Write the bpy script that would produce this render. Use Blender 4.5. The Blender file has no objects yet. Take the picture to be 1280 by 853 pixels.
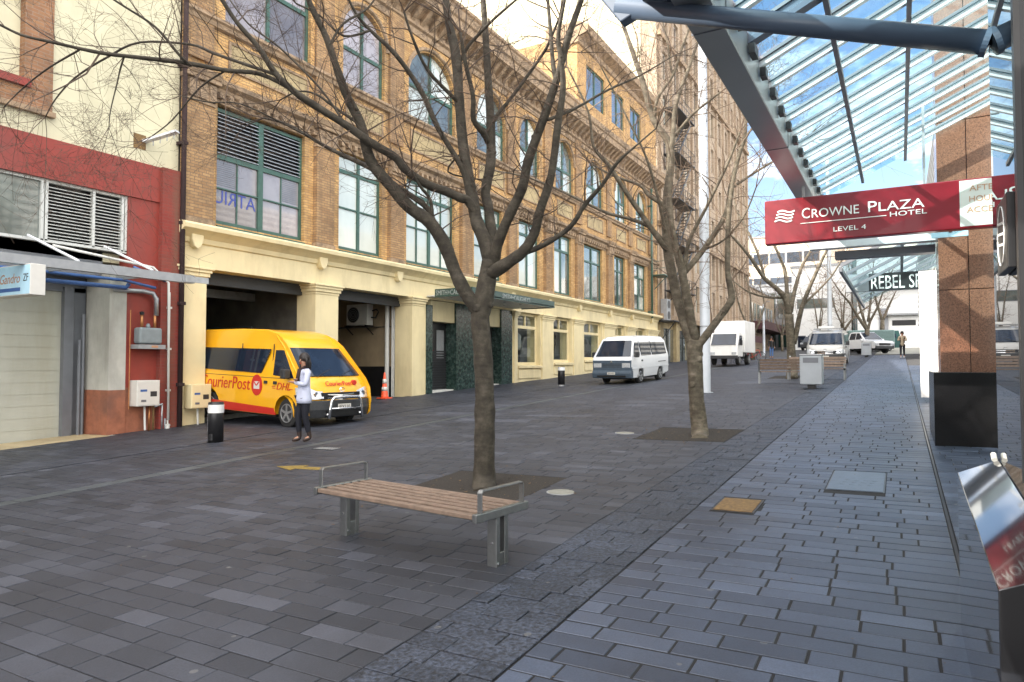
import bpy, bmesh, math, random
from mathutils import Vector, Matrix
R = math.radians
C = bpy.context.scene.collection
SC = bpy.context.scene
RND = random.Random(7)

# ------------------------------------------------------------------ camera
EYE = 1.65
HEAD = R(29.7)
cam_d = bpy.data.cameras.new('camera'); cam = bpy.data.objects.new('camera', cam_d); C.objects.link(cam)
cam_d.sensor_width = 36.0; cam_d.lens = 850 * 36 / 1280; cam_d.clip_start = 0.05; cam_d.clip_end = 3000
cam.location = (0, 0, EYE)
cam.rotation_euler = (math.pi / 2 + math.atan(28.5 / 850), 0, HEAD)
SC.camera = cam

# ------------------------------------------------------------------ world, sun, exposure
SUN_EL, SUN_AZ = R(36), R(48)         # azimuth measured from -Y towards -X
sun_dir = Vector((-math.sin(SUN_AZ) * math.cos(SUN_EL), -math.cos(SUN_AZ) * math.cos(SUN_EL), math.sin(SUN_EL)))
w = bpy.data.worlds.new('World'); SC.world = w; w.use_nodes = True
nt = w.node_tree; nt.nodes.clear()
out = nt.nodes.new('ShaderNodeOutputWorld'); bg = nt.nodes.new('ShaderNodeBackground')
sky = nt.nodes.new('ShaderNodeTexSky'); sky.sky_type = 'NISHITA'; sky.sun_disc = False
sky.sun_elevation = SUN_EL; sky.sun_rotation = math.pi + SUN_AZ
sky.air_density = 1.0; sky.dust_density = 1.5
tc = nt.nodes.new('ShaderNodeTexCoord')
mp = nt.nodes.new('ShaderNodeMapping'); mp.inputs['Scale'].default_value = (1.0, 1.0, 2.2)
nz = nt.nodes.new('ShaderNodeTexNoise'); nz.inputs['Scale'].default_value = 2.3; nz.inputs['Detail'].default_value = 7; nz.inputs['Roughness'].default_value = .6
cr = nt.nodes.new('ShaderNodeValToRGB'); cr.color_ramp.elements[0].position = .12; cr.color_ramp.elements[1].position = .30
mx = nt.nodes.new('ShaderNodeMixRGB'); mx.inputs[2].default_value = (13.8, 13.5, 13.3, 1)
L = nt.links.new
L(tc.outputs['Generated'], mp.inputs[0]); L(mp.outputs[0], nz.inputs['Vector'])
sx = nt.nodes.new('ShaderNodeVectorMath'); sx.operation = 'DOT_PRODUCT'; sx.inputs[1].default_value = (-.04, -.90, -.43)
L(tc.outputs['Generated'], sx.inputs[0])
ma = nt.nodes.new('ShaderNodeMath'); ma.operation = 'MULTIPLY_ADD'; ma.inputs[1].default_value = .45; L(sx.outputs['Value'], ma.inputs[0]); L(nz.outputs['Fac'], ma.inputs[2])
L(ma.outputs[0], cr.inputs[0])
L(cr.outputs[0], mx.inputs[0]); L(sky.outputs[0], mx.inputs[1]); L(mx.outputs[0], bg.inputs[0])
bg.inputs[1].default_value = 0.13
L(bg.outputs[0], out.inputs[0])
sd = bpy.data.lights.new('sun', 'SUN'); sd.energy = 5; sd.angle = R(.5); sd.color = (1, .93, .82)
so = bpy.data.objects.new('sun', sd); C.objects.link(so)
so.rotation_euler = sun_dir.to_track_quat('Z', 'Y').to_euler()
SC.view_settings.view_transform = 'Standard'; SC.view_settings.look = 'None'
SC.view_settings.exposure = 1.28; SC.view_settings.gamma = 1

def gz(x, y):                          # the street climbs away and falls to the left
    return .039 * min(max(y, -40), 95) + .02 * min(max(x, -17), 2)

# ------------------------------------------------------------------ materials
def new_mat(name):
    m = bpy.data.materials.new(name); m.use_nodes = True
    n = m.node_tree.nodes; b = n['Principled BSDF']
    return m, m.node_tree, b
def mat(name, col, rough=.6, var=.15, scale=8., bump=0., bscale=40., metal=0., coat=0., stain=None, stain_scale=1.2, stain_amt=.5, ior=None, streak=1., each=0.):
    m, t, b = new_mat(name)
    b.inputs['Roughness'].default_value = rough; b.inputs['Metallic'].default_value = metal
    b.inputs['Coat Weight'].default_value = coat
    if ior: b.inputs['IOR'].default_value = ior
    g = t.nodes.new('ShaderNodeNewGeometry')
    n = t.nodes.new('ShaderNodeTexNoise'); n.inputs['Scale'].default_value = scale; n.inputs['Detail'].default_value = 5
    t.links.new(g.outputs['Position'], n.inputs['Vector'])
    r = t.nodes.new('ShaderNodeValToRGB')
    r.color_ramp.elements[0].position = .3; r.color_ramp.elements[1].position = .7
    c0 = tuple(c * (1 - var) for c in col); c1 = tuple(min(1, c * (1 + var)) for c in col)
    r.color_ramp.elements[0].color = (*c0, 1); r.color_ramp.elements[1].color = (*c1, 1)
    t.links.new(n.outputs['Fac'], r.inputs[0]); last = r.outputs[0]
    if stain:
        mp = t.nodes.new('ShaderNodeMapping'); mp.inputs['Scale'].default_value = (1, 1, 1 / streak)
        t.links.new(g.outputs['Position'], mp.inputs[0])
        n2 = t.nodes.new('ShaderNodeTexNoise'); n2.inputs['Scale'].default_value = stain_scale; n2.inputs['Detail'].default_value = 8; n2.inputs['Roughness'].default_value = .65
        t.links.new(mp.outputs[0], n2.inputs['Vector'])
        r2 = t.nodes.new('ShaderNodeValToRGB'); r2.color_ramp.elements[0].position = .48; r2.color_ramp.elements[1].position = .7
        r2.color_ramp.elements[0].color = (0, 0, 0, 1); r2.color_ramp.elements[1].color = (stain_amt,) * 3 + (1,)
        t.links.new(n2.outputs['Fac'], r2.inputs[0])
        x = t.nodes.new('ShaderNodeMixRGB'); x.inputs[2].default_value = (*stain, 1)
        t.links.new(r2.outputs[0], x.inputs[0]); t.links.new(last, x.inputs[1]); last = x.outputs[0]
    if each:                       # each object of this material is a little lighter or darker (blinds, rooms behind)
        oi = t.nodes.new('ShaderNodeObjectInfo'); mr = t.nodes.new('ShaderNodeMapRange'); mr.inputs[3].default_value = 1 - each; mr.inputs[4].default_value = 1 + each * .35
        t.links.new(oi.outputs['Random'], mr.inputs[0]); sc_ = t.nodes.new('ShaderNodeVectorMath'); sc_.operation = 'SCALE'
        t.links.new(last, sc_.inputs[0]); t.links.new(mr.outputs[0], sc_.inputs['Scale']); last = sc_.outputs[0]
    t.links.new(last, b.inputs['Base Color'])
    if bump:
        n3 = t.nodes.new('ShaderNodeTexNoise'); n3.inputs['Scale'].default_value = bscale; n3.inputs['Detail'].default_value = 6
        t.links.new(g.outputs['Position'], n3.inputs['Vector'])
        bp = t.nodes.new('ShaderNodeBump'); bp.inputs['Strength'].default_value = bump; bp.inputs['Distance'].default_value = .02
        t.links.new(n3.outputs['Fac'], bp.inputs['Height']); t.links.new(bp.outputs[0], b.inputs['Normal'])
    return m
def brick_mat(name, c1, c2, mortar, bw=.23, bh=.078, rough=.85, stain=(.12, .08, .05), amt=.45):
    m, t, b = new_mat(name); b.inputs['Roughness'].default_value = rough
    g = t.nodes.new('ShaderNodeNewGeometry'); s = t.nodes.new('ShaderNodeSeparateXYZ'); t.links.new(g.outputs['Position'], s.inputs[0])
    ad = t.nodes.new('ShaderNodeMath'); ad.operation = 'ADD'; t.links.new(s.outputs[0], ad.inputs[0]); t.links.new(s.outputs[1], ad.inputs[1])
    c = t.nodes.new('ShaderNodeCombineXYZ'); t.links.new(ad.outputs[0], c.inputs[0]); t.links.new(s.outputs[2], c.inputs[1])
    k = t.nodes.new('ShaderNodeTexBrick'); k.inputs['Scale'].default_value = 1; k.inputs['Brick Width'].default_value = bw; k.inputs['Row Height'].default_value = bh
    k.inputs['Mortar Size'].default_value = .008; k.inputs['Mortar Smooth'].default_value = .2; k.inputs['Bias'].default_value = 0
    k.inputs['Color1'].default_value = (*c1, 1); k.inputs['Color2'].default_value = (*c2, 1); k.inputs['Mortar'].default_value = (*mortar, 1)
    t.links.new(c.outputs[0], k.inputs['Vector'])
    n2 = t.nodes.new('ShaderNodeTexNoise'); n2.inputs['Scale'].default_value = .9; n2.inputs['Detail'].default_value = 9; n2.inputs['Roughness'].default_value = .7
    t.links.new(g.outputs['Position'], n2.inputs['Vector'])
    r2 = t.nodes.new('ShaderNodeValToRGB'); r2.color_ramp.elements[0].position = .45; r2.color_ramp.elements[1].position = .72
    r2.color_ramp.elements[0].color = (0, 0, 0, 1); r2.color_ramp.elements[1].color = (amt,) * 3 + (1,)
    t.links.new(n2.outputs['Fac'], r2.inputs[0])
    x = t.nodes.new('ShaderNodeMixRGB'); x.inputs[2].default_value = (*stain, 1)
    t.links.new(r2.outputs[0], x.inputs[0]); t.links.new(k.outputs['Color'], x.inputs[1]); t.links.new(x.outputs[0], b.inputs['Base Color'])
    mp = t.nodes.new('ShaderNodeMapping'); mp.inputs['Scale'].default_value = (2.2, 2.2, .22); t.links.new(g.outputs['Position'], mp.inputs[0])
    n4 = t.nodes.new('ShaderNodeTexNoise'); n4.inputs['Scale'].default_value = 1.3; n4.inputs['Detail'].default_value = 6; t.links.new(mp.outputs[0], n4.inputs['Vector'])
    r4 = t.nodes.new('ShaderNodeValToRGB'); r4.color_ramp.elements[0].position = .5; r4.color_ramp.elements[1].position = .68; r4.color_ramp.elements[0].color = (0, 0, 0, 1); r4.color_ramp.elements[1].color = (.5, .5, .5, 1)
    t.links.new(n4.outputs['Fac'], r4.inputs[0]); x4 = t.nodes.new('ShaderNodeMixRGB'); x4.inputs[2].default_value = (*[s_ * 1.2 for s_ in stain], 1); t.links.new(r4.outputs[0], x4.inputs[0]); t.links.new(x.outputs[0], x4.inputs[1]); t.links.new(x4.outputs[0], b.inputs['Base Color'])
    bp = t.nodes.new('ShaderNodeBump'); bp.invert = True; bp.inputs['Strength'].default_value = .6; bp.inputs['Distance'].default_value = .01
    t.links.new(k.outputs['Fac'], bp.inputs['Height']); t.links.new(bp.outputs[0], b.inputs['Normal'])
    return m
def glass_mat(name, tint=(.9, .97, 1), base=.06, rough=.02, ior=1.5):
    m, t, b = new_mat(name); t.nodes.remove(b)
    o = t.nodes['Material Output']
    tr = t.nodes.new('ShaderNodeBsdfTransparent'); tr.inputs[0].default_value = (*tint, 1)
    gl = t.nodes.new('ShaderNodeBsdfGlossy'); gl.inputs['Roughness'].default_value = rough
    lw = t.nodes.new('ShaderNodeLayerWeight'); fr = t.nodes.new('ShaderNodeMath'); fr.operation = 'POWER'; fr.inputs[1].default_value = 5
    t.links.new(lw.outputs['Facing'], fr.inputs[0])
    a = t.nodes.new('ShaderNodeMath'); a.operation = 'MULTIPLY_ADD'; a.inputs[1].default_value = ior - 1; a.inputs[2].default_value = base; a.use_clamp = True
    mx = t.nodes.new('ShaderNodeMixShader')
    t.links.new(fr.outputs[0], a.inputs[0]); t.links.new(a.outputs[0], mx.inputs[0]); t.links.new(tr.outputs[0], mx.inputs[1]); t.links.new(gl.outputs[0], mx.inputs[2])
    t.links.new(mx.outputs[0], o.inputs[0])
    return m
def paver_mat(name, lo, hi, rough=.55, mottle=0.):
    m, t, b = new_mat(name)
    at = t.nodes.new('ShaderNodeAttribute'); at.attribute_name = 'tone'
    g = t.nodes.new('ShaderNodeNewGeometry')
    r = t.nodes.new('ShaderNodeValToRGB'); e = r.color_ramp.elements
    e[0].color = (*lo, 1); e[1].color = (*hi, 1)
    t.links.new(at.outputs['Fac'], r.inputs[0])
    n = t.nodes.new('ShaderNodeTexNoise'); n.inputs['Scale'].default_value = .7; n.inputs['Detail'].default_value = 10; n.inputs['Roughness'].default_value = .68
    t.links.new(g.outputs['Position'], n.inputs['Vector'])
    n2 = t.nodes.new('ShaderNodeTexNoise'); n2.inputs['Scale'].default_value = 38 if mottle else 90; n2.inputs['Detail'].default_value = 4
    t.links.new(g.outputs['Position'], n2.inputs['Vector'])
    r2 = t.nodes.new('ShaderNodeMapRange'); r2.inputs[1].default_value = .3; r2.inputs[2].default_value = .7; r2.inputs[3].default_value = .60; r2.inputs[4].default_value = 1.30
    t.links.new(n.outputs['Fac'], r2.inputs[0])
    r3 = t.nodes.new('ShaderNodeMapRange'); r3.inputs[1].default_value = .35; r3.inputs[2].default_value = .65; r3.inputs[3].default_value = 1 - .14 - mottle; r3.inputs[4].default_value = 1.14 + mottle
    t.links.new(n2.outputs['Fac'], r3.inputs[0])
    mu = t.nodes.new('ShaderNodeMath'); mu.operation = 'MULTIPLY'; t.links.new(r2.outputs[0], mu.inputs[0]); t.links.new(r3.outputs[0], mu.inputs[1])
    x = t.nodes.new('ShaderNodeVectorMath'); x.operation = 'SCALE'; t.links.new(r.outputs[0], x.inputs[0]); t.links.new(mu.outputs[0], x.inputs['Scale'])
    # small pale flecks of gum and lime
    n4 = t.nodes.new('ShaderNodeTexVoronoi'); n4.inputs['Scale'].default_value = 2.6; t.links.new(g.outputs['Position'], n4.inputs['Vector'])
    lt = t.nodes.new('ShaderNodeMath'); lt.operation = 'LESS_THAN'; lt.inputs[1].default_value = .06; t.links.new(n4.outputs['Distance'], lt.inputs[0])
    m5 = t.nodes.new('ShaderNodeMath'); m5.operation = 'MULTIPLY'; m5.inputs[1].default_value = .35; t.links.new(lt.outputs[0], m5.inputs[0])
    x2 = t.nodes.new('ShaderNodeMixRGB'); x2.inputs[2].default_value = (.2, .2, .19, 1); t.links.new(m5.outputs[0], x2.inputs[0]); t.links.new(x.outputs[0], x2.inputs[1])
    t.links.new(x2.outputs[0], b.inputs['Base Color'])
    rr = t.nodes.new('ShaderNodeMapRange'); rr.inputs[3].default_value = rough - .14; rr.inputs[4].default_value = rough + .18
    t.links.new(n.outputs['Fac'], rr.inputs[0]); t.links.new(rr.outputs[0], b.inputs['Roughness'])
    bp = t.nodes.new('ShaderNodeBump'); bp.inputs['Strength'].default_value = .9 if mottle else .25; bp.inputs['Distance'].default_value = .012 if mottle else .004
    t.links.new(n2.outputs['Fac'], bp.inputs['Height']); t.links.new(bp.outputs[0], b.inputs['Normal'])
    return m
M = {}
M['joint'] = mat('joint', (.012, .012, .014), .9)
M['paver'] = paver_mat('paver', (.023, .026, .035), (.068, .074, .095))
M['paver_r'] = paver_mat('paver_blue', (.024, .033, .054), (.072, .092, .138), .42)
M['cobble'] = paver_mat('cobble', (.016, .021, .032), (.048, .058, .083), .55, .5)
M['gutter'] = paver_mat('gutter', (.038, .045, .05), (.07, .08, .088), .5)
M['asphalt'] = mat('asphalt', (.05, .05, .052), .9, .2, 30, .4, 200)
M['pit'] = mat('pit', (.034, .028, .022), .95, .45, 60, .9, 120)
M['brick'] = brick_mat('yellow_brick', (.60, .37, .145), (.43, .24, .085), (.25, .17, .10), amt=.6)
M['brickdark'] = brick_mat('sooty_brick', (.42, .26, .12), (.29, .165, .075), (.17, .12, .08), amt=.75)
M['brickred'] = brick_mat('red_brick', (.25, .04, .028), (.21, .034, .024), (.2, .05, .04))
M['brickbrown'] = brick_mat('brown_brick', (.34, .17, .08), (.24, .11, .055), (.28, .2, .14))
M['brickpale'] = brick_mat('pale_brick', (.42, .32, .22), (.34, .25, .17), (.35, .3, .24), amt=.35)
M['stone'] = mat('weathered_stone', (.30, .21, .13), .85, .25, 5, .5, 25, stain=(.07, .055, .045), stain_scale=2.2, stain_amt=.75)
M['panel'] = mat('buff_panel', (.36, .28, .15), .85, .15, 4, .2, 30, stain=(.12, .09, .06), stain_amt=.5)
M['cream'] = mat('cream_paint', (.72, .61, .36), .6, .05, 2, .12, 12, stain=(.42, .34, .18), stain_scale=1.6, stain_amt=.45, streak=4)
M['creamwall'] = mat('cream_render', (.56, .52, .36), .75, .07, 2, .2, 14, stain=(.36, .33, .22), stain_scale=1.0, stain_amt=.5, streak=6)
M['redpaint'] = mat('red_paint', (.24, .034, .022), .6, .1, 3, .2, 20, stain=(.17, .05, .04), stain_amt=.6, streak=3)
M['terracotta'] = mat('terracotta_paint', (.30, .11, .06), .75, .2, 6, .3, 20, stain=(.14, .07, .05), stain_amt=.7)
M['green'] = mat('green_frame', (.04, .095, .072), .4, .15, 6)
M['greendark'] = mat('awning_green', (.025, .06, .05), .35, .15, 6)
M['marble'] = mat('green_marble', (.018, .036, .03), .18, .6, 9, stain=(.12, .17, .15), stain_scale=7, stain_amt=.6)
M['black'] = mat('black_paint', (.012, .012, .013), .35, .2)
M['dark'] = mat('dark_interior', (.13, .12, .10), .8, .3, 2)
M['rubber'] = mat('rubber', (.018, .018, .018), .8, .2)
M['whitep'] = mat('white_paint', (.78, .78, .76), .4, .04, 3, stain=(.5, .49, .45), stain_amt=.35, streak=3)
M['grey'] = mat('grey_metal', (.30, .31, .32), .45, .1, 6, metal=.2)
M['galv'] = mat('galvanised', (.42, .43, .44), .42, .12, 9, metal=.75, stain=(.22, .21, .2), stain_amt=.4)
M['steel'] = mat('steel', (.27, .28, .28), .36, .08, 20, metal=.9, bump=.06, bscale=60)
M['polesteel'] = mat('pole_paint', (.36, .39, .42), .35, .06, 3, metal=.1)
M['bluesteel'] = mat('blue_grey_steel', (.07, .10, .15), .45, .06, 3, coat=.2)
M['beam'] = mat('silver_beam', (.36, .38, .40), .32, .05, 2, metal=.45)
M['whitemetal'] = mat('white_metal', (.72, .74, .76), .35, .04, 3)
M['mullion'] = mat('mullion_grey', (.17, .18, .20), .4, .1, 3, metal=.3)
M['roller'] = mat('roller_door', (.40, .40, .34), .55, .06, 2, stain=(.3, .28, .2), stain_amt=.5, streak=5)
M['louvre'] = mat('louvre_grey', (.52, .53, .50), .5, .08, 4)
M['tile'] = mat('beige_tile', (.48, .38, .22), .5, .15, 3, stain=(.28, .2, .12), stain_amt=.5)
M['granite'] = mat('brown_granite', (.185, .085, .052), .22, .45, 70, coat=.3, stain=(.12, .06, .04), stain_scale=40, stain_amt=.6)
M['blackgranite'] = mat('black_granite', (.008, .008, .009), .2, .3, 60, ior=1.3)
M['mirror'] = mat('polished_black_stone', (.02, .02, .022), .05, .1, 6, ior=2.4, coat=.6)
M['shopglass'] = mat('shop_glass', (.012, .014, .018), .01, .1, 3, ior=2.1)
M['glass'] = glass_mat('canopy_glass', (.82, .95, .99), .03, ior=1.28)
M['clear'] = glass_mat('clear_glass', (.93, .96, .95), .05)
M['pane_pale'] = mat('pane_with_blind', (.56, .60, .55), .12, .06, 1.3, coat=1.0, ior=1.6, stain=(.42, .47, .43), stain_scale=.8, stain_amt=.6, streak=3, each=.3)
M['pane_lilac'] = mat('pane_lilac', (.36, .33, .34), .1, .1, 1.5, coat=1.0, ior=1.6, stain=(.20, .17, .18), stain_scale=.9, stain_amt=.7, each=.6)
M['pane_dark'] = mat('pane_dark', (.10, .12, .11), .06, .4, 1.0, coat=1.0, ior=1.7, stain=(.3, .32, .29), stain_scale=.9, stain_amt=.6, streak=3, each=.6)
M['pane_sky'] = mat('pane_sky', (.07, .09, .12), .03, .3, 1.0, coat=1.0, ior=2.0, each=.6)
M['wood'] = mat('bench_wood', (.19, .135, .10), .6, .25, 14, .3, 60, stain=(.18, .12, .09), stain_scale=6, stain_amt=.6)
M['bark'] = None
M['yellow'] = mat('yellow_paint', (.86, .43, .012), .3, .04, 2, coat=.6)
M['vanred'] = mat('van_red', (.55, .03, .02), .4, .05)
M['vanwhite'] = mat('van_white', (.74, .76, .78), .3, .03, 2, coat=.6)
M['silver'] = mat('silver_paint', (.36, .36, .35), .3, .04, 3, coat=.5, metal=.25)
M['carglass'] = mat('car_glass', (.012, .02, .035), .03, .3, 2, ior=1.5)
M['plastic'] = mat('dark_plastic', (.03, .032, .035), .5, .2, 20)
M['bluegrey'] = mat('blue_grey_plastic', (.055, .08, .11), .5, .1, 9)
M['chrome'] = mat('chrome', (.7, .71, .72), .12, .03, 5, metal=1.)
M['lamp'] = mat('headlamp', (.6, .63, .66), .06, .3, 30, coat=1., metal=.3)
M['amber'] = mat('amber_lens', (.7, .22, .02), .2)
M['signred'] = mat('sign_red', (.20, .002, .010), .35, .06, 2, coat=.15)
M['signwhite'] = mat('sign_white', (.62, .60, .55), .4, .03)
M['signtan'] = mat('sign_lettering', (.45, .23, .13), .5)
M['letter'] = mat('white_letter', (.85, .84, .80), .4, .02)
M['letterblue'] = mat('blue_letter', (.05, .07, .3), .5)
M['letterred'] = mat('red_letter', (.6, .02, .02), .5)
M['lettergrey'] = mat('grey_letter', (.3, .33, .32), .4)
M['orange'] = mat('cone_orange', (.85, .10, .03), .45, .08, 8)
M['blue'] = mat('blue_pipe', (.05, .12, .32), .45, .2, 5)
M['lightblue'] = mat('light_blue_sign', (.45, .68, .80), .4, .12, 3)
M['rust'] = mat('rusty_yellow', (.17, .10, .035), .8, .4, 30, stain=(.12, .07, .04), stain_scale=12, stain_amt=.9)
M['yellowmark'] = mat('yellow_marking', (.22, .15, .03), .8, .3, 30)
M['concrete'] = mat('concrete', (.24, .235, .20), .85, .12, 12, .3, 60)
M['coverblue'] = mat('cover_blue_grey', (.10, .13, .175), .5, .1, 12, .2, 90)
M['copper'] = mat('copper', (.45, .2, .08), .4, metal=.7)
M['meter'] = mat('meter_grey', (.20, .23, .24), .5, .1)
M['plasticwhite'] = mat('aged_white_plastic', (.60, .60, .56), .5, .06, 6)
M['skin'] = mat('skin', (.38, .2, .13), .5, .06, 9)
M['hair'] = mat('hair', (.018, .012, .01), .5, .2, 60)
M['shirt'] = mat('pale_blue_shirt', (.50, .53, .66), .8, .06, 12)
M['navy'] = mat('navy_cloth', (.006, .007, .014), .8, .2, 20)
M['boot'] = mat('brown_boot', (.028, .015, .011), .6, .2, 20)
M['scarf'] = mat('dark_scarf', (.03, .015, .015), .9)
M['tan'] = mat('tan_cloth', (.42, .34, .24), .8)
M['blackcloth'] = mat('black_cloth', (.02, .02, .022), .9)
M['jean'] = mat('blue_cloth', (.08, .16, .35), .85)
M['whitewall'] = mat('white_wall', (.80, .80, .78), .6, .03, 2)
M['peachwall'] = mat('peach_wall', (.62, .52, .40), .7, .08, .6)
M['greywall'] = mat('grey_wall', (.30, .31, .33), .7, .12, .8)
M['maroon'] = mat('maroon_awning', (.05, .012, .015), .6)
M['greenglass'] = mat('green_glass', (.02, .07, .06), .08, .2, 1, coat=1)
M['limegreen'] = mat('lime_green', (.25, .5, .03), .4)
M['tarp'] = mat('grey_green_cover', (.13, .2, .19), .7)
M['dryleaf'] = mat('dry_leaf', (.12, .075, .035), .8, .4, 30)
M['poster'] = mat('pale_poster', (.62, .64, .68), .5, .3, 14)
M['dullrender'] = mat('dull_render', (.44, .43, .38), .75, .1, 3, .2, 14, stain=(.25, .24, .21), stain_amt=.7, streak=3)
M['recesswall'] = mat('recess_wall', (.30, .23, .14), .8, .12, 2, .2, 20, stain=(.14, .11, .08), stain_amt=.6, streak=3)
M['leaf'] = mat('leaf', (.12, .2, .03), .6, .3, 9)

def bark_mat(nm='bark', kk=1.):
    m, t, b = new_mat(nm); b.inputs['Roughness'].default_value = .85
    g = t.nodes.new('ShaderNodeNewGeometry')
    n = t.nodes.new('ShaderNodeTexNoise'); n.inputs['Scale'].default_value = 7; n.inputs['Detail'].default_value = 12; n.inputs['Roughness'].default_value = .7
    mp = t.nodes.new('ShaderNodeMapping'); mp.inputs['Scale'].default_value = (2.5, 2.5, 9)
    n2 = t.nodes.new('ShaderNodeTexNoise'); n2.inputs['Scale'].default_value = 1.6; n2.inputs['Detail'].default_value = 5
    t.links.new(g.outputs['Position'], n.inputs['Vector']); t.links.new(g.outputs['Position'], mp.inputs[0]); t.links.new(mp.outputs[0], n2.inputs['Vector'])
    r = t.nodes.new('ShaderNodeValToRGB'); e = r.color_ramp.elements
    e[0].position = .3; e[0].color = (.03, .023, .018, 1); e[1].position = .72; e[1].color = (.125, .105, .08, 1)
    q = e.new(.5); q.color = (.062, .052, .036, 1)
    t.links.new(n.outputs['Fac'], r.inputs[0])
    r2 = t.nodes.new('ShaderNodeMapRange'); r2.inputs[1].default_value = .42; r2.inputs[2].default_value = .58; r2.inputs[3].default_value = .84; r2.inputs[4].default_value = 1.08
    t.links.new(n2.outputs['Fac'], r2.inputs[0])
    x = t.nodes.new('ShaderNodeVectorMath'); x.operation = 'SCALE'; t.links.new(r.outputs[0], x.inputs[0]); t.links.new(r2.outputs[0], x.inputs['Scale'])
    xk = t.nodes.new('ShaderNodeVectorMath'); xk.operation = 'SCALE'; xk.inputs['Scale'].default_value = kk; t.links.new(x.outputs[0], xk.inputs[0]); t.links.new(xk.outputs[0], b.inputs['Base Color'])
    a = t.nodes.new('ShaderNodeMath'); a.operation = 'ADD'; t.links.new(n.outputs['Fac'], a.inputs[0]); t.links.new(n2.outputs['Fac'], a.inputs[1])
    bp = t.nodes.new('ShaderNodeBump'); bp.inputs['Strength'].default_value = .8; bp.inputs['Distance'].default_value = .02
    t.links.new(a.outputs[0], bp.inputs['Height']); t.links.new(bp.outputs[0], b.inputs['Normal'])
    return m
M['bark'] = bark_mat('bark', .8); M['barkpale'] = bark_mat('pale_bark', 1.9)  # shade and sunlight put into a darker and a paler copy of the bark
M['twigpale'] = mat('pale_twig_bark', (.17, .12, .085), .85, .25, 3)  # paler twig copy: sunlight on the farther trees put into the colour
M['twig'] = mat('twig_bark', (.085, .058, .042), .85, .25, 3)

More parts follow.
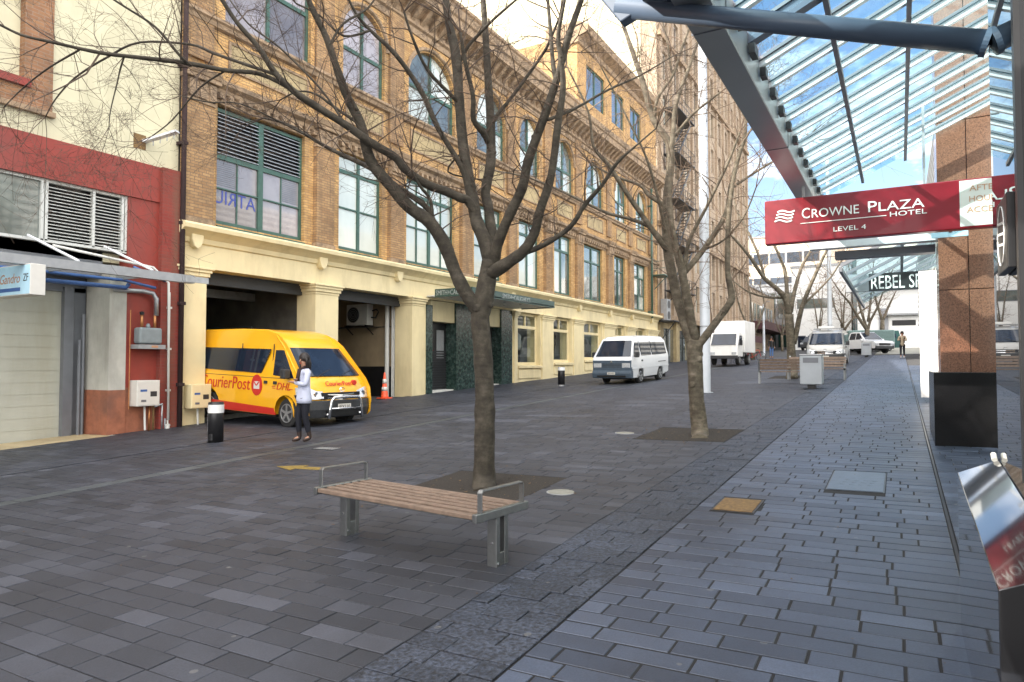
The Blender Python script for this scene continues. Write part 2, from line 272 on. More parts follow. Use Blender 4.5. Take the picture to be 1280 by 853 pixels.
# ------------------------------------------------------------------ mesh helpers
class MB:
    def __init__(s): s.v = []; s.f = []
    def add(s, vs, fs):
        o = len(s.v); s.v += [tuple(v) for v in vs]; s.f += [tuple(i + o for i in f) for f in fs]; return s
    def box(s, x0, x1, y0, y1, z0, z1):
        if x0 > x1: x0, x1 = x1, x0
        if y0 > y1: y0, y1 = y1, y0
        if z0 > z1: z0, z1 = z1, z0
        return s.add([(x0, y0, z0), (x1, y0, z0), (x1, y1, z0), (x0, y1, z0), (x0, y0, z1), (x1, y0, z1), (x1, y1, z1), (x0, y1, z1)],
                     [(0, 3, 2, 1), (4, 5, 6, 7), (0, 1, 5, 4), (1, 2, 6, 5), (2, 3, 7, 6), (3, 0, 4, 7)])
    def hexa(s, p):     # eight free corners, order as in box
        return s.add(p, [(0, 3, 2, 1), (4, 5, 6, 7), (0, 1, 5, 4), (1, 2, 6, 5), (2, 3, 7, 6), (3, 0, 4, 7)])
    def quad(s, a, b, c, d): return s.add([a, b, c, d], [(0, 1, 2, 3)])
    def beam(s, a, b, w, h, up=(0, 0, 1)):   # rectangular bar from a to b
        a = Vector(a); b = Vector(b); d = (b - a).normalized(); u = Vector(up)
        r = d.cross(u)
        if r.length < 1e-4: r = d.cross(Vector((1, 0, 0)))
        r.normalize(); u = r.cross(d).normalized()
        p = []
        for q in (a, b):
            for i, j in ((-1, -1), (1, -1), (1, 1), (-1, 1)): p.append(q + r * (w / 2 * i) + u * (h / 2 * j))
        return s.add(p, [(0, 1, 2, 3), (7, 6, 5, 4), (0, 4, 5, 1), (1, 5, 6, 2), (2, 6, 7, 3), (3, 7, 4, 0)])
    def tube(s, pts, rad, n=8, cap=True):
        pts = [Vector(p) for p in pts]
        if not hasattr(rad, '__len__'): rad = [rad] * len(pts)
        ref = None; rings = []; base = len(s.v); N = len(pts)
        for i, p in enumerate(pts):
            d = (pts[min(i + 1, N - 1)] - pts[max(i - 1, 0)])
            if d.length < 1e-9: d = Vector((0, 0, 1))
            d.normalize()
            if ref is None:
                ref = d.cross(Vector((0, 0, 1)) if abs(d.z) < .9 else Vector((1, 0, 0))).normalized()
            else:
                ref = (ref - d * ref.dot(d))
                if ref.length < 1e-5: ref = d.orthogonal()
                ref.normalize()
            q = d.cross(ref)
            for k in range(n):
                a = 2 * math.pi * k / n
                s.v.append(tuple(p + (ref * math.cos(a) + q * math.sin(a)) * rad[i]))
        for i in range(N - 1):
            for k in range(n):
                a = base + i * n + k; b = base + i * n + (k + 1) % n
                s.f.append((a, b, b + n, a + n))
        if cap:
            s.f.append(tuple(base + k for k in reversed(range(n)))); s.f.append(tuple(base + (N - 1) * n + k for k in range(n)))
        return s
    def cyl(s, x, y, z0, z1, r, n=16, r2=None): return s.tube([(x, y, z0), (x, y, z1)], [r, r if r2 is None else r2], n)
    def cylx(s, y, z, x0, x1, r, n=16): return s.tube([(x0, y, z), (x1, y, z)], r, n)
    def prism(s, poly, axis, a, b):      # polygon extruded along an axis; poly in the two other axes
        n = len(poly)
        def P(u, v, t): return {'x': (t, u, v), 'y': (u, t, v), 'z': (u, v, t)}[axis]
        return s.add([P(u, v, a) for u, v in poly] + [P(u, v, b) for u, v in poly],
                     [tuple(range(n)), tuple(reversed(range(n, 2 * n)))] + [(i, i + n, (i + 1) % n + n, (i + 1) % n) for i in range(n)])
    def lathe(s, prof, x, y, n=16):
        base = len(s.v)
        for r, z in prof:
            for k in range(n):
                a = 2 * math.pi * k / n; s.v.append((x + r * math.cos(a), y + r * math.sin(a), z))
        for i in range(len(prof) - 1):
            for k in range(n):
                a = base + i * n + k; b = base + i * n + (k + 1) % n; s.f.append((a, b, b + n, a + n))
        s.f.append(tuple(base + k for k in reversed(range(n)))); s.f.append(tuple(base + (len(prof) - 1) * n + k for k in range(n)))
        return s
    def sphere(s, c, r, nu=10, nv=8, sz=1.):
        prof = []
        base = len(s.v)
        for i in range(nv + 1):
            t = math.pi * i / nv
            for k in range(nu):
                a = 2 * math.pi * k / nu
                s.v.append((c[0] + r * math.sin(t) * math.cos(a), c[1] + r * math.sin(t) * math.sin(a), c[2] + r * sz * math.cos(t)))
        for i in range(nv):
            for k in range(nu):
                a = base + i * nu + k; b = base + i * nu + (k + 1) % nu; s.f.append((a, a + nu, b + nu, b))
        return s
    def build(s, name, m, parent=None, smooth=False, bevel=0., seg=2, fix=True, loc=None):
        me = bpy.data.meshes.new(name); me.from_pydata(s.v, [], s.f)
        if fix:
            bm = bmesh.new(); bm.from_mesh(me); bmesh.ops.recalc_face_normals(bm, faces=bm.faces); bm.to_mesh(me); bm.free()
        if isinstance(m, str): m = M[m]
        me.materials.append(m)
        if smooth: me.polygons.foreach_set('use_smooth', [True] * len(me.polygons))
        o = bpy.data.objects.new(name, me); C.objects.link(o)
        if parent: o.parent = parent
        if loc: o.location = loc
        if bevel:
            b = o.modifiers.new('bevel', 'BEVEL'); b.width = bevel; b.segments = seg; b.limit_method = 'ANGLE'; b.angle_limit = R(35)
            if smooth: o.modifiers.new('wn', 'WEIGHTED_NORMAL')
        return o
def thing(name, label, cat, loc=(0, 0, 0), rz=0, group=None, tilt=True):
    o = bpy.data.objects.new(name, None); C.objects.link(o); o.empty_display_size = .2
    o.location = loc; o.rotation_euler = (0, 0, rz); tag(o, label, cat, group); return o
def tag(o, label=None, cat=None, group=None, kind=None):
    if label: o['label'] = label
    if cat: o['category'] = cat
    if group: o['group'] = group
    if kind: o['kind'] = kind
    return o
def kids(o): return [c for c in bpy.data.objects if c.parent == o]
def copy_tree(o, loc=None, rz=None, label=None, parent=None):
    ch = kids(o)
    c = o.copy(); C.objects.link(c); c.parent = parent
    if loc is not None: c.location = loc
    if rz is not None: c.rotation_euler = (0, 0, rz)
    if label: c['label'] = label
    for k in ch: copy_tree(k, parent=c)
    return c
def text_mesh(txt, size, m, parent, matrix, name='lettering', extrude=.003, align='LEFT', width=None, space=1., shear=0.):
    cu = bpy.data.curves.new(name, 'FONT'); cu.body = txt; cu.size = size; cu.extrude = extrude; cu.align_x = align
    cu.space_character = space; cu.shear = shear; cu.resolution_u = 3
    o = bpy.data.objects.new(name, cu); C.objects.link(o)
    dg = bpy.context.evaluated_depsgraph_get(); me = bpy.data.meshes.new_from_object(o.evaluated_get(dg))
    bpy.data.objects.remove(o)
    if width:
        xs = [v.co.x for v in me.vertices]; k = width / max(1e-6, max(xs) - min(xs))
        for v in me.vertices: v.co.x *= k
    me.transform(matrix); me.materials.clear(); me.materials.append(M[m] if isinstance(m, str) else m)
    o = bpy.data.objects.new(name, me); C.objects.link(o); o.parent = parent
    return o
def frame_mat(origin, xdir, ydir):       # text plane: reading direction and up direction
    x = Vector(xdir).normalized(); y = Vector(ydir).normalized(); z = x.cross(y)
    m = Matrix((x, y, z)).transposed().to_4x4(); m.translation = Vector(origin); return m
# ================================================================== GROUND AND PAVING
def ground_sheet():
    xs = [-500, -200, -60, -17, -9, -4, 0, 2, 12, 60, 200, 500]; ys = [-300, -100, -40, -10, 0, 20, 45, 70, 95, 140, 300, 900]
    b = MB(); n = len(xs)
    for y in ys:
        for x in xs: b.v.append((x, y, gz(x, y) - .022))
    for j in range(len(ys) - 1):
        for i in range(n - 1): b.f.append((j * n + i, j * n + i + 1, (j + 1) * n + i + 1, (j + 1) * n + i))
    return b.build('ground', 'asphalt', fix=False)
tag(ground_sheet(), kind='structure')

PITS = [(-5.2, -3.62, 6.15, 7.72), (-4.0, -2.5, 11.25, 12.85), (-4.7, -2.7, 29.2, 31.2)]
COVERS = [(-1.62, -1.22, 6.72, 7.3), (-.72, -.16, 8.05, 9.2)]
def blocked(x0, x1, y0, y1):
    for a, b, c, d in PITS + COVERS:
        if x1 > a and x0 < b and y1 > c and y0 < d: return (a, b, c, d)
    return None
# base sheet under the pavers: the joints show it
def strip_sheet(name, x0, x1, y0, y1, m, dz, seg=24):
    b = MB()
    for i in range(seg + 1):
        y = y0 + (y1 - y0) * i / seg
        b.v += [(x0, y, gz(x0, y) + dz), (x1, y, gz(x1, y) + dz)]
    for i in range(seg): b.f.append((2 * i, 2 * i + 1, 2 * i + 3, 2 * i + 2))
    return b.build(name, m, fix=False)
def light_patch(x, y):                # light thrown back by windows, painted as paler pavers, plus scattered pale pavers
    for a, b, c, d in LIGHT:
        if a < x < b and c < y < d: return True
    return False
LIGHT = [(-6.6, -5.6, 17.0, 17.6), (-6.9, -5.5, 18.1, 18.7), (-6.6, -5.2, 19.2, 19.8), (-6.3, -5.0, 20.3, 20.9), (-7.9, -6.2, 14.3, 14.7), (-9.1, -7.2, 13.1, 13.5), (-10.6, -8.6, 14.0, 14.9), (-11, -9.6, 16, 17.1), (-5.4, -4.4, 26.0, 27.4)]  # fixed patches: reflected window light put into the paver tone
for i in range(34): 
    a = RND.uniform(-9, -2.8); c = RND.uniform(1, 26); LIGHT.append((a, a + RND.choice([.35, .7, 1.1]), c, c + .15))
NP = [0]
def pave(name, label, x0, x1, y0, y1, rowd, ln, m, tone=(0, .6), single=0, gap=.009, lift=.003, rough=False, along='x', bright=0.05, kind_x=1.):
    base = strip_sheet(name, x0, x1, y0, y1, 'joint', 0.)
    tag(base, kind='structure')
    cand = []
    if along == 'x':
        ny = int((y1 - y0) / rowd)
        for j in range(ny):
            ya = y0 + j * rowd; yb = ya + rowd; x = x0 - RND.uniform(0, ln * .62)
            while x < x1:
                l = ln * (RND.choice([.82, 1, 1, 1.15]) if not rough else RND.uniform(.7, 1.2)); xa, xb = max(x, x0), min(x + l, x1); x += l
                if x1 - xb < .11: xb = x1; x = x1 + 1
                if xb - xa < .02: continue
                q = blocked(xa, xb, ya, yb)
                if q:
                    cx = (xa + xb) / 2
                    if xa < q[0] - .04: xb = q[0]
                    elif xb > q[1] + .04: xa = q[1]
                    else: continue
                cand.append((xa, xb, ya, yb))
    else:
        y = y0
        while y < y1:
            cand.append((x0, x1, y, min(y + ln, y1))); y += ln
    eye = lambda c: (c[0] + c[1]) ** 2 / 4 + (c[2] + c[3]) ** 2 / 4
    def vis(c):
        x = (c[0] + c[1]) / 2; y = (c[2] + c[3]) / 2
        a = x * math.cos(HEAD) + y * math.sin(HEAD); f = -x * math.sin(HEAD) + y * math.cos(HEAD)
        return f > .5 and abs(a / f) < .79 and f > 2.9
    cand = [c for c in cand if vis(c) or eye(c) < 9]
    order = sorted([c for c in cand if vis(c)], key=eye)[:single]; pick = set(order)
    me_v, me_f, me_t = [], [], []
    def piece(c, ox, oy, oz):
        xa, xb, ya, yb = c; g = gap / 2; j = lambda a: RND.uniform(-a, a)
        h = lift + (RND.uniform(0, .004) if not rough else RND.uniform(0, .008))
        tz = j(.0008)
        P = [(xa + g, ya + g), (xb - g, ya + g), (xb - g, yb - g), (xa + g, yb - g)]
        bt = [(x - ox, y - oy, gz(x, y) - .004 - oz) for x, y in P]; e = .0035
        Q = [(xa + g + e, ya + g + e), (xb - g - e, ya + g + e), (xb - g - e, yb - g - e), (xa + g + e, yb - g - e)]
        md = [(x - ox, y - oy, gz(x, y) + h - .003 - oz) for x, y in P]
        tp = [(x - ox, y - oy, gz(x, y) + h + tz * (1 if k < 2 else -1) - oz) for k, (x, y) in enumerate(Q)]
        fs = [(8, 9, 10, 11)] + [(i + 4, (i + 1) % 4 + 4, (i + 1) % 4 + 8, i + 8) for i in range(4)] + [(i, (i + 1) % 4, (i + 1) % 4 + 4, i + 4) for i in range(4)]
        t = RND.uniform(*tone)
        if RND.random() < bright: t = min(1, t + .4)
        if light_patch((xa + xb) / 2, (ya + yb) / 2): t = .82
        return bt + md + tp, fs, t
    for c in cand:
        if c in pick:
            cx, cy = (c[0] + c[1]) / 2, (c[2] + c[3]) / 2; cz = gz(cx, cy)
            v, f, t = piece(c, cx, cy, cz)
            me = bpy.data.meshes.new('paver'); me.from_pydata(v, [], f); me.materials.append(M[m])
            a = me.attributes.new('tone', 'FLOAT', 'POINT'); a.data.foreach_set('value', [t] * len(v))
            o = bpy.data.objects.new('paver', me); C.objects.link(o); o.location = (cx, cy, cz); o.parent = base
        else:
            v, f, t = piece(c, 0, 0, 0); o_ = len(me_v); me_v += v; me_f += [tuple(i + o_ for i in q) for q in f]; me_t += [t] * len(v)
    if me_v:
        me = bpy.data.meshes.new('pavers'); me.from_pydata(me_v, [], me_f); me.materials.append(M[m])
        a = me.attributes.new('tone', 'FLOAT', 'POINT'); a.data.foreach_set('value', me_t)
        o = bpy.data.objects.new('distant_pavers', me); C.objects.link(o); o.parent = base; o['kind'] = 'stuff'
    return base
pave('street_paving', '', -9.2, -2.466, 1.2, 60, .172, .35, 'paver', (0, .45), single=280)
pave('footpath_paving', '', -1.774, .33, 1.0, 60, .172, .38, 'paver_r', (.1, .75), single=250, gap=.015, lift=.002)
pave('rough_stone_band', '', -2.462, -1.778, 1.2, 62, .172, .33, 'cobble', (.2, .7), single=60, gap=.008, rough=True)
pave('roadside_paving', '', -11.72, -9.52, 3, 60, .172, .35, 'paver', (.02, .5), single=20)
pave('kerbside_footpath', '', -15.75, -11.79, 3, 60, .172, .35, 'paver', (0, .4), single=20)
pave('gutter_stones', '', -9.5, -9.22, 3, 60, .3, .62, 'gutter', (.1, .9), single=30, along='y', gap=.014)
pave('building_edge_paving', '', .36, 1.6, 1.2, 40, .172, .38, 'paver_r', (.1, .7), single=60)
tag(strip_sheet('road', -9.2, -1.8, 60, 95, 'asphalt', .002, 8), kind='structure')
tag(strip_sheet('far_footpath', -1.78, 3, 62, 95, 'concrete', .003, 8), kind='structure')
s = strip_sheet('channel_slot', -11.79, -11.72, 3, 60, 'black', -.006); tag(s, kind='structure')
s = strip_sheet('drain_slot', .335, .355, 1, 40, 'black', -.008); tag(s, kind='structure')
for k, (a, b, c, d) in enumerate(PITS):
    q = MB()
    q.hexa([(a, c, gz(a, c) - .02), (b, c, gz(b, c) - .02), (b, d, gz(b, d) - .02), (a, d, gz(a, d) - .02)] +
           [(a, c, gz(a, c) + .003), (b, c, gz(b, c) + .003), (b, d, gz(b, d) + .003), (a, d, gz(a, d) + .003)])
    tag(q.build('tree_pit', 'pit'), kind='structure')

def slab(x0, x1, y0, y1, h0, h1):
    b = MB(); P = [(x0, y0), (x1, y0), (x1, y1), (x0, y1)]
    return b.hexa([(x, y, gz(x, y) + h0) for x, y in P] + [(x, y, gz(x, y) + h1) for x, y in P])
# covers and lids
t = thing('access_cover', 'rusty yellow square utility cover set in the blue-grey pavers', 'cover', (-1.42, 7.0, gz(-1.42, 7)))
def rel(b, o): b.v = [(x - o[0], y - o[1], z - o[2]) for x, y, z in b.v]; return b
rel(slab(-1.62, -1.22, 6.72, 7.3, 0, .006), t.location).build('frame', 'black', t)
rel(slab(-1.6, -1.24, 6.75, 7.27, .002, .011), t.location).build('cover_plate', 'rust', t)
t = thing('access_cover', 'large pale blue-grey rectangular cover in the right footpath', 'cover', (-.44, 8.6, gz(-.44, 8.6)))
rel(slab(-.72, -.16, 8.05, 9.2, 0, .004), t.location).build('frame', 'black', t)
rel(slab(-.705, -.175, 8.07, 9.18, .002, .011), t.location).build('cover_plate', 'coverblue', t)
b = MB()
for i in range(3):
    for j in range(4):
        x = -.6 + .09 * j + .02 * i; y = 8.35 + .13 * i; z = gz(x, y) + .0125
        b.box(x, x + .05, y, y + .05, z - .002, z)
rel(b, t.location).build('marking', 'bluegrey', t)
for x, y, r, lab in [(-3.33, 6.95, .15, 'round pale concrete lid in the paving right of the bench'), (-4.4, 11.9, .165, 'round pale concrete lid beside the second tree pit')]:
    z = gz(x, y); t = thing('manhole_lid', lab, 'lid', (x, y, z))
    MB().lathe([(r + .015, 0), (r + .015, .008), (r + .004, .009)], 0, 0, 24).build('rim', 'grey', t)
    MB().lathe([(r, 0), (r, .009), (r * .96, .0125), (0.01, .0125)], 0, 0, 24).build('lid', 'concrete', t)
z0 = gz(-7.6, 7.15)
b = MB().prism([(-.48, 0), (-.05, -.20), (-.05, -.085), (.42, -.085), (.42, .085), (-.05, .085), (-.05, .20)], 'z', .006, .0105)
b.v = [(x * math.cos(.1) - y * math.sin(.1), x * math.sin(.1) + y * math.cos(.1), z + .02 * x + .039 * y) for x, y, z in b.v]
tag(b.build('painted_arrow', 'yellowmark', loc=(-7.6, 7.15, z0)), 'faded yellow arrow painted on the paving behind the bench', 'marking')
t = thing('drain_grate', 'small dark drain grate in the paving near the woman', 'drain', (-8.7, 8.75, gz(-8.7, 8.75)))
rel(slab(-8.95, -8.45, 8.62, 8.88, 0, .009), t.location).build('frame', 'rubber', t)
b = MB()
for i in range(8):
    x = -8.92 + i * .058; z = gz(x, 8.75); b.box(x, x + .03, 8.64, 8.86, z + .008, z + .014)
rel(b, t.location).build('bar', 'grey', t)
# ================================================================== MAIN BUILDING (yellow brick, cream ground floor)
FX = -15.6
WINS = [(11.6, 14.65), (16.1, 18.2), (19.55, 22.65), (24.1, 26.4), (28.0, 30.1), (31.8, 33.9), (35.65, 38.4), (40.4, 42.35), (44.1, 46.5)]
Y0, Y1 = 10.55, 49.2
bld = thing('department_store', 'long yellow brick building with cream ground floor, green framed windows and arched upper windows', 'building', (FX, Y0, gz(FX, Y0)))
bo = bld.location
def P(b, name, m, parent=None, **k):     # build in world coordinates, store relative to the building
    par = parent or bld
    o = par.location if par.parent is None else par.location + par.parent.location
    b.v = [(x - bo[0], y - bo[1], z - bo[2]) for x, y, z in b.v]
    if par is not bld: pass
    return b.build(name, m, par, **k)
def wall_with_openings(b, ya, yb, za, zb, ops, x, depth=.3):
    ys = sorted({ya, yb} | {v for o in ops for v in o[:2]}); zs = sorted({za, zb} | {v for o in ops for v in o[2:4]})
    for i in range(len(ys) - 1):
        for j in range(len(zs) - 1):
            cy, cz = (ys[i] + ys[i + 1]) / 2, (zs[j] + zs[j + 1]) / 2
            if cy < ya or cy > yb or cz < za or cz > zb: continue
            if any(o[0] < cy < o[1] and o[2] < cz < o[3] for o in ops): continue
            b.quad((x, ys[i], zs[j]), (x, ys[i + 1], zs[j]), (x, ys[i + 1], zs[j + 1]), (x, ys[i], zs[j + 1]))
    for o in ops:
        a, c, d, e = o[:4]
        b.quad((x, a, d), (x - depth, a, d), (x - depth, a, e), (x, a, e)); b.quad((x, c, d), (x, c, e), (x - depth, c, e), (x - depth, c, d))
        b.quad((x, a, e), (x - depth, a, e), (x - depth, c, e), (x, c, e)); b.quad((x, a, d), (x, c, d), (x - depth, c, d), (x - depth, a, d))
    return b
ARCH = [(16.25, 18.3), (19.65, 22.65), (24.3, 26.7), (28.1, 30.1), (32.0, 34.2), (36.0, 38.6), (40.6, 42.6), (44.5, 46.6)]
ops1 = [(a, c, 5.35, 8.55) for a, c in WINS]
ops2 = [(a, c, 10.8, 13.65) for a, c in ARCH] + [(11.8, 14.85, 10.8, 13.3)]
b = MB(); wall_with_openings(b, Y0, Y1, 5.0, 14.3, ops1 + ops2, FX, .32)
# arch spandrels
for a, c in ARCH:
    r = (c - a) / 2; rz = min(r, 1.35); zc = 13.65 - rz; n = 12; ym = (a + c) / 2
    for i in range(n):
        t0 = math.pi * i / n; t1 = math.pi * (i + 1) / n
        p0 = (ym + r * math.cos(t0), zc + rz * math.sin(t0)); p1 = (ym + r * math.cos(t1), zc + rz * math.sin(t1))
        b.quad((FX, p0[0], p0[1]), (FX, p0[0], 13.65), (FX, p1[0], 13.65), (FX, p1[0], p1[1]))
        b.quad((FX, p0[0], p0[1]), (FX, p1[0], p1[1]), (FX - .32, p1[0], p1[1]), (FX - .32, p0[0], p0[1]))
P(b, 'brick_wall', 'brick', fix=False)
b = MB(); b.box(-32, FX - 8, Y0 + .05, Y1 - .05, -1, 14.2); b.box(-32, FX - .4, Y0 + .05, Y1 - .05, 14.35, 14.6)
for z in (4.9, 10.2): b.box(FX - 8.1, FX - .34, Y0 + .05, Y1 - .05, z - .2, z)
b.box(FX - 8, FX - .02, Y1 - .2, Y1 - .02, 0, 14.3)
b.box(FX - 8, FX - .02, Y0 + .02, Y0 + .2, 5.0, 14.3)
P(b, 'inner_structure', 'dark')

# pilasters
PIL = [(10.55, 11.45)] + [(WINS[i][1], WINS[i + 1][0]) for i in range(8)] + [(46.5, 49.2)]
for k, (a, c) in enumerate(PIL):
    m_ = (a + c) / 2; wd = min(.75, (c - a) * .62)
    if k == 0: m_ = 11.0; wd = .8
    if k == 9: m_ = 47.6; wd = 1.1
    b = MB(); b.box(FX - .01, FX + .16, m_ - wd / 2, m_ + wd / 2, 5.2, 8.32)
    b.box(FX - .01, FX + .10, m_ - wd / 2, m_ + wd / 2, 9.5, 14.25)
    P(b, 'pilaster', 'brickdark')
    P(MB().box(FX - .005, FX + .19, m_ - wd / 2 - .03, m_ + wd / 2 + .03, 5.19, 5.36), 'pilaster_base', 'stone')
    q = MB()
    q.box(FX - .005, FX + .20, m_ - wd / 2 - .03, m_ + wd / 2 + .03, 8.32, 8.42)
    for i in range(3):
        yy = m_ + (i - 1) * wd * .36; q.box(FX, FX + .26, yy - wd * .13, yy + wd * .13, 8.42, 8.86)
    q.box(FX - .005, FX + .22, m_ - wd / 2, m_ + wd / 2, 8.42, 8.88)
    q.box(FX - .005, FX + .33, m_ - wd / 2 - .09, m_ + wd / 2 + .09, 8.88, 9.0)
    P(q, 'capital', 'stone', bevel=.012, seg=1)
# entablature between the floors
b = MB()
prof = [(FX - .01, 8.55), (FX + .03, 8.56), (FX + .03, 8.78), (FX + .10, 8.82), (FX + .12, 8.92), (FX + .26, 9.0), (FX + .28, 9.12), (FX + .20, 9.15), (FX - .01, 9.22)]
b.prism(prof, 'y', Y0 + .02, Y1 - .02)
P(b, 'string_course', 'stone')
for (a, c) in PIL:
    m_ = (a + c) / 2; wd = min(1.0, c - a)
    b = MB(); b.prism([(FX, 8.86), (FX + .36, 9.0), (FX + .42, 9.13), (FX + .3, 9.2), (FX, 9.24)], 'y', m_ - wd / 2, m_ + wd / 2); P(b, 'course_break', 'stone')
b = MB()
for i in range(int((Y1 - Y0) / .3)):
    y = Y0 + .1 + i * .3; b.box(FX + .02, FX + .17, y, y + .13, 8.66, 8.80)
o = P(b, 'dentil_row', 'stone'); o['kind'] = 'stuff'
b = MB(); b.prism([(FX - .01, 10.48), (FX + .12, 10.52), (FX + .16, 10.62), (FX + .22, 10.66), (FX + .22, 10.74), (FX - .01, 10.80)], 'y', Y0 + .02, Y1 - .02)
P(b, 'sill_course', 'stone')
for a, c in [(11.8, 14.85)] + ARCH:      # recessed panels below the arched windows
    b = MB(); a += .1; c -= .1
    b.box(FX + .005, FX + .05, a, c, 9.55, 9.62); b.box(FX + .005, FX + .05, a, c, 10.28, 10.35); b.box(FX + .005, FX + .05, a, a + .07, 9.62, 10.28); b.box(FX + .005, FX + .05, c - .07, c, 9.62, 10.28)
    fr = P(b, 'panel_frame', 'stone')
    P(MB().box(FX + .004, FX + .018, a + .07, c - .07, 9.62, 10.28), 'panel', 'panel')
# worn relief lettering in the second panel
text_mesh('XIX', .42, 'stone', bld, Matrix.Translation(-bo) @ frame_mat((FX + .02, 16.75, 9.78), (0, 1, 0), (0, 0, 1)), 'relief_lettering', .012)

# roof cornice
b = MB()
b.prism([(FX - .02, 13.95), (FX + .06, 13.97), (FX + .06, 14.2), (FX + .16, 14.25), (FX + .16, 14.55), (FX + .42, 14.75), (FX + .78, 14.85), (FX + .80, 15.15), (FX + .88, 15.2), (FX + .95, 15.45), (FX + .9, 15.5), (FX - .3, 15.6), (FX - .3, 13.95)], 'y', Y0 + .02, Y1 - .02)
b.prism([(FX - .3, 15.55), (FX + .3, 15.5), (FX + .3, 16.0), (FX + .42, 16.08), (FX + .42, 16.2), (FX - .3, 16.25)], 'y', Y0 + .02, 34.9)
P(b, 'roof_cornice', 'stone')
b = MB()
for i in range(int((Y1 - Y0) / .55)):
    y = Y0 + .2 + i * .55; b.hexa([(FX + .1, y, 14.3), (FX + .3, y, 14.45), (FX + .3, y + .2, 14.45), (FX + .1, y + .2, 14.3), (FX + .1, y, 14.84), (FX + .74, y, 14.85), (FX + .74, y + .2, 14.85), (FX + .1, y + .2, 14.84)])
o = P(b, 'cornice_bracket_row', 'stone'); o['kind'] = 'stuff'
# hood mouldings over arches
for a, c in ARCH:
    r = (c - a) / 2 + .12; rz = min((c - a) / 2, 1.35) + .12; zc = 13.65 - min((c - a) / 2, 1.35); ym = (a + c) / 2
    b = MB(); pts = [(FX + .03, ym + r * math.cos(math.pi * i / 14), zc + rz * math.sin(math.pi * i / 14)) for i in range(15)]
    b.tube(pts, .075, 6); P(b, 'arch_moulding', 'stone')

# attic storey
b = MB(); aw = [(36.2, 39.0, 17.0, 19.2), (40.2, 42.4, 17.0, 19.2), (43.6, 45.8, 17.0, 19.2)]
wall_with_openings(b, 34.9, Y1, 15.6, 20.4, aw, FX - .05, .3)
b.quad((FX - .05, 34.9, 15.6), (FX - .05, 34.9, 20.4), (FX - 10, 34.9, 20.4), (FX - 10, 34.9, 15.6))
P(b, 'attic_wall', 'brick', fix=False)
b = MB(); b.prism([(FX - .07, 19.9), (FX + .05, 19.95), (FX + .1, 20.2), (FX + .6, 20.4), (FX + .7, 20.75), (FX + .1, 21.1), (FX - 2, 21.1), (FX - 2, 19.9)], 'y', 34.8, Y1 - .02); P(b, 'attic_cornice', 'stone')

# windows ------------------------------------------------------------
def window(ya, yb, za, zb, mull, trans, pane, x=FX - .2, frm='green', parent=bld, louv=None, fw=.09, arch=False):
    b = MB(); x1 = x + .07
    b.box(x, x1, ya, ya + fw, za, zb); b.box(x, x1, yb - fw, yb, za, zb)
    b.box(x, x1 - .003, ya + fw, yb - fw, za, za + fw * 1.1)
    if not arch: b.box(x, x1 - .003, ya + fw, yb - fw, zb - fw, zb)
    for (u, ww) in mull: b.box(x - .005, x1 + .01, ya + (yb - ya) * u - ww / 2, ya + (yb - ya) * u + ww / 2, za + .01, zb - .01)
    for (u, ww) in trans: b.box(x - .003, x1 + .004, ya + .01, yb - .01, u - ww / 2, u + ww / 2)
    w_ = P(b, 'window', frm, parent)
    top = louv[0] if louv else zb
    us = sorted([0] + [u for u, _ in mull] + [1]); zs = sorted([za] + [u for u, _ in trans if u < top - .01] + [top])
    for i in range(len(us) - 1):
        for j in range(len(zs) - 1):
            q = MB().box(x + .012, x + .022, ya + (yb - ya) * us[i] + .01, ya + (yb - ya) * us[i + 1] - .01, zs[j] + .01, zs[j + 1] - .01)
            P(q, 'pane', pane if isinstance(pane, str) else pane[(i + j) % len(pane)], w_)
    if louv:
        z = louv[0] + .06
        while z < louv[1] - .06:
            for i in range(2):
                u0, u1 = (0, .5) if i == 0 else (.5, 1)
                y_0 = ya + (yb - ya) * u0 + .09; y_1 = ya + (yb - ya) * u1 - .09
                q = MB().hexa([(x + .0, y_0, z + .03), (x + .10, y_0, z - .03), (x + .10, y_1, z - .03), (x + .0, y_1, z + .03), (x + .0, y_0, z + .045), (x + .10, y_0, z - .015), (x + .10, y_1, z - .015), (x + .0, y_1, z + .045)])
                P(q, 'louvre_slat', 'galv', w_)
            z += .105
        P(MB().box(x - .03, x - .02, ya, yb, louv[0], louv[1]), 'louvre_backing', 'black', w_)
    return w_
H = .11
window(*WINS[0], 5.37, 8.5, [(.5, .17)], [(7.2, .13), (6.35, .04)], ['pane_lilac'], louv=(7.25, 8.5))
for u in (.25, .75): P(MB().box(FX - .2, FX - .145, WINS[0][0] + (3.05) * u - .018, WINS[0][0] + 3.05 * u + .018, 5.4, 7.2), 'glazing_bar', 'green')
text_mesh('AЯTRIUM'.replace('Я', 'T')[:0] + 'ATRIU', .52, 'letterblue', bld, Matrix.Translation(-bo) @ frame_mat((FX - .172, 13.0, 5.95), (0, -1, 0), (0, 0, 1)), 'lettering', .002, width=1.35)
for a, c in ((11.72, 12.3), (14.0, 14.5)):
    for i in range(12):
        pass
for a, c in ((11.72, 12.32), (13.95, 14.5)):
    b = MB()
    for i in range(13): b.box(FX - .178, FX - .168, a, c, 6.45 + i * .055, 6.475 + i * .055)
    P(b, 'blind', 'mullion')['kind'] = 'stuff'
window(*WINS[1], 5.37, 8.5, [(.5, H)], [(7.95, .12), (6.75, .05)], 'pane_pale')
window(*WINS[2], 5.37, 8.5, [(.25, .035), (.5, .15), (.75, .035)], [(7.95, .12), (6.75, .05)], 'pane_pale')
window(*WINS[3], 5.37, 8.5, [(.5, H)], [(7.9, .12), (6.75, .05)], 'pane_pale')
window(*WINS[4], 5.37, 8.5, [(.5, H)], [(7.9, .12)], 'pane_pale')
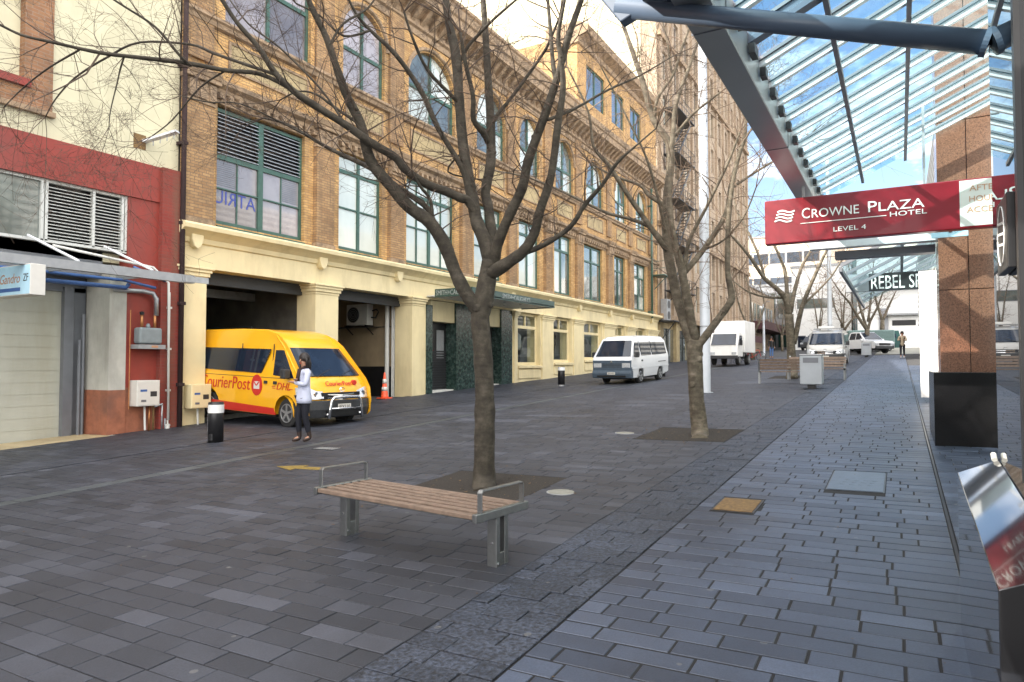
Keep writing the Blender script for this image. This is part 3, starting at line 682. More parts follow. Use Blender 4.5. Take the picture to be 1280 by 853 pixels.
window(*WINS[5], 5.37, 8.5, [(.5, H)], [(7.7, .12)], ['pane_pale', 'pane_dark'])
window(*WINS[6], 5.37, 8.5, [(.5, H)], [(7.6, .10)], ['pane_dark'])
window(*WINS[7], 5.37, 8.5, [(.5, H)], [(7.6, .10)], ['pane_dark'])
window(*WINS[8], 5.37, 8.5, [(.5, H)], [(7.6, .10), (6.4, .05)], ['pane_dark', 'pane_pale'])
window(11.8, 14.85, 10.82, 13.3, [(.5, H)], [(12.4, .12)], ['pane_lilac'])
for k, (a, c) in enumerate(ARCH):
    window(a, c, 10.82, 13.64, [(.5, H)], [(12.1, .12)], ['pane_lilac'] if k == 0 else (['pane_pale', 'pane_dark'] if k % 2 else ['pane_dark', 'pane_pale']), arch=True, fw=.11)
for a, c, d, e in aw: window(a, c, d, e, [(.5, H)], [], 'pane_sky', x=FX - .2)
for a, c in WINS:
    P(MB().prism([(FX - .25, 5.2), (FX + .05, 5.2), (FX + .05, 5.3), (FX - .25, 5.36)], 'y', a + .01, c - .01), 'sill', 'green')

# cream ground floor ----------------------------------------------------
gops = [(11.3, 15.09, -.5, 4.12), (16.05, 19.85, -.3, 4.12), (20.75, 27.35, 0, 4.12)]
SH = [(27.9, 30.2), (31.7, 34.0), (35.6, 38.4), (40.5, 42.4), (44.3, 46.6)]
for a, c in SH: gops.append((a, c, gz(FX, (a + c) / 2) + .75, 4.12))
b = MB(); wall_with_openings(b, Y0, Y1, -.6, 4.86, gops, FX, .74); P(b, 'cream_wall', 'cream', fix=False)
CP = [(10.55, 11.3), (15.09, 16.05), (19.85, 20.55), (27.35, 27.9), (30.2, 31.7), (34.0, 35.6), (38.4, 40.5), (42.4, 44.3), (46.6, 49.2)]
for i, (a, c) in enumerate(CP):
    b = MB(); e = -.006 if i < 3 else .12
    b.box(FX - .75 if i < 3 else FX - .2, FX + .07, a + e, c - e, gz(FX, a) - .3, 3.86); P(b, 'pier', 'cream', bevel=.01, seg=1)
    b = MB()
    for z0_, z1_, o_ in ((3.80, 3.88, .09), (3.88, 3.98, .13), (3.98, 4.06, .17), (4.06, 4.115, .21)):
        b.box(FX - .74 if i < 3 else FX - .2, FX + o_, a + e - (o_ - .07), c - e + (o_ - .07), z0_, z1_)
    P(b, 'pier_capital', 'cream', bevel=.008, seg=1)
b = MB(); b.prism([(FX - .01, 4.72), (FX + .06, 4.74), (FX + .10, 4.86), (FX + .22, 4.95), (FX + .30, 5.0), (FX + .38, 5.04), (FX + .40, 5.14), (FX + .36, 5.19), (FX - .01, 5.25)], 'y', Y0 - .1, Y1 - .01)
P(b, 'ground_cornice', 'cream')
for y in (10.95, 15.3, 19.0, 22.9, 27.2, 31.0, 34.8, 39.4, 43.4, 47.5):
    b = MB(); b.prism([(y - .17, 4.93), (y - .16, 4.78), (y - .09, 4.62), (y, 4.56), (y + .09, 4.62), (y + .16, 4.78), (y + .17, 4.93)], 'x', FX - .01, FX + .2)
    P(b, 'cornice_bracket', 'cream', bevel=.02, seg=2)

# garage interior (first opening) and recess with the air conditioner (second)
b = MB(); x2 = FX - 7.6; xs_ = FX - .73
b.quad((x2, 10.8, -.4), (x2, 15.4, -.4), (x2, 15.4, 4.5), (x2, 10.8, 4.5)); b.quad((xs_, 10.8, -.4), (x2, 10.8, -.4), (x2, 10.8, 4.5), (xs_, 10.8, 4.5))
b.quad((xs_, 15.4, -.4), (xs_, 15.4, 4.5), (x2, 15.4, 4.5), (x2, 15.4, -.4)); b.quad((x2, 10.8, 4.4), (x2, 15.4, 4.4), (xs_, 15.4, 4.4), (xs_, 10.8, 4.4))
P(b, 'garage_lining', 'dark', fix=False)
P(MB().box(x2 + .02, x2 + .05, 11.2, 13.0, .1, 2.9), 'inner_door', 'grey'); P(MB().box(x2 + .3, x2 + 4.5, 15.3, 15.38, 2.4, 2.9), 'cable_tray', 'mullion')
P(MB().box(FX - .70, FX - .50, 11.32, 15.07, 3.78, 4.11), 'roller_housing', 'plastic')
for i in range(4): P(MB().box(FX - 7.5, FX - .8, 11.4 + i * .95, 11.5 + i * .95, 4.2, 4.36), 'ceiling_beam', 'mullion')
P(MB().box(FX - 3, FX - 2.8, 11.1, 15.2, 3.7, 3.95), 'ceiling_duct', 'galv')
tag(slab(FX - 8, FX - .15, 10.9, 15.3, -.2, .13).build('garage_floor', 'concrete'), kind='structure')
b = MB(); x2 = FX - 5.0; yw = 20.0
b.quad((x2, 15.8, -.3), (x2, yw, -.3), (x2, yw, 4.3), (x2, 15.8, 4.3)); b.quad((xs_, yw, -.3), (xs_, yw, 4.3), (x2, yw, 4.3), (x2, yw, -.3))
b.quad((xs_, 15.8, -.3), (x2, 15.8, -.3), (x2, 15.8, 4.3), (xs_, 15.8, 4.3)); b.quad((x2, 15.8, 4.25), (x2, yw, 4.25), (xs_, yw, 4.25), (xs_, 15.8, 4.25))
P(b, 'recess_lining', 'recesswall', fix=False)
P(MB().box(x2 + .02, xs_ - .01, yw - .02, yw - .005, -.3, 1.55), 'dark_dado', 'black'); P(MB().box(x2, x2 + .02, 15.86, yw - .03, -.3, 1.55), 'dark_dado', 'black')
P(MB().box(FX - .70, FX - .5, 16.07, 19.83, 3.78, 4.11), 'roller_housing', 'plastic')
for xx, r in ((-16.75, .085), (-16.5, .035), (-16.42, .03)): P(MB().cyl(xx, yw - .12, 0, 4.2, r, 10), 'pipe', 'plasticwhite')
P(MB().beam((x2, yw - .04, 3.05), (-16.5, yw - .04, 3.05), .02, .03), 'conduit', 'plastic')
ac = thing('air_conditioner', 'grey wall-mounted air conditioner unit inside the second garage opening', 'air conditioner', (-18.0, yw - .05, 3.12), R(-90))
MB().box(0, .34, -.55, .5, 0, .80).build('casing', 'plasticwhite', ac, bevel=.02)
MB().tube([(.342, -.19, .4), (.36, -.19, .4)], [.30, .30], 20).build('fan_ring', 'black', ac)
b = MB()
for r in (.08, .15, .22, .29): b.tube([(.365, -.19 + r * math.cos(a * .524), .4 + r * math.sin(a * .524)) for a in range(13)], .006, 4)
b.build('fan_guard', 'grey', ac)
MB().tube([(.1, .5, .3), (.12, .72, .28), (.1, .85, .5), (.1, .75, .6), (.1, .55, .55)], .03, 6).build('hose', 'black', ac)
for yy in (-.52, .5):
    b = MB(); b.box(0, .45, yy - .03, yy + .03, -.06, 0); b.beam((0, yy, -.35), (.42, yy, -.05), .03, .03); b.build('bracket_arm', 'black', ac)
MB().box(.0, .5, -.7, .7, -.09, -.061).build('shelf', 'black', ac)

# entrance: green marble, dark doors, roller grille
for a, c in ((20.76, 21.15), (22.75, 24.35), (26.35, 27.33)):
    g = gz(FX, a)
    P(MB().box(FX - .5, FX + .03, a, c, g - .1, 3.9 if a < 21 else 4.1), 'marble_pier', 'marble' if a != 22.75 else 'marble', bevel=.006, seg=1)
P(MB().box(FX - .5, FX - .06, 21.15, 22.75, 3.3, 4.1), 'door_head', 'cream'); P(MB().box(FX - .5, FX - .06, 24.35, 26.35, 3.3, 4.1), 'door_head', 'cream')
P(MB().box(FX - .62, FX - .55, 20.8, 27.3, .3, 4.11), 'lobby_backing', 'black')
for a, c in ((21.15, 22.75), (24.35, 26.35)):
    g = gz(FX, a); d = P(MB().box(FX - .54, FX - .50, a, c, g, 3.3), 'door', 'pane_dark' if a > 99 else 'black')
    for i in range(16):
        P(MB().box(FX - .47, FX - .44, a + .03, c - .03, g + .1 + i * .1, g + .16 + i * .1), 'grille_slat', 'plastic', d)
    P(MB().box(FX - .5, FX - .1, a, c, g - .05, g + .11), 'door_step', 'plasticwhite')
P(MB().box(FX - .485, FX - .475, 22.1, 22.6, 1.85, 3.0), 'poster', 'grey')
b = MB(); yc, zc = 21.6, 2.1
b.prism([(yc + (.3 if i % 2 == 0 else .13) * math.sin(i * math.pi / 5), zc + (.3 if i % 2 == 0 else .13) * math.cos(i * math.pi / 5)) for i in range(10)], 'x', FX - .47, FX - .46); P(b, 'star', 'signred')
# awning
AX = -13.5
b = MB(); b.box(FX + .02, AX, 20.78, 27.5, 4.2, 4.24); P(b, 'awning_soffit', 'plasticwhite')
b = MB(); b.box(AX - .05, AX, 20.76, 27.55, 4.16, 4.46); b.box(FX + .41, AX - .05, 20.76, 20.81, 4.16, 4.46); b.box(FX + .42, AX - .05, 27.5, 27.55, 4.16, 4.46); b.box(FX + .42, AX - .05, 20.81, 27.5, 4.38, 4.43)
P(b, 'awning', 'greendark')
for i in range(2):
    for j in range(5): P(MB().cyl(FX + .7 + i * .8, 21.4 + j * 1.35, 4.185, 4.2, .06, 10), 'downlight', 'lamp')
TB = Matrix.Translation(-bo)
text_mesh('SMITH+CAUGHEY', .27, 'lettergrey', bld, TB @ frame_mat((FX + .45, 20.755, 4.22), (1, 0, 0), (0, 0, 1)), 'lettering', .004, width=1.55)
text_mesh("SMITH+CAUGHEY'S", .27, 'lettergrey', bld, TB @ frame_mat((AX + .005, 22.9, 4.22), (0, 1, 0), (0, 0, 1)), 'lettering', .004, width=2.3)

# shop windows with things inside
for k, (a, c) in enumerate(SH):
    g = gz(FX, (a + c) / 2) + .75
    w_ = window(a, c, g + .02, 4.1, [], [(3.42, .14)], 'clear', x=FX - .3, frm='cream', fw=.12)
    P(MB().prism([(FX - .3, g - .12), (FX + .12, g - .12), (FX + .12, g - .02), (FX - .3, g + .03)], 'y', a - .05, c + .05), 'sill', 'cream')
    P(MB().box(FX + .002, FX + .05, a, c, g - .62, g - .2), 'stall_riser', 'cream', bevel=.01, seg=1)
    b = MB(); x2 = FX - 1.9
    b.quad((x2, a - .3, g - .2), (x2, c + .3, g - .2), (x2, c + .3, 4.2), (x2, a - .3, 4.2)); b.quad((FX - .45, a - .3, g), (x2, a - .3, g), (x2, a - .3, 4.2), (FX - .45, a - .3, 4.2))
    b.quad((FX - .45, c + .3, g), (FX - .45, c + .3, 4.2), (x2, c + .3, 4.2), (x2, c + .3, g)); b.quad((x2, a - .3, g), (x2, c + .3, g), (FX - .45, c + .3, g), (FX - .45, a - .3, g))
    P(b, 'display_lining', 'greywall', fix=False)
    P(MB().box(FX - .31, FX - .22, (a + c) / 2 - .04, (a + c) / 2 + .04, 3.5, 4.0), 'glazing_bar', 'cream', w_)
    P(MB().box(FX - 1.2, FX - 1.16, a + .3 + .2 * k, a + 1.1 + .2 * k, g + .5, 3.3), 'display_panel', 'poster')
def mannequin(y, g, m):
    t = thing('mannequin', 'headless pale shop mannequin in grey clothes in the first shop window beyond the awning' if m == 'grey' else 'shop mannequin in dark clothes in the second shop window beyond the awning', 'mannequin', (FX - .8, y, g))
    MB().lathe([(.12, .75), (.17, .95), (.13, 1.15), (.19, 1.4), (.17, 1.5), (.06, 1.55), (.05, 1.62)], 0, 0, 12).build('torso', m, t, True)
    for s in (-1, 1):
        MB().tube([(0, s * .09, .85), (0, s * .1, .45), (.02, s * .1, 0.02)], [.085, .06, .045], 8).build('leg', 'navy', t, True)
        MB().tube([(0, s * .18, 1.42), (.02, s * .25, 1.15), (.1, s * .2, .92)], [.05, .04, .03], 8).build('arm', m, t, True)
    MB().cyl(0, 0, 0, .02, .2, 14).build('stand', 'steel', t)
mannequin(29.3, gz(FX, 29) + .75, 'grey'); mannequin(33.2, gz(FX, 33) + .75, 'navy')
# downpipe and green conduit
dp = thing('drainpipe', 'dark brown drainpipe at the left corner of the yellow brick building', 'pipe', (-15.38, 10.5, gz(-15.4, 10.5)))
MB().cyl(0, 0, 0, 14.5, .06, 10).build('pipe', 'scarf', dp, True)
b = MB()
for i in range(7): b.box(-.2, .07, -.075, .075, 1 + i * 2, 1.08 + i * 2)
b.build('pipe_clips', 'scarf', dp)['kind'] = 'stuff'
gp = thing('drainpipe', 'thin green downpipe near the far end of the yellow brick building', 'pipe', (FX + .3, 47.0, 4.9))
MB().cyl(0, 0, 0, 9.3, .08, 8).build('pipe', 'green', gp, True); b = MB()
for i in range(3): b.box(-.3, .08, -.1, .1, .4 + i * 3.8, .5 + i * 3.8)
b.build('pipe_clips', 'green', gp)['kind'] = 'stuff'
# ================================================================== LEFT BUILDING (red and cream)
lb = thing('corner_building', 'cream and red painted building with a roller door at the left edge', 'building', (FX, 10.5, gz(FX, 10.5)))
lo = lb.location
def Q(b, name, m, parent=None, **k):
    b.v = [(x - lo[0], y - lo[1], z - lo[2]) for x, y, z in b.v]; return b.build(name, m, parent or lb, **k)
b = MB()
b.box(FX - .3, FX, 7.55, 10.5, 6.42, 16.7); b.box(FX - .3, FX, -30, 7.55, 6.42, 6.9); b.box(FX - .3, FX, -30, 7.55, 6.9, 7.0)
b.box(-30, FX - .3, -30, 10.48, 4, 16.5)
Q(b, 'rendered_wall', 'creamwall')
b = MB(); wall_with_openings(b, -30, 7.55, 7.0, 16.7, [(5.3, 7.0, 7.5, 9.4), (5.3, 7.0, 11.5, 13.4), (1.5, 3.4, 7.5, 9.4)], FX + .07, .25); b.quad((FX + .07, 7.55, 7.0), (FX - .3, 7.55, 7.0), (FX - .3, 7.55, 16.7), (FX + .07, 7.55, 16.7)); b.box(FX - .3, FX + .07, -30, 7.55, 6.98, 7.0)
Q(b, 'brick_panel', 'brickbrown', fix=False)
for a, c, d, e in [(5.3, 7.0, 7.5, 9.4), (5.3, 7.0, 11.5, 13.4), (1.5, 3.4, 7.5, 9.4)]:
    w_ = Q(MB().box(FX - .17, FX - .13, a, c, d, e), 'window', 'creamwall')
    Q(MB().box(FX - .18, FX + .16, a - .1, c + .1, d - .16, d), 'sill', 'redpaint', w_)
    Q(MB().box(FX + .05, FX + .11, a - .1, c + .12, e, e + .28), 'lintel', 'redpaint', w_)
Q(MB().box(FX + .02, FX + .12, -10, 7.6, 6.86, 6.97), 'ledge', 'stone')
b = MB(); b.box(FX - .3, FX + .06, -30, 10.02, 5.56, 6.42); b.box(FX - .3, FX + .02, 9.25, 10.0, 1.1, 5.56)
Q(b, 'red_band', 'redpaint')
b = MB(); b.box(FX - .3, FX + .16, 10.0, 10.49, gz(FX, 10) - .2, 6.42); Q(b, 'red_pilaster', 'brickred')
Q(MB().box(FX - .3, FX + .025, 9.25, 9.995, -.3, 1.1), 'stained_plinth', 'terracotta')
Q(MB().box(FX - .9, FX + .04, 8.85, 9.24, 1.05, 3.9), 'rendered_pier', 'dullrender')
Q(MB().box(FX - .9, FX + .05, 8.84, 9.245, -.3, 1.05), 'pier_base', 'terracotta')
b = MB(); b.box(FX - 6, FX - .95, -30, 8.85, 3.3, 5.5); b.box(FX - 1.2, FX - .95, 8.6, 8.86, -.4, 3.4); b.box(FX - .95, FX - .3, -30, 8.86, 3.65, 4.25); Q(b, 'recess_head', 'mullion')
b = MB(); b.box(FX - .95, FX - .9, -30, 3.0, -2, 3.35); Q(b, 'recess_wall', 'greywall')
rd = Q(MB().box(FX - 1.05, FX - 1.0, 3.0, 8.35, -.5, 3.35), 'roller_door', 'roller')
b = MB()
for i in range(12): b.box(FX - 1.0, FX - .992, 3.02, 8.33, .2 + i * .26, .235 + i * .26)
Q(b, 'door_rib', 'roller', rd)
Q(MB().box(FX - 1.02, FX - .86, 8.35, 8.55, -.3, 3.4), 'door_jamb', 'mullion')
b = MB(); 
for yy, hh in ((8.66, 2.2), (8.74, 2.8)): b.cyl(FX - .8, yy, -.1, hh, .035, 8)
Q(b, 'pipe', 'mullion')
# window strip: glass and louvres
b = MB()
for y in (2.0, 4.7, 7.42, 7.5, 8.47, 9.12, 9.2): b.box(FX - .14, FX - .02, y, y + .055, 4.25, 5.56)
b.box(FX - .14, FX - .02, -10, 9.25, 4.22, 4.28); b.box(FX - .14, FX - .03, -10, 9.25, 5.5, 5.56)
wf = Q(b, 'window_frame', 'louvre')
for a, c in ((-10, 2.0), (2.06, 4.7), (4.76, 7.42)): Q(MB().box(FX - .1, FX - .09, a, c, 4.28, 5.5), 'pane', 'pane_dark', wf)
Q(MB().box(FX - .28, FX - .2, 7.5, 9.25, 4.2, 5.56), 'louvre_backing', 'black', wf)
z = 4.33
while z < 5.46:
    for a, c in ((7.56, 8.46), (8.53, 9.11)):
        Q(MB().hexa([(FX - .14, a, z + .02), (FX - .04, a, z - .015), (FX - .04, c, z - .015), (FX - .14, c, z + .02), (FX - .14, a, z + .03), (FX - .04, a, z - .003), (FX - .04, c, z - .003), (FX - .14, c, z + .03)]), 'louvre_slat', 'louvre', wf)
    z += .072
# tiles in front of the roller door
base = tag(slab(-16.6, -15.35, 3.0, 8.95, -.02, .006).build('tiled_apron', 'concrete'), kind='structure')
for i in range(4):
    for j in range(19):
        xa = -16.55 + i * .3; ya = 3.1 + j * .3
        if ya > 8.7: continue
        b = slab(xa + .004, xa + .292, ya + .004, ya + .292, .004, .012 + RND.uniform(0, .002)); cx, cy = xa + .15, ya + .15; cz = gz(cx, cy)
        b.v = [(x - cx, y - cy, z - cz) for x, y, z in b.v]; o = b.build('tile', 'tile', base, loc=(cx, cy, cz))
# bracket arm and rust stain
Q(MB().box(FX - .01, FX + .01, 9.35, 9.65, 6.75, 7.1), 'rust_patch', 'rust')
br = thing('wall_bracket', 'pale metal bracket projecting from the cream wall above the red band', 'bracket', (FX + .02, 9.6, 6.95))
MB().beam((0, 0, 0), (.75, .35, .22), .16, .05).build('arm', 'whitemetal', br)
b = MB()
for i in range(4): b.cyl(.2 + .16 * i, .1 + .07 * i, -.1 + .05 * i, .08 + .05 * i, .012, 6)
b.build('prong', 'grey', br)

# glass canopy of the left building
lc = thing('glass_canopy', 'small grey steel and glass canopy over the roller door', 'canopy', (-14.3, 10.0, 3.6))
def LC(b, n, m, **k): b.v = [(x + 14.3, y - 10, z - 3.6) for x, y, z in b.v]; return b.build(n, m, lc, **k)
LC(MB().box(-14.25, -14.1, -4, 9.95, 3.5, 3.68), 'edge_beam', 'grey')
LC(MB().box(-14.12, -14.08, 9.7, 10.3, 3.52, 3.66), 'beam_tip', 'galv')
for i in range(9):
    y = 9.0 - i * 1.55
    LC(MB().tube([(-15.55, y - .3, 4.3), (-14.2, y, 3.7)], .028, 6), 'tie_rod', 'whitemetal')
    LC(MB().box(-15.6, -14.25, y - .025, y + .025, 3.56, 3.66), 'rafter', 'grey')
LC(MB().hexa([(-15.6, -4, 3.69), (-14.2, -4, 3.69), (-14.2, 9.6, 3.69), (-15.6, 9.6, 3.69), (-15.6, -4, 3.7), (-14.2, -4, 3.7), (-14.2, 9.6, 3.7), (-15.6, 9.6, 3.7)]), 'glass_roof', 'clear')
bp_ = thing('blue_pipe', 'pair of blue pipes running along the wall above the roller door', 'pipe', (FX, 9.6, 3.5))
def BPp(pts, r, m='blue', n='pipe'):
    b = MB().tube([(x - FX, y - 9.6, z - 3.5) for x, y, z in pts], r, 8); return b.build(n, m, bp_, True)
BPp([(-15.5, -4, 3.35), (-15.45, 9.15, 3.4), (-15.4, 9.2, 3.5)], .05); BPp([(-15.3, -4, 3.55), (-15.3, 9.0, 3.55), (-15.35, 9.8, 3.45)], .035)
BPp([(-15.5, 7.6, 4.15), (-15.45, 9.2, 4.0), (-15.45, 9.8, 3.95), (-15.3, 10.1, 3.6), (-15.3, 10.15, .3)], .03, 'plasticwhite'); BPp([(-15.42, 9.3, 3.9), (-15.42, 10.1, 3.65)], .03)
# hanging light box
ls = thing('hanging_sign', 'pale blue and white light box hanging under the canopy at the left edge', 'sign', (-13.9, 6.45, 2.93))
MB().box(-1.7, 0, 0, .26, 0, .58).build('box', 'signwhite', ls, bevel=.01)
MB().box(-1.68, -.02, -.004, .002, .02, .56).build('face', 'lightblue', ls)
text_mesh('Gandro', .26, 'signtan', ls, frame_mat((-1.15, -.006, .24), (1, 0, 0), (0, 0, 1)), 'lettering', .002, width=.75, shear=.3)
text_mesh('ZF', .2, 'plastic', ls, frame_mat((-.25, -.006, .26), (1, 0, 0), (0, 0, 1)), 'lettering', .002, width=.18)
b = MB().box(-1.2, -.35, -.006, -.003, .08, .15); b.build('blue_line', 'blue', ls)
b = MB()
for x in (-1.3, -.25): b.cyl(x, .13, .58, .62, .012, 6)
b.build('hanger', 'grey', ls)
# gas meter and boxes
gm = thing('gas_meter', 'grey gas meter with copper pipes on the red wall', 'meter', (FX + .02, 9.68, 2.0))
MB().box(.03, .3, -.28, .28, .12, .5).build('meter_body', 'meter', gm, bevel=.05, seg=3); MB().box(0, .34, -.33, .33, 0, .1).build('shelf', 'grey', gm)
MB().box(.341, .345, -.02, .14, .03, .08).build('label', 'signtan', gm)
MB().lathe([(.04, .5), (.05, .54), (.03, .6)], .16, .0, 10).build('cap', 'meter', gm)
for s in (-.15, .17): MB().tube([(.15, s, .48), (.15, s, .8)], .035, 8).build('pipe', 'copper', gm, True)
MB().tube([(.15, .2, .8), (.15, .2, 1.2), (.13, .12, 1.33), (.1, -.1, 1.36), (0, -.75, 1.34)], .055, 8).build('pipe', 'galv', gm, True)
MB().tube([(.08, -.38, .9), (.08, -.38, -1.4)], .012, 6).build('pipe', 'copper', gm)
MB().lathe([(.05, .8), (.055, .86), (.02, .88)], .15, -.15, 8).build('tap', 'black', gm)
def mbox(name, lab, y, z, x, m, w=.56, h=.6, text=True):
    t = thing(name, lab, 'meter box', (x, y, z))
    MB().box(0, .3, -w / 2, w / 2, 0, h).build('case', m, t, bevel=.015)
    MB().box(.3, .306, -w / 2 + .03, w / 2 - .03, .03, h - .03).build('door', m, t)
    MB().box(.307, .31, .04, .2, .22, .34).build('display', 'plastic', t); MB().box(.307, .31, -.2, -.04, .34, .39).build('label', 'blue', t)
    MB().box(.307, .31, -.18, -.06, .1, .15).build('label', 'mullion', t)
    MB().tube([(.15, 0, 0), (.15, .02, -h * .95)], .025, 6).build('conduit', 'plasticwhite', t)
    return t
mbox('meter_box', 'white electricity meter box with stickers on the red wall', 9.62, gz(-15.5, 9.6) + .6, FX + .04, 'signwhite')
mbox('meter_box', 'cream painted meter box on the first cream pier', 10.98, gz(-15.5, 11) + .42, FX + .08, 'cream')
gr = thing('gas_pipework', 'rusty valves and conduits at the foot of the red wall', 'pipes', (FX + .05, 9.75, gz(FX, 9.75)))
for s, h, m in ((0, .55, 'copper'), (.1, .62, 'rust'), (.32, .6, 'galv'), (.4, .25, 'grey')):
    MB().tube([(.12, s, 0), (.12, s, h), (0, s + .05, h + .02)], .025, 6).build('pipe', m, gr, True)
MB().tube([(.12, .1, .55), (.14, .32, .62)], .02, 6).build('pipe', 'galv', gr)
wp = thing('conduit', 'thin white conduit running up the red pilaster', 'pipe', (FX + .2, 10.2, gz(FX, 10.2)))
MB().cyl(0, 0, 0, 3.3, .022, 6).build('pipe', 'plasticwhite', wp); b = MB()
for z in (.06, .9, 1.9, 2.9): b.box(-.04, .03, -.05, .05, z, z + .05)
b.cyl(0, 0, 0, .1, .05, 8); b.build('clip', 'plasticwhite', wp)
# ================================================================== VEHICLES  (local axes: +x forward, +y left, z up; origin on the ground under the rear axle)
def arc(cx, r, n=9, z0=.0, cz=None):        # wheel arch, from the front side to the rear side
    cz = .33 if cz is None else cz
    a0 = math.asin(max(-1, min(1, (z0 - cz) / r)))
    return [(cx + r * math.cos(a0 + (math.pi - 2 * a0) * i / n), cz + r * math.sin(a0 + (math.pi - 2 * a0) * i / n)) for i in range(n + 1)]
def hw_fn(levels):
    def f(z):
        if z <= levels[0][0]: return levels[0][1]
        for (a, b), (c, d) in zip(levels, levels[1:]):
            if z <= c: return b + (d - b) * (z - a) / (c - a)
        return levels[-1][1]
    return f
def body_shell(lower, upper, belt, hw, nose):   # lower/upper outlines (x,z) sharing the belt line; nose(x,z)->narrowing
    b = MB()
    def side(poly, s):
        return [(x, s * (hw(z) - nose(x, z)), z) for x, z in poly]
    for poly in (lower, upper):
        for s in (-1, 1):
            v = side(poly, s); b.add(v, [tuple(range(len(v)))])
    outline = lower[lower.index(belt[0]):] if False else None
    # cross strips along every outer edge (skip the shared belt edge)
    NS = 14
    for poly in (lower, upper):
        n = len(poly)
        for i in range(n):
            p, q = poly[i], poly[(i + 1) % n]
            if (p in belt and q in belt): continue
            for k in range(NS):
                def pt(c, u):
                    h = hw(c[1]) - nose(c[0], c[1]); u_ = u
                    bulge = nose_bulge(c, u_)
                    return (c[0] + bulge[0], h * u_, c[1] + bulge[1])
                u0, u1 = -1 + 2 * k / NS, -1 + 2 * (k + 1) / NS
                b.quad(pt(p, u0), pt(p, u1), pt(q, u1), pt(q, u0))
    return b
nose_bulge = lambda c, u: (0, 0)
def finish_shell(b, name, m, t, bevel=.035):
    me = bpy.data.meshes.new(name); me.from_pydata(b.v, [], b.f)
    bm = bmesh.new(); bm.from_mesh(me); bmesh.ops.remove_doubles(bm, verts=bm.verts, dist=.0008); bmesh.ops.recalc_face_normals(bm, faces=bm.faces)
    bmesh.ops.triangulate(bm, faces=[f for f in bm.faces if len(f.verts) > 4]); bm.to_mesh(me); bm.free()
    me.materials.append(M[m]); me.polygons.foreach_set('use_smooth', [True] * len(me.polygons))
    o = bpy.data.objects.new(name, me); C.objects.link(o); o.parent = t
    if bevel:
        q = o.modifiers.new('bevel', 'BEVEL'); q.width = bevel; q.segments = 3; q.limit_method = 'ANGLE'; q.angle_limit = R(28)
    o.modifiers.new('wn', 'WEIGHTED_NORMAL')
    return o
def side_patch(poly, hw, m, t, name, s, off=.006, th=.02, label=None):
    v = [(x, s * (hw(z) + off), z) for x, z in poly] + [(x, s * (hw(z) + off - th), z) for x, z in poly]; n = len(poly)
    b = MB().add(v, [tuple(range(n)), tuple(reversed(range(n, 2 * n)))] + [(i, i + n, (i + 1) % n + n, (i + 1) % n) for i in range(n)])
    return b.build(name, m, t)
def across(prof, hwf, m, t, name, off=.006, th=.02, u=(-.9, .9), n=14):   # panel across the nose: prof = two (x,z) points, bottom & top; u per end
    (x0, z0), (x1, z1) = prof; d = Vector((x1 - x0, 0, z1 - z0)).normalized(); nrm = Vector((d.z, 0, -d.x))
    b = MB(); rows = []
    ub, ut = (u, u) if not isinstance(u[0], tuple) else u
    for (x, z, uu) in ((x0, z0, ub), (x1, z1, ut)):
        r = []
        for k in range(n + 1):
            q = uu[0] + (uu[1] - uu[0]) * k / n; bl = nose_bulge((x, z), q)
            r.append(Vector((x + bl[0], hwf(z) * q, z + bl[1])))
        rows.append(r)
    for k in range(n):
        a, bq, c, e = rows[0][k], rows[0][k + 1], rows[1][k + 1], rows[1][k]
        b.hexa([p + nrm * (off - th) for p in (a, bq, c, e)] + [p + nrm * off for p in (a, bq, c, e)])
    return b.build(name, m, t)
def wheel(t, x, y, r=.33, w=.2, side=-1, rim='galv', spokes=5):
    wh = MB().tube([(x, y - w / 2, r), (x, y - w / 2 + .02, r), (x, y + w / 2 - .02, r), (x, y + w / 2, r)], [r - .03, r, r, r - .03], 24).build('wheel', 'rubber', t)
    yo = y + side * (w / 2)
    MB().tube([(x, yo - side * .02, r), (x, yo + side * .004, r)], [r * .66, r * .66], 20).build('rim', 'plastic', wh)
    b = MB()
    b.tube([(x + r * .63 * math.cos(a * .3142), yo + side * .006, r + r * .63 * math.sin(a * .3142)) for a in range(21)], .014, 5)
    for k in range(spokes):
        a = k * 2 * math.pi / spokes + .3
        b.beam((x, yo + side * .008, r), (x + r * .62 * math.cos(a), yo + side * .008, r + r * .62 * math.sin(a)), .022, .05)
    b.tube([(x, yo - side * .01, r), (x, yo + side * .02, r)], [.06, .045], 12)
    b.build('hubcap', rim, wh)
    return wh
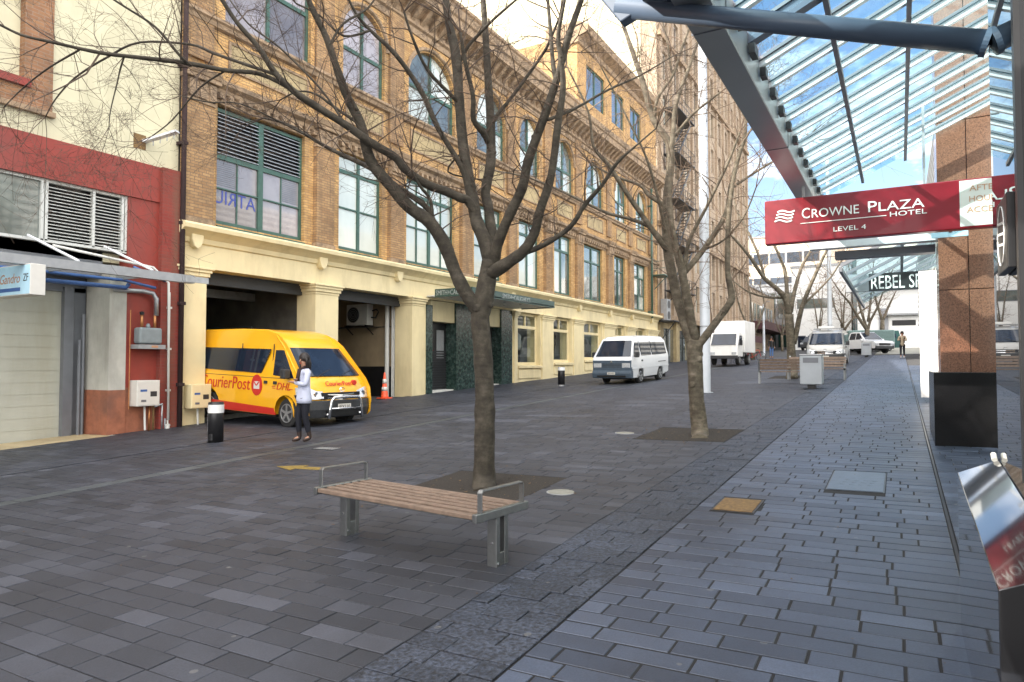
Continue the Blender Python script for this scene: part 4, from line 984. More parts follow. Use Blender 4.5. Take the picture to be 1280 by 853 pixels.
def hiace(label, cat, loc, rz, high=True, m='yellow', L_=5.1, group=None, courier=False):
    t = thing('parked_van' if not courier else 'delivery_van', label, cat, loc, rz, group)
    global nose_bulge
    H = 2.27 if high else 1.98; fx = L_ - 1.2            # nose x (origin at rear axle)
    fa = fx - .82                                        # front axle
    hw = hw_fn([(0.2, .90), (.5, .94), (1.12, .94), (1.8, .865), (H - .14, .79), (H, .70)])
    nose_bulge = lambda c, u: (-.16 * abs(u) ** 3 if c[0] > fx - 1.35 and c[1] > .2 else 0, 0)
    nose = lambda x, z: 0
    bl = 1.14
    R_ = -1.1
    lower = [(R_, .38), (R_ + .02, bl)] + [(fx - .20, bl)] + [(fx - .05, .92), (fx, .62), (fx, .34), (fx - .08, .26)] + arc(fa, .42, 9, .26) + arc(0, .42, 9, .26) + [(-.62, .26)]
    upper = [(R_ + .02, bl), (R_ + .06, 1.75), (R_ + .12, H - .1), (R_ + .26, H - .01)]
    if high: upper += [(1.0, H + .02), (fx - 1.9, H + .0), (fx - 1.5, H - .08), (fx - 1.2, H - .2), (fx - .95, 1.90)]
    else: upper += [(1.0, H), (fx - 1.55, H - .04), (fx - 1.1, 1.86)]
    upper += [(fx - .20, bl)]
    belt = [(R_ + .02, bl), (fx - .20, bl)]
    finish_shell(body_shell(lower, upper, belt, hw, nose), 'body', m, t, .03)
    # glass
    zt = 1.83 if high else 1.78
    across([(fx - .235, bl + .05), (fx - .905, zt)] if high else [(fx - .235, bl + .05), (fx - 1.03, zt - .0)], hw, 'carglass', t, 'windscreen', off=.02, th=.03, u=((-.90, .90), (-.86, .86)))
    b = MB()
    for y0_ in (-.55, .12):
        bx = fx - .22; b.tube([(bx, y0_, bl + .05), (bx - .16, y0_ + .5, bl + .21)], .012, 4)
    b.build('wiper', 'black', t)
    for s in (-1, 1):
        w1 = side_patch([(fx - 1.32, bl + .05), (fx - .55, bl - .0), (fx - 1.02, 1.78), (fx - 1.32, 1.78)], hw, 'carglass', t, 'side_window', s)
        if s < 0: side_patch([(fx - 1.36, bl + .02), (fx - .50, bl - .04), (fx - 1.0, 1.82), (fx - 1.36, 1.82)], hw, m if not courier else m, t, 'window_surround', s, off=.003)
        side_patch([(-.85, bl + .12), (fx - 1.78, bl + .08), (fx - 1.52, 1.80), (-.85, 1.80)], hw, 'carglass', t, 'side_window', s)
        # door lines, handles
        for x in (fx - 1.45, fx - 2.7): side_patch([(x - .006, .35), (x + .006, .35), (x + .006, H - .35), (x - .006, H - .35)], hw, 'plastic', t, 'door_gap', s, off=.002)
        side_patch([(-.9, bl - .02), (fx - .4, bl - .02), (fx - .4, bl - .008), (-.9, bl - .008)], hw, 'plastic', t, 'body_line', s, off=.002)
        for x in (fx - 1.58, fx - 1.22): side_patch([(x - .05, .98), (x + .06, .98), (x + .06, 1.05), (x - .05, 1.05)], hw, 'plastic', t, 'door_handle', s, off=.03, th=.04)
        # headlight wraps the corner
        pg = [(.01, .52), (-.005, .68), (-.06, .82), (-.135, .945), (-.42, .962), (-.42, .80), (-.25, .52)]; n = len(pg)
        hl = MB().add([(fx + x, s * y, .68 + (.02 if y < .6 else 0)) for x, y in pg] + [(fx + x - .07, s * (y - .008), .86 + (.08 if y > .8 else 0)) for x, y in pg], [tuple(range(n)), tuple(reversed(range(n, 2 * n)))] + [(q, q + n, (q + 1) % n + n, (q + 1) % n) for q in range(n)]).build('headlight', 'lamp', t, bevel=.01)
        MB().tube([(fx - .12, s * .72, .79), (fx - .045, s * .70, .79)], [.055, .06], 12).build('lamp_bowl', 'chrome', hl)
        # mirrors
        mr = MB().box(fx - .78, fx - .62, s * .98, s * 1.16, 1.13, 1.35).build('wing_mirror', 'plastic', t, bevel=.03)
        MB().beam((fx - .7, s * .9, 1.16), (fx - .7, s * 1.0, 1.2), .05, .05).build('mirror_arm', 'plastic', mr)
        wheel(t, fa, s * .80, side=s); wheel(t, 0, s * .80, side=s)
        MB().box(R_ - .01, R_ + .06, s * .78, s * .92, .75, 1.3).build('tail_light', 'vanred', t, bevel=.01)
    # bumper, grille
    b = MB(); cs = []
    ys = [-.965, -.8, -.55, -.25, 0, .25, .55, .8, .965]
    for y in ys:
        d = .165 * abs(y / .965) ** 3
        cs.append([(fx - .36, y, .24), (fx + .05 - d, y, .26), (fx + .09 - d, y, .45), (fx + .06 - d, y, .65), (fx - .36, y, .66)])
    n = 5; b.v = [p for c in cs for p in c]
    for i in range(len(ys) - 1):
        for k in range(n): b.f.append((i * n + k, (i + 1) * n + k, (i + 1) * n + (k + 1) % n, i * n + (k + 1) % n))
    b.f += [tuple(range(n)), tuple(range((len(ys) - 1) * n, len(ys) * n))]
    b.build('bumper', 'plastic' if courier or not high else m, t, bevel=.02)
    MB().box(fx - .05, fx + .105, -.5, .5, .30, .42).build('lower_grille', 'black', t)
    b = MB(); 
    for z, hh in ((.70, .035), (.79, .03)): b.hexa([(fx - .03, -.56, z), (fx + .035, 0, z - .04), (fx + .035, 0, z - .04), (fx - .1, 0, z)] * 1 + [(fx - .03, -.56, z + hh), (fx + .03, 0, z + hh - .04), (fx + .03, 0, z + hh - .04), (fx - .1, 0, z + hh)]); b.hexa([(fx - .03, .56, z), (fx + .035, 0, z - .04), (fx + .035, 0, z - .04), (fx - .1, 0, z)] + [(fx - .03, .56, z + hh), (fx + .03, 0, z + hh - .04), (fx + .03, 0, z + hh - .04), (fx - .1, 0, z + hh)])
    b.build('grille_bar', 'chrome', t)
    MB().box(fx - .1, fx - .012, -.57, .57, .67, .83).build('grille', 'black', t)
    pl = MB().box(fx + .10, fx + .115, -.19, .19, .44, .57).build('number_plate', 'signwhite', t)
    em = MB(); em.tube([(fx + .012 - .0, .075 * math.cos(a * .524), .895 + .05 * math.sin(a * .524)) for a in range(13)], .008, 5); em.tube([(fx + .012, .03 * math.cos(a * .524), .895 + .045 * math.sin(a * .524)) for a in range(13)], .006, 5)
    em.build('emblem', 'chrome', t)
    return t, hw, fx, pl
# yellow courier van leaving the garage
vx, vy = -12.3, 11.12; VA = R(-5)
fwd = Vector((math.cos(VA), math.sin(VA), 0)); lft = Vector((-math.sin(VA), math.cos(VA), 0))
WB = 3.08
base = Vector((vx, vy, 0)) - fwd * WB + lft * .86
t, hw, fx, pl = hiace('yellow high-roofed courier delivery van with red lettering coming out of the garage', 'van', (base.x, base.y, gz(vx, vy) + .085), VA, True, 'yellow', 5.1, courier=True)
t.rotation_euler = (0, R(1.7), VA)
yy = -(hw(.95) + .008)
side_patch([(-.46, .265), (-.44, .50), (fx - 1.27, .42), (fx - 1.22, .265)], hw, 'vanred', t, 'red_stripe', -1, off=.005)
side_patch([(-1.05, .38), (-.46, .38), (-.44, .50), (-1.05, .50)], hw, 'vanred', t, 'red_stripe', -1, off=.0045)
text_mesh('CourierPost', .44, 'vanred', t, frame_mat((-.42, yy, .80), (1, 0, 0), (0, 0, 1)), 'lettering', .003, width=2.1, shear=.15)
b = MB(); cx, cz = 1.98, .93
b.prism([(cx + .21 * math.cos(a * .2618), cz + .25 * math.sin(a * .2618)) for a in range(24)], 'y', yy - .004, yy + .006); lg = b.build('round_logo', 'vanred', t)
MB().box(cx - .11, cx + .11, yy - .009, yy - .003, cz - .09, cz + .09).build('envelope', 'signwhite', lg)
b = MB(); b.beam((cx - .1, yy - .011, cz + .08), (cx, yy - .011, cz - .01), .006, .03); b.beam((cx + .1, yy - .011, cz + .08), (cx, yy - .011, cz - .01), .006, .03); b.build('envelope_flap', 'vanred', lg)
text_mesh('DHL', .24, 'vanred', t, frame_mat((fx - 1.18, yy + .0, .86), (1, 0, 0), (0, 0, 1)), 'lettering', .003, width=.50, shear=.3)
b = MB(); b.box(fx - 1.32, fx - 1.2, yy - .002, yy + .004, .88, .895); b.box(fx - 1.34, fx - 1.22, yy - .002, yy + .004, .92, .935); b.box(fx - .70, fx - .58, yy - .002, yy + .004, .88, .895); b.build('speed_lines', 'vanred', t)
# bonnet lettering
nd = Vector((-.15, 0, .22)).normalized()
text_mesh('CourierPost', .17, 'vanred', t, frame_mat((fx - .068, -.42, .985), (0, 1, 0), nd), 'lettering', .004, width=.78, shear=.15)
b = MB(); b.prism([(.47 + .065 * math.cos(a * .5236), 1.04 + .06 * math.sin(a * .5236)) for a in range(12)], 'x', fx - .16, fx - .092); b.build('round_logo', 'vanred', t)
text_mesh('JEX110', .12, 'plastic', t, frame_mat((fx + .117, -.165, .46), (0, 1, 0), (0, 0, 1)), 'plate_lettering', .002, width=.33)
b = MB(); pts = []
z0, z1 = .27, .74
for y, z in ((-.50, .25), (-.47, .48), (-.43, .66), (-.36, .73), (0, .74), (.36, .73), (.43, .66), (.47, .48), (.50, .25)): pts.append((fx + .17, y, z))
b.tube(pts, .035, 10); b.tube([(fx + .16, -.47, .47), (fx + .16, .47, .47)], .022, 8)
for s in (-1, 1): b.beam((fx - .05, s * .48, .32), (fx + .16, s * .48, .34), .05, .05)
b.build('bull_bar', 'chrome', t, True)
MB().box(-.9, 2.4, -.7, .7, .18, .3).build('chassis', 'black', t)
# silver van further up
sv, _, fx2, p2 = hiace('silver van with a roof rack parked behind the third tree', 'van', (-3.55, 44.3, gz(-3.55, 44.3)), R(-90), False, 'silver', 4.7)
b = MB()
for i in range(3): b.box(.2 + i * .9, .25 + i * .9, -.7, .7, 2.04, 2.08)
for s in (-.66, .62): b.box(-.2, 2.4, s, s + .05, 2.0, 2.06)
b.build('roof_rack', 'galv', sv); MB().box(.9, 1.7, -.5, .3, 2.08, 2.2).build('load', 'whitep', sv, bevel=.02)

# white cab-over van (boxy, blue-grey bumper)
def delica(loc, rz):
    global nose_bulge
    t = thing('parked_van', 'white minivan with blue-grey bumper and grille parked by the cream shopfronts', 'van', loc, rz)
    hw = hw_fn([(.2, .80), (.5, .845), (1.1, .845), (1.72, .74), (1.9, .62)]); fx = 3.3; R_ = -1.0; fa = 2.24; bl = 1.08
    nose_bulge = lambda c, u: (-.09 * abs(u) ** 4 if c[0] > fx - .75 else 0, .03 * (1 - u * u) if c[1] > 1.85 else 0)
    lower = [(R_, .36), (R_ + .01, bl), (fx - .07, bl), (fx - .01, .8), (fx, .34), (fx - .06, .26)] + arc(fa, .37, 8, .26, .3) + arc(0, .37, 8, .26, .3) + [(-.5, .26)]
    upper = [(R_ + .01, bl), (R_ + .13, 1.74), (R_ + .3, 1.90), (1.2, 1.95), (fx - .85, 1.91), (fx - .62, 1.80), (fx - .07, bl)]
    finish_shell(body_shell(lower, upper, [(R_ + .01, bl), (fx - .07, bl)], hw, lambda x, z: 0), 'body', 'vanwhite', t, .035)
    across([(fx - .095, bl + .04), (fx - .575, 1.76)], hw, 'carglass', t, 'windscreen', off=.012, th=.03, u=((-.91, .91), (-.88, .88)))
    for s in (-1, 1):
        for poly in ([(fx - .95, bl + .06), (fx - .28, bl + .02), (fx - .62, 1.68), (fx - .95, 1.68)], [(fx - 2.2, bl + .06), (fx - 1.12, bl + .06), (fx - 1.12, 1.68), (fx - 2.2, 1.68)], [(R_ + .25, bl + .08), (fx - 2.32, bl + .06), (fx - 2.32, 1.68), (R_ + .32, 1.66)]):
            side_patch(poly, hw, 'carglass', t, 'side_window', s)
        for x in (fx - 1.03, fx - 2.26): side_patch([(x - .006, .35), (x + .006, .35), (x + .006, 1.72), (x - .006, 1.72)], hw, 'plastic', t, 'door_gap', s, off=.002)
        side_patch([(fx - 1.2, .9), (fx - 1.09, .9), (fx - 1.09, .97), (fx - 1.2, .97)], hw, 'plastic', t, 'door_handle', s, off=.025, th=.04)
        side_patch([(-.6, .82), (.3, .82), (.3, .85), (-.6, .85)], hw, 'plastic', t, 'rail', s, off=.01)
        side_patch([(R_ + .05, .62), (fx - .1, .62), (fx - .1, .66), (R_ + .05, .66)], hw, 'vanwhite', t, 'side_moulding', s, off=.012, th=.02)
        hl = MB().box(fx - .1, fx + .014, s * .45, s * .80, .68, .86).build('headlight', 'lamp', t, bevel=.012)
        MB().box(fx - .08, fx + .0, s * .8, s * .835, .68, .86).build('indicator', 'amber', hl)
        MB().box(fx - .45, fx - .33, s * .87, s * 1.03, 1.08, 1.3).build('wing_mirror', 'plastic', t, bevel=.02)
        wheel(t, fa, s * .72, .30, .18, s); wheel(t, 0, s * .72, .30, .18, s)
        MB().box(-.62, -.56, s * .62, s * .82, .12, .4).build('mud_flap', 'rubber', t)
    MB().box(fx - .15, fx + .008, -.84, .84, .54, .97).build('grille_panel', 'bluegrey', t, bevel=.015)
    b = MB()
    for z in (.70, .76, .82): b.box(fx + .006, fx + .014, -.42, .42, z, z + .02)
    b.build('grille_bar', 'plastic', t)
    MB().prism([(fx - .2, .24), (fx + .04, .26), (fx + .07, .45), (fx + .03, .56), (fx - .2, .56)], 'y', -.85, .85).build('bumper', 'bluegrey', t, bevel=.03, seg=3)
    MB().box(fx + .0, fx + .075, -.62, .62, .30, .37).build('bumper_slot', 'black', t)
    b = MB(); b.prism([(-.06, .88), (0, .95), (.06, .88), (0, .91)], 'x', fx + .012, fx + .02); b.build('emblem', 'chrome', t)
    MB().box(fx + .07, fx + .08, -.17, .17, .40, .5).build('number_plate', 'signwhite', t); text_mesh('BKA831', .09, 'plastic', t, frame_mat((fx + .082, -.14, .42), (0, 1, 0), (0, 0, 1)), 'plate_lettering', .001, width=.28)
    MB().box(-.8, 2.7, -.6, .6, .17, .3).build('chassis', 'black', t)
    return t
dl = delica((-9.95, 29.2, gz(-9.95, 29.2)), R(-93))
dl.rotation_euler = (0, R(2.2), R(-93))
sv.rotation_euler = (0, R(2.2), R(-90))

# small white box truck
t = thing('box_truck', 'small white box truck parked beyond the steel pole', 'truck', (-9.2, 45.2, gz(-9.2, 45.2)), R(-92))
cab = MB().prism([(1.6, .5), (1.6, 1.95), (2.55, 1.98), (2.98, 1.2), (3.05, .5)], 'y', -.84, .84).build('cab', 'whitep', t, bevel=.05, seg=3)
for s in (-1, 1):
    MB().prism([(1.85, 1.2), (1.85, 1.8), (2.45, 1.8), (2.8, 1.2)], 'y', s * .83, s * .852).build('side_window', 'carglass', t)
    wheel(t, 2.4, s * .72, .33, .2, s); wheel(t, 0, s * .72, .33, .24, s)
    MB().box(2.95, 3.06, s * .5, s * .78, .62, .78).build('headlight', 'lamp', t); MB().box(2.6, 2.7, s * .9, s * 1.05, 1.2, 1.5).build('wing_mirror', 'black', t)
MB().hexa([(3.0, -.74, 1.22), (3.02, -.74, 1.22), (3.02, .74, 1.22), (3.0, .74, 1.22), (2.59, -.7, 1.9), (2.61, -.7, 1.9), (2.61, .7, 1.9), (2.59, .7, 1.9)]).build('windscreen', 'carglass', t)
bx = MB().box(-1.3, 1.5, -.95, .95, .78, 2.75).build('cargo_box', 'whitep', t, bevel=.02)
b = MB()
for i in range(6): b.box(-1.1 + i * .48, -1.08 + i * .48, -.965, -.95, .82, 2.7)
for z in (.8, 2.66): b.box(-1.3, 1.5, -.97, -.95, z, z + .07)
b.build('box_rib', 'galv', bx)
MB().box(-1.2, 2.9, -.5, .5, .4, .6).build('chassis', 'black', t); MB().box(2.9, 3.1, -.85, .85, .38, .58).build('bumper', 'plastic', t, bevel=.02)

# car-like shapes farther up the street
def car(name, label, cat, loc, rz, lower, upper, belt, hwl, m, wins, axles, bed=None, r=.36, front=None):
    global nose_bulge
    t = thing(name, label, cat, loc, rz); hw = hw_fn(hwl); fx = max(p[0] for p in lower)
    nose_bulge = lambda c, u: (-.14 * abs(u) ** 3 if c[0] > fx - .5 else 0, 0)
    finish_shell(body_shell(lower, upper, belt, hw, lambda x, z: 0), 'body', m, t, .04)
    for poly in wins:
        for s in (-1, 1): side_patch(poly, hw, 'carglass', t, 'side_window', s)
    for a in axles:
        for s in (-1, 1): wheel(t, a, s * .74, r, .22, s)
    for s in (-1, 1):
        MB().box(fx - .25, fx - .02, s * .55, s * .84, .68, .85).build('headlight', 'lamp', t, bevel=.02)
        MB().box(fx - 1.55, fx - 1.4, s * .92, s * 1.08, 1.05, 1.22).build('wing_mirror', m, t, bevel=.02)
    MB().box(fx - .2, fx + .03, -.85, .85, .35, .6).build('bumper', 'plastic', t, bevel=.04); MB().box(fx - .1, fx + .01, -.5, .5, .64, .82).build('grille', 'black', t)
    MB().box(fx - 3, fx - 1, -.6, .6, .25, .45).build('chassis', 'black', t)
    return t, hw, fx
lo_ = [(-1.2, .5), (-1.2, 1.12), (3.45, 1.12), (3.9, .98), (3.98, .5), (3.9, .4)] + arc(3.05, .45, 8, .4, .38) + arc(0, .45, 8, .4, .38) + [(-.9, .42)]
up_ = [(.55, 1.12), (.75, 1.76), (1.1, 1.82), (1.9, 1.80), (2.75, 1.12)]
t, hw, fx = car('pickup_truck', 'white pickup truck parked behind the fourth tree', 'pickup', (-3.6, 66.0, gz(-3, 66)), R(-50), [(-1.2, .5), (-1.2, 1.1), (.55, 1.12), (2.75, 1.12), (3.75, 1.0), (3.95, .9), (3.98, .5), (3.9, .4)] + arc(3.05, .45, 8, .4, .38) + arc(0, .45, 8, .4, .38) + [(-.9, .42)], up_, [(.55, 1.12), (2.75, 1.12)], [(.3, .88), (.9, .9), (1.12, .89), (1.8, .72)], 'vanwhite', [[(.8, 1.17), (1.55, 1.17), (1.55, 1.7), (.92, 1.7)], [(1.63, 1.17), (2.5, 1.17), (1.95, 1.7), (1.63, 1.7)]], (3.05, 0))
across([(2.72, 1.16), (1.97, 1.76)], hw, 'carglass', t, 'windscreen', off=.01)
dark = [(-1.1, .3), (-1.1, 1.15), (3.3, 1.15), (3.6, .6), (3.6, .3)] + arc(2.7, .4, 8, .3, .34) + arc(0, .4, 8, .3, .34)
t, hw, fx = car('parked_van', 'dark green van parked at the far end of the right footpath', 'van', (-1.2, 74.5, gz(-1, 74)), R(-160), dark, [(-1.1, 1.15), (-.95, 1.95), (2.3, 1.98), (3.3, 1.15)], [(-1.1, 1.15), (3.3, 1.15)], [(.3, .86), (1.1, .88), (1.9, .75)], 'greenglass', [[(-.7, 1.25), (1.4, 1.25), (1.4, 1.8), (-.7, 1.8)], [(1.55, 1.25), (2.8, 1.25), (2.3, 1.8), (1.55, 1.8)]], (2.7, 0))
# covered skip and lime green car beyond
t = thing('covered_trailer', 'grey green covered trailer behind the far pedestrian', 'trailer', (-2.4, 71, gz(-2, 71)), R(10))
MB().box(-1.9, 1.9, -1, 1, .7, 2.0).build('cover', 'tarp', t, bevel=.12, seg=3); MB().box(-1.9, 1.9, -.95, .95, .45, .7).build('frame', 'black', t)
for x in (-.5, .5): MB().tube([(x, -1.02, .36), (x, -.84, .36)], .34, 14).build('wheel', 'rubber', t)
t, hw, fx = car('parked_car', 'lime green hatchback showing above the white pickup', 'car', (-6.2, 76.5, gz(-5, 76)), R(0), [(-.8, .3), (-.8, 1.0), (2.4, 1.0), (3.2, .85), (3.3, .3)] + arc(2.5, .36, 8, .3, .32) + arc(0, .36, 8, .3, .32), [(-.8, 1.0), (-.55, 1.5), (.2, 1.62), (1.3, 1.58), (2.4, 1.0)], [(-.8, 1.0), (2.4, 1.0)], [(.3, .84), (1.0, .84), (1.6, .66)], 'limegreen', [[(-.4, 1.05), (.7, 1.05), (.7, 1.45), (-.3, 1.42)], [(.8, 1.05), (1.95, 1.05), (1.3, 1.46), (.8, 1.46)]], (2.5, 0))
t, hw, fx = car('parked_car', 'dark hatchback parked at the street end left of the silver van', 'car', (-8.4, 84.0, gz(-8.4, 84)), R(-95), [(-.8, .3), (-.8, 1.0), (2.4, 1.0), (3.2, .85), (3.3, .3)] + arc(2.5, .36, 8, .3, .32) + arc(0, .36, 8, .3, .32), [(-.8, 1.0), (-.55, 1.5), (.2, 1.62), (1.3, 1.58), (2.4, 1.0)], [(-.8, 1.0), (2.4, 1.0)], [(.3, .84), (1.0, .84), (1.6, .66)], 'plastic', [[(-.4, 1.05), (.7, 1.05), (.7, 1.45), (-.3, 1.42)], [(.8, 1.05), (1.95, 1.05), (1.3, 1.46), (.8, 1.46)]], (2.5, 0))
# ================================================================== PEOPLE
def skin_mesh(name, joints, bones, m, parent, sub=2, root=0):
    me = bpy.data.meshes.new(name); me.from_pydata([j[0] for j in joints], bones, [])
    me.materials.append(M[m])
    o = bpy.data.objects.new(name, me); C.objects.link(o); o.parent = parent
    sk = o.modifiers.new('skin', 'SKIN'); sk.use_smooth_shade = True
    if not me.skin_vertices:
        bm = bmesh.new(); bm.from_mesh(me); bm.verts.layers.skin.verify(); bm.to_mesh(me); bm.free()
    for i, j in enumerate(joints):
        r = j[1] if hasattr(j[1], '__len__') else (j[1], j[1])
        me.skin_vertices[0].data[i].radius = r; me.skin_vertices[0].data[i].use_root = (i == root)
    sb = o.modifiers.new('sub', 'SUBSURF'); sb.levels = sub; sb.render_levels = sub
    return o
def chain(*pts): return list(pts)
def person(label, loc, rz, h, hips, shoulders, arms, legs, neck, cloth, hairlen, face=0., group=None, lean=0.):
    """arms/legs: for each side a list of (x,y,z) joints, facing +x, +y is the left side"""
    t = thing('person', label, 'person', loc, rz)
    s = h / 1.68
    J = []; B = []
    def add(p, r, par=None):
        J.append((tuple(c * s for c in p), tuple(x * s for x in r) if hasattr(r, '__len__') else r * s)); i = len(J) - 1
        if par is not None: B.append((par, i))
        return i
    pel = add((.01, 0, hips), (.07, .055)); wa = add((.0, 0, hips + .17), (.075, .06), pel); ch = add((-.005, 0, hips + .35), (.095, .07), wa); sh = add((-.01, 0, shoulders), (.08, .05), ch)
    nk = add((neck[0] * .4, neck[1] * .4, shoulders + .07), .047, sh); hd = add((neck[0], neck[1], shoulders + .17), (.075, .08), nk); tp = add((neck[0], neck[1], shoulders + .27), (.065, .075), hd)
    hands = []
    for sd, a in zip((-1, 1), arms):
        k = add((-.01, sd * .155, shoulders - .015), .05, sh)
        for p, r in zip(a, (.038, .028)): k = add(p, r, k)
        e = Vector(a[1]); d = (e - Vector(a[0])).normalized(); q = add(tuple(e + d * .05), (.032, .018), k)
        for f in range(4):
            side = Vector((0, 0, 1)).cross(d).normalized() if abs(d.z) < .9 else Vector((1, 0, 0))
            o_ = side * ((f - 1.5) * .017); tip = e + d * (.05 + .045) + o_; q2 = add(tuple(tip), .0095, q); add(tuple(tip + d * (.035 - .006 * abs(f - 1.3)) + Vector((0, 0, -.01))), .008, q2)
        q3 = add(tuple(e + d * .035 + (Vector((0, 0, 1)).cross(d).normalized() if abs(d.z) < .9 else Vector((1, 0, 0))) * -.035), .011, q); add(tuple(Vector(J[q3][0]) / s + d * .03), .009, q3)
        hands.append(e)
    for sd, l in zip((-1, 1), legs):
        k = add((.01, sd * .085, hips - .08), .065, pel)
        for p, r in zip(l, (.055, .038)): k = add(p, r, k)
        f = l[2]; add(f, (.03, .025), k)
    body = skin_mesh('body', J, B, 'skin', t)
    # clothes: slightly larger skinned shells over the same joints
    def shell(name, pts, m, sub=2):
        J2, B2 = [], []
        for ch_ in pts:
            prev = None
            for p, r in ch_:
                p = tuple(c * s for c in p)
                idx = next((i for i, (q, _) in enumerate(J2) if (Vector(q) - Vector(p)).length < 1e-5), None)
                if idx is None: J2.append((p, tuple(x * s for x in r) if hasattr(r, '__len__') else r * s)); idx = len(J2) - 1
                if prev is not None: B2.append((prev, idx))
                prev = idx
        return skin_mesh(name, J2, B2, m, t, sub)
    top = [[((0, 0, hips - .17), (.16, .13)), ((0, 0, hips - .05), (.165, .13)), ((0, 0, hips + .05), (.14, .105)), ((0, 0, hips + .18), (.125, .095)), ((-.005, 0, hips + .35), (.145, .105)), ((-.01, 0, shoulders), (.11, .075)), ((0, 0, shoulders + .04), .055)]]
    for sd, a in zip((-1, 1), arms):
        e = Vector(a[0]).lerp(Vector(a[1]), .9)
        top.append([((-.01, 0, shoulders), (.11, .075)), ((-.01, sd * .16, shoulders - .02), .066), (a[0], .052), (tuple(e), .040)])
    shell('top', top, cloth[0])
    bot = []
    for sd, l in zip((-1, 1), legs):
        bot.append([((0, 0, hips + .03), (.14, .105)), ((0, sd * .085, hips - .08), .10), (l[0], .068), (tuple(Vector(l[0]).lerp(Vector(l[1]), .85)), .05)])
    shell('trousers', bot, cloth[1])
    for sd, l in zip((-1, 1), legs):
        k = Vector(l[1]); up = Vector(l[0]).lerp(k, .55 if cloth[2] == 'boot' else .93)
        f = Vector(l[2])
        shell('boot', [[(tuple(up), .052), (tuple(k + Vector((0, 0, .03))), .046), (tuple(Vector((k.x, k.y, k.z - .03))), .045), (tuple(f + Vector((0.02, 0, -.0))), (.042, .032))]], cloth[2], 2)
    # face and hair
    hc = Vector((neck[0] * s, neck[1] * s, (shoulders + .215) * s)); ca, sa = math.cos(face), math.sin(face)
    def F(u, v, w_): return (hc.x + (u * ca - v * sa) * s, hc.y + (u * sa + v * ca) * s, hc.z + w_ * s)
    MB().tube([F(.075, 0, .015), F(.10, 0, -.025), F(.085, 0, -.035)], [.008, .016, .01], 6).build('nose', 'skin', t, True)
    for v in (-.03, .03):
        MB().sphere(F(.081, v, .012), .011, 8, 6).build('eye', 'hair', t, True)
        MB().sphere(F(0, v * 2.8, -.005), .02, 8, 6, 1.5).build('ear', 'skin', t, True)
    MB().tube([F(.082, -.022, -.058), F(.088, 0, -.06), F(.082, .022, -.058)], .006, 5).build('mouth', 'letterred', t, True)
    hr = MB(); hr.sphere(F(-.018, 0, .04), .102 * s, 14, 10, 1.08)
    hr.tube([F(-.05, 0, .02), F(-.085, 0, -.07), F(-.09, 0, -.07 - hairlen), F(-.075, 0, -.1 - hairlen)], [.085 * s, .08 * s, .06 * s, .02 * s], 10)
    for v in (-1, 1): hr.tube([F(.02, v * .065, .07), F(.0, v * .082, -.02), F(.0, v * .085, -.06 - hairlen * .7)], [.03 * s, .03 * s, .016 * s], 7)
    hr.build('hair', 'hair', t, True)
    return t
# woman beside the van: walking to the left, arms folded, head turned back
t = person('woman in pale top, dark trousers and brown boots beside the yellow van, arms folded', (-9.86, 9.3, gz(-9.86, 9.3)), R(-112), 1.66, .90, 1.36,
       [[(.05, -.23, 1.11), (.17, .03, 1.19)], [(.06, .22, 1.10), (.19, -.06, 1.15)]],
       [[(.08, -.08, .50), (.05, -.08, .09), (.18, -.09, .035)], [(.0, .07, .49), (-.09, .07, .10), (.03, .08, .035)]], (.01, 0), ('shirt', 'navy', 'boot'), .16, R(20))
q = MB().lathe([(.155, .74), (.155, .80), (.145, .90), (.125, 1.02), (.10, 1.04)], 0, 0, 20); q.v = [(x * .86, y * 1.12, z) for x, y, z in q.v]; q.build('top_hem', 'shirt', t, True)
MB().tube([(.03, -.07, 1.42), (.075, .0, 1.36), (.03, .07, 1.41), (-.05, 0, 1.44), (.03, -.07, 1.42)], .035, 8).build('scarf', 'scarf', t, True)
MB().tube([(.09, .0, 1.38), (.14, .03, 1.22), (.12, .04, 1.12)], [.04, .035, .02], 8).build('scarf_end', 'scarf', t, True)
# pedestrian coming down the right footpath
t = person('pedestrian in a tan coat and dark trousers walking down the right footpath', (.15, 52.5, gz(.15, 52.5)), R(-92), 1.72, .92, 1.40,
       [[(.06, -.24, 1.14), (.24, -.12, 1.18)], [(.06, .24, 1.14), (.24, .10, 1.16)]],
       [[(.14, -.09, .50), (.16, -.09, .09), (.28, -.09, .035)], [(-.03, .09, .49), (-.22, .09, .13), (-.10, .09, .035)]], (.01, 0), ('tan', 'navy', 'whitep'), .02)
MB().box(-.26, -.1, -.15, .15, 1.0, 1.42).build('backpack', 'black', t, bevel=.04)
# person sitting far away behind the third tree
t = person('person in a black jacket and blue trousers standing far away left of the third tree', (-9.0, 58.0, gz(-9, 58)), R(-60), 1.7, .92, 1.40,
       [[(.0, -.24, 1.12), (.10, -.22, .90)], [(.0, .24, 1.12), (.10, .22, .90)]],
       [[(.03, -.09, .50), (.0, -.09, .09), (.12, -.09, .035)], [(.02, .09, .50), (-.02, .09, .09), (.1, .09, .035)]], (.01, 0), ('blackcloth', 'jean', 'black'), .02)
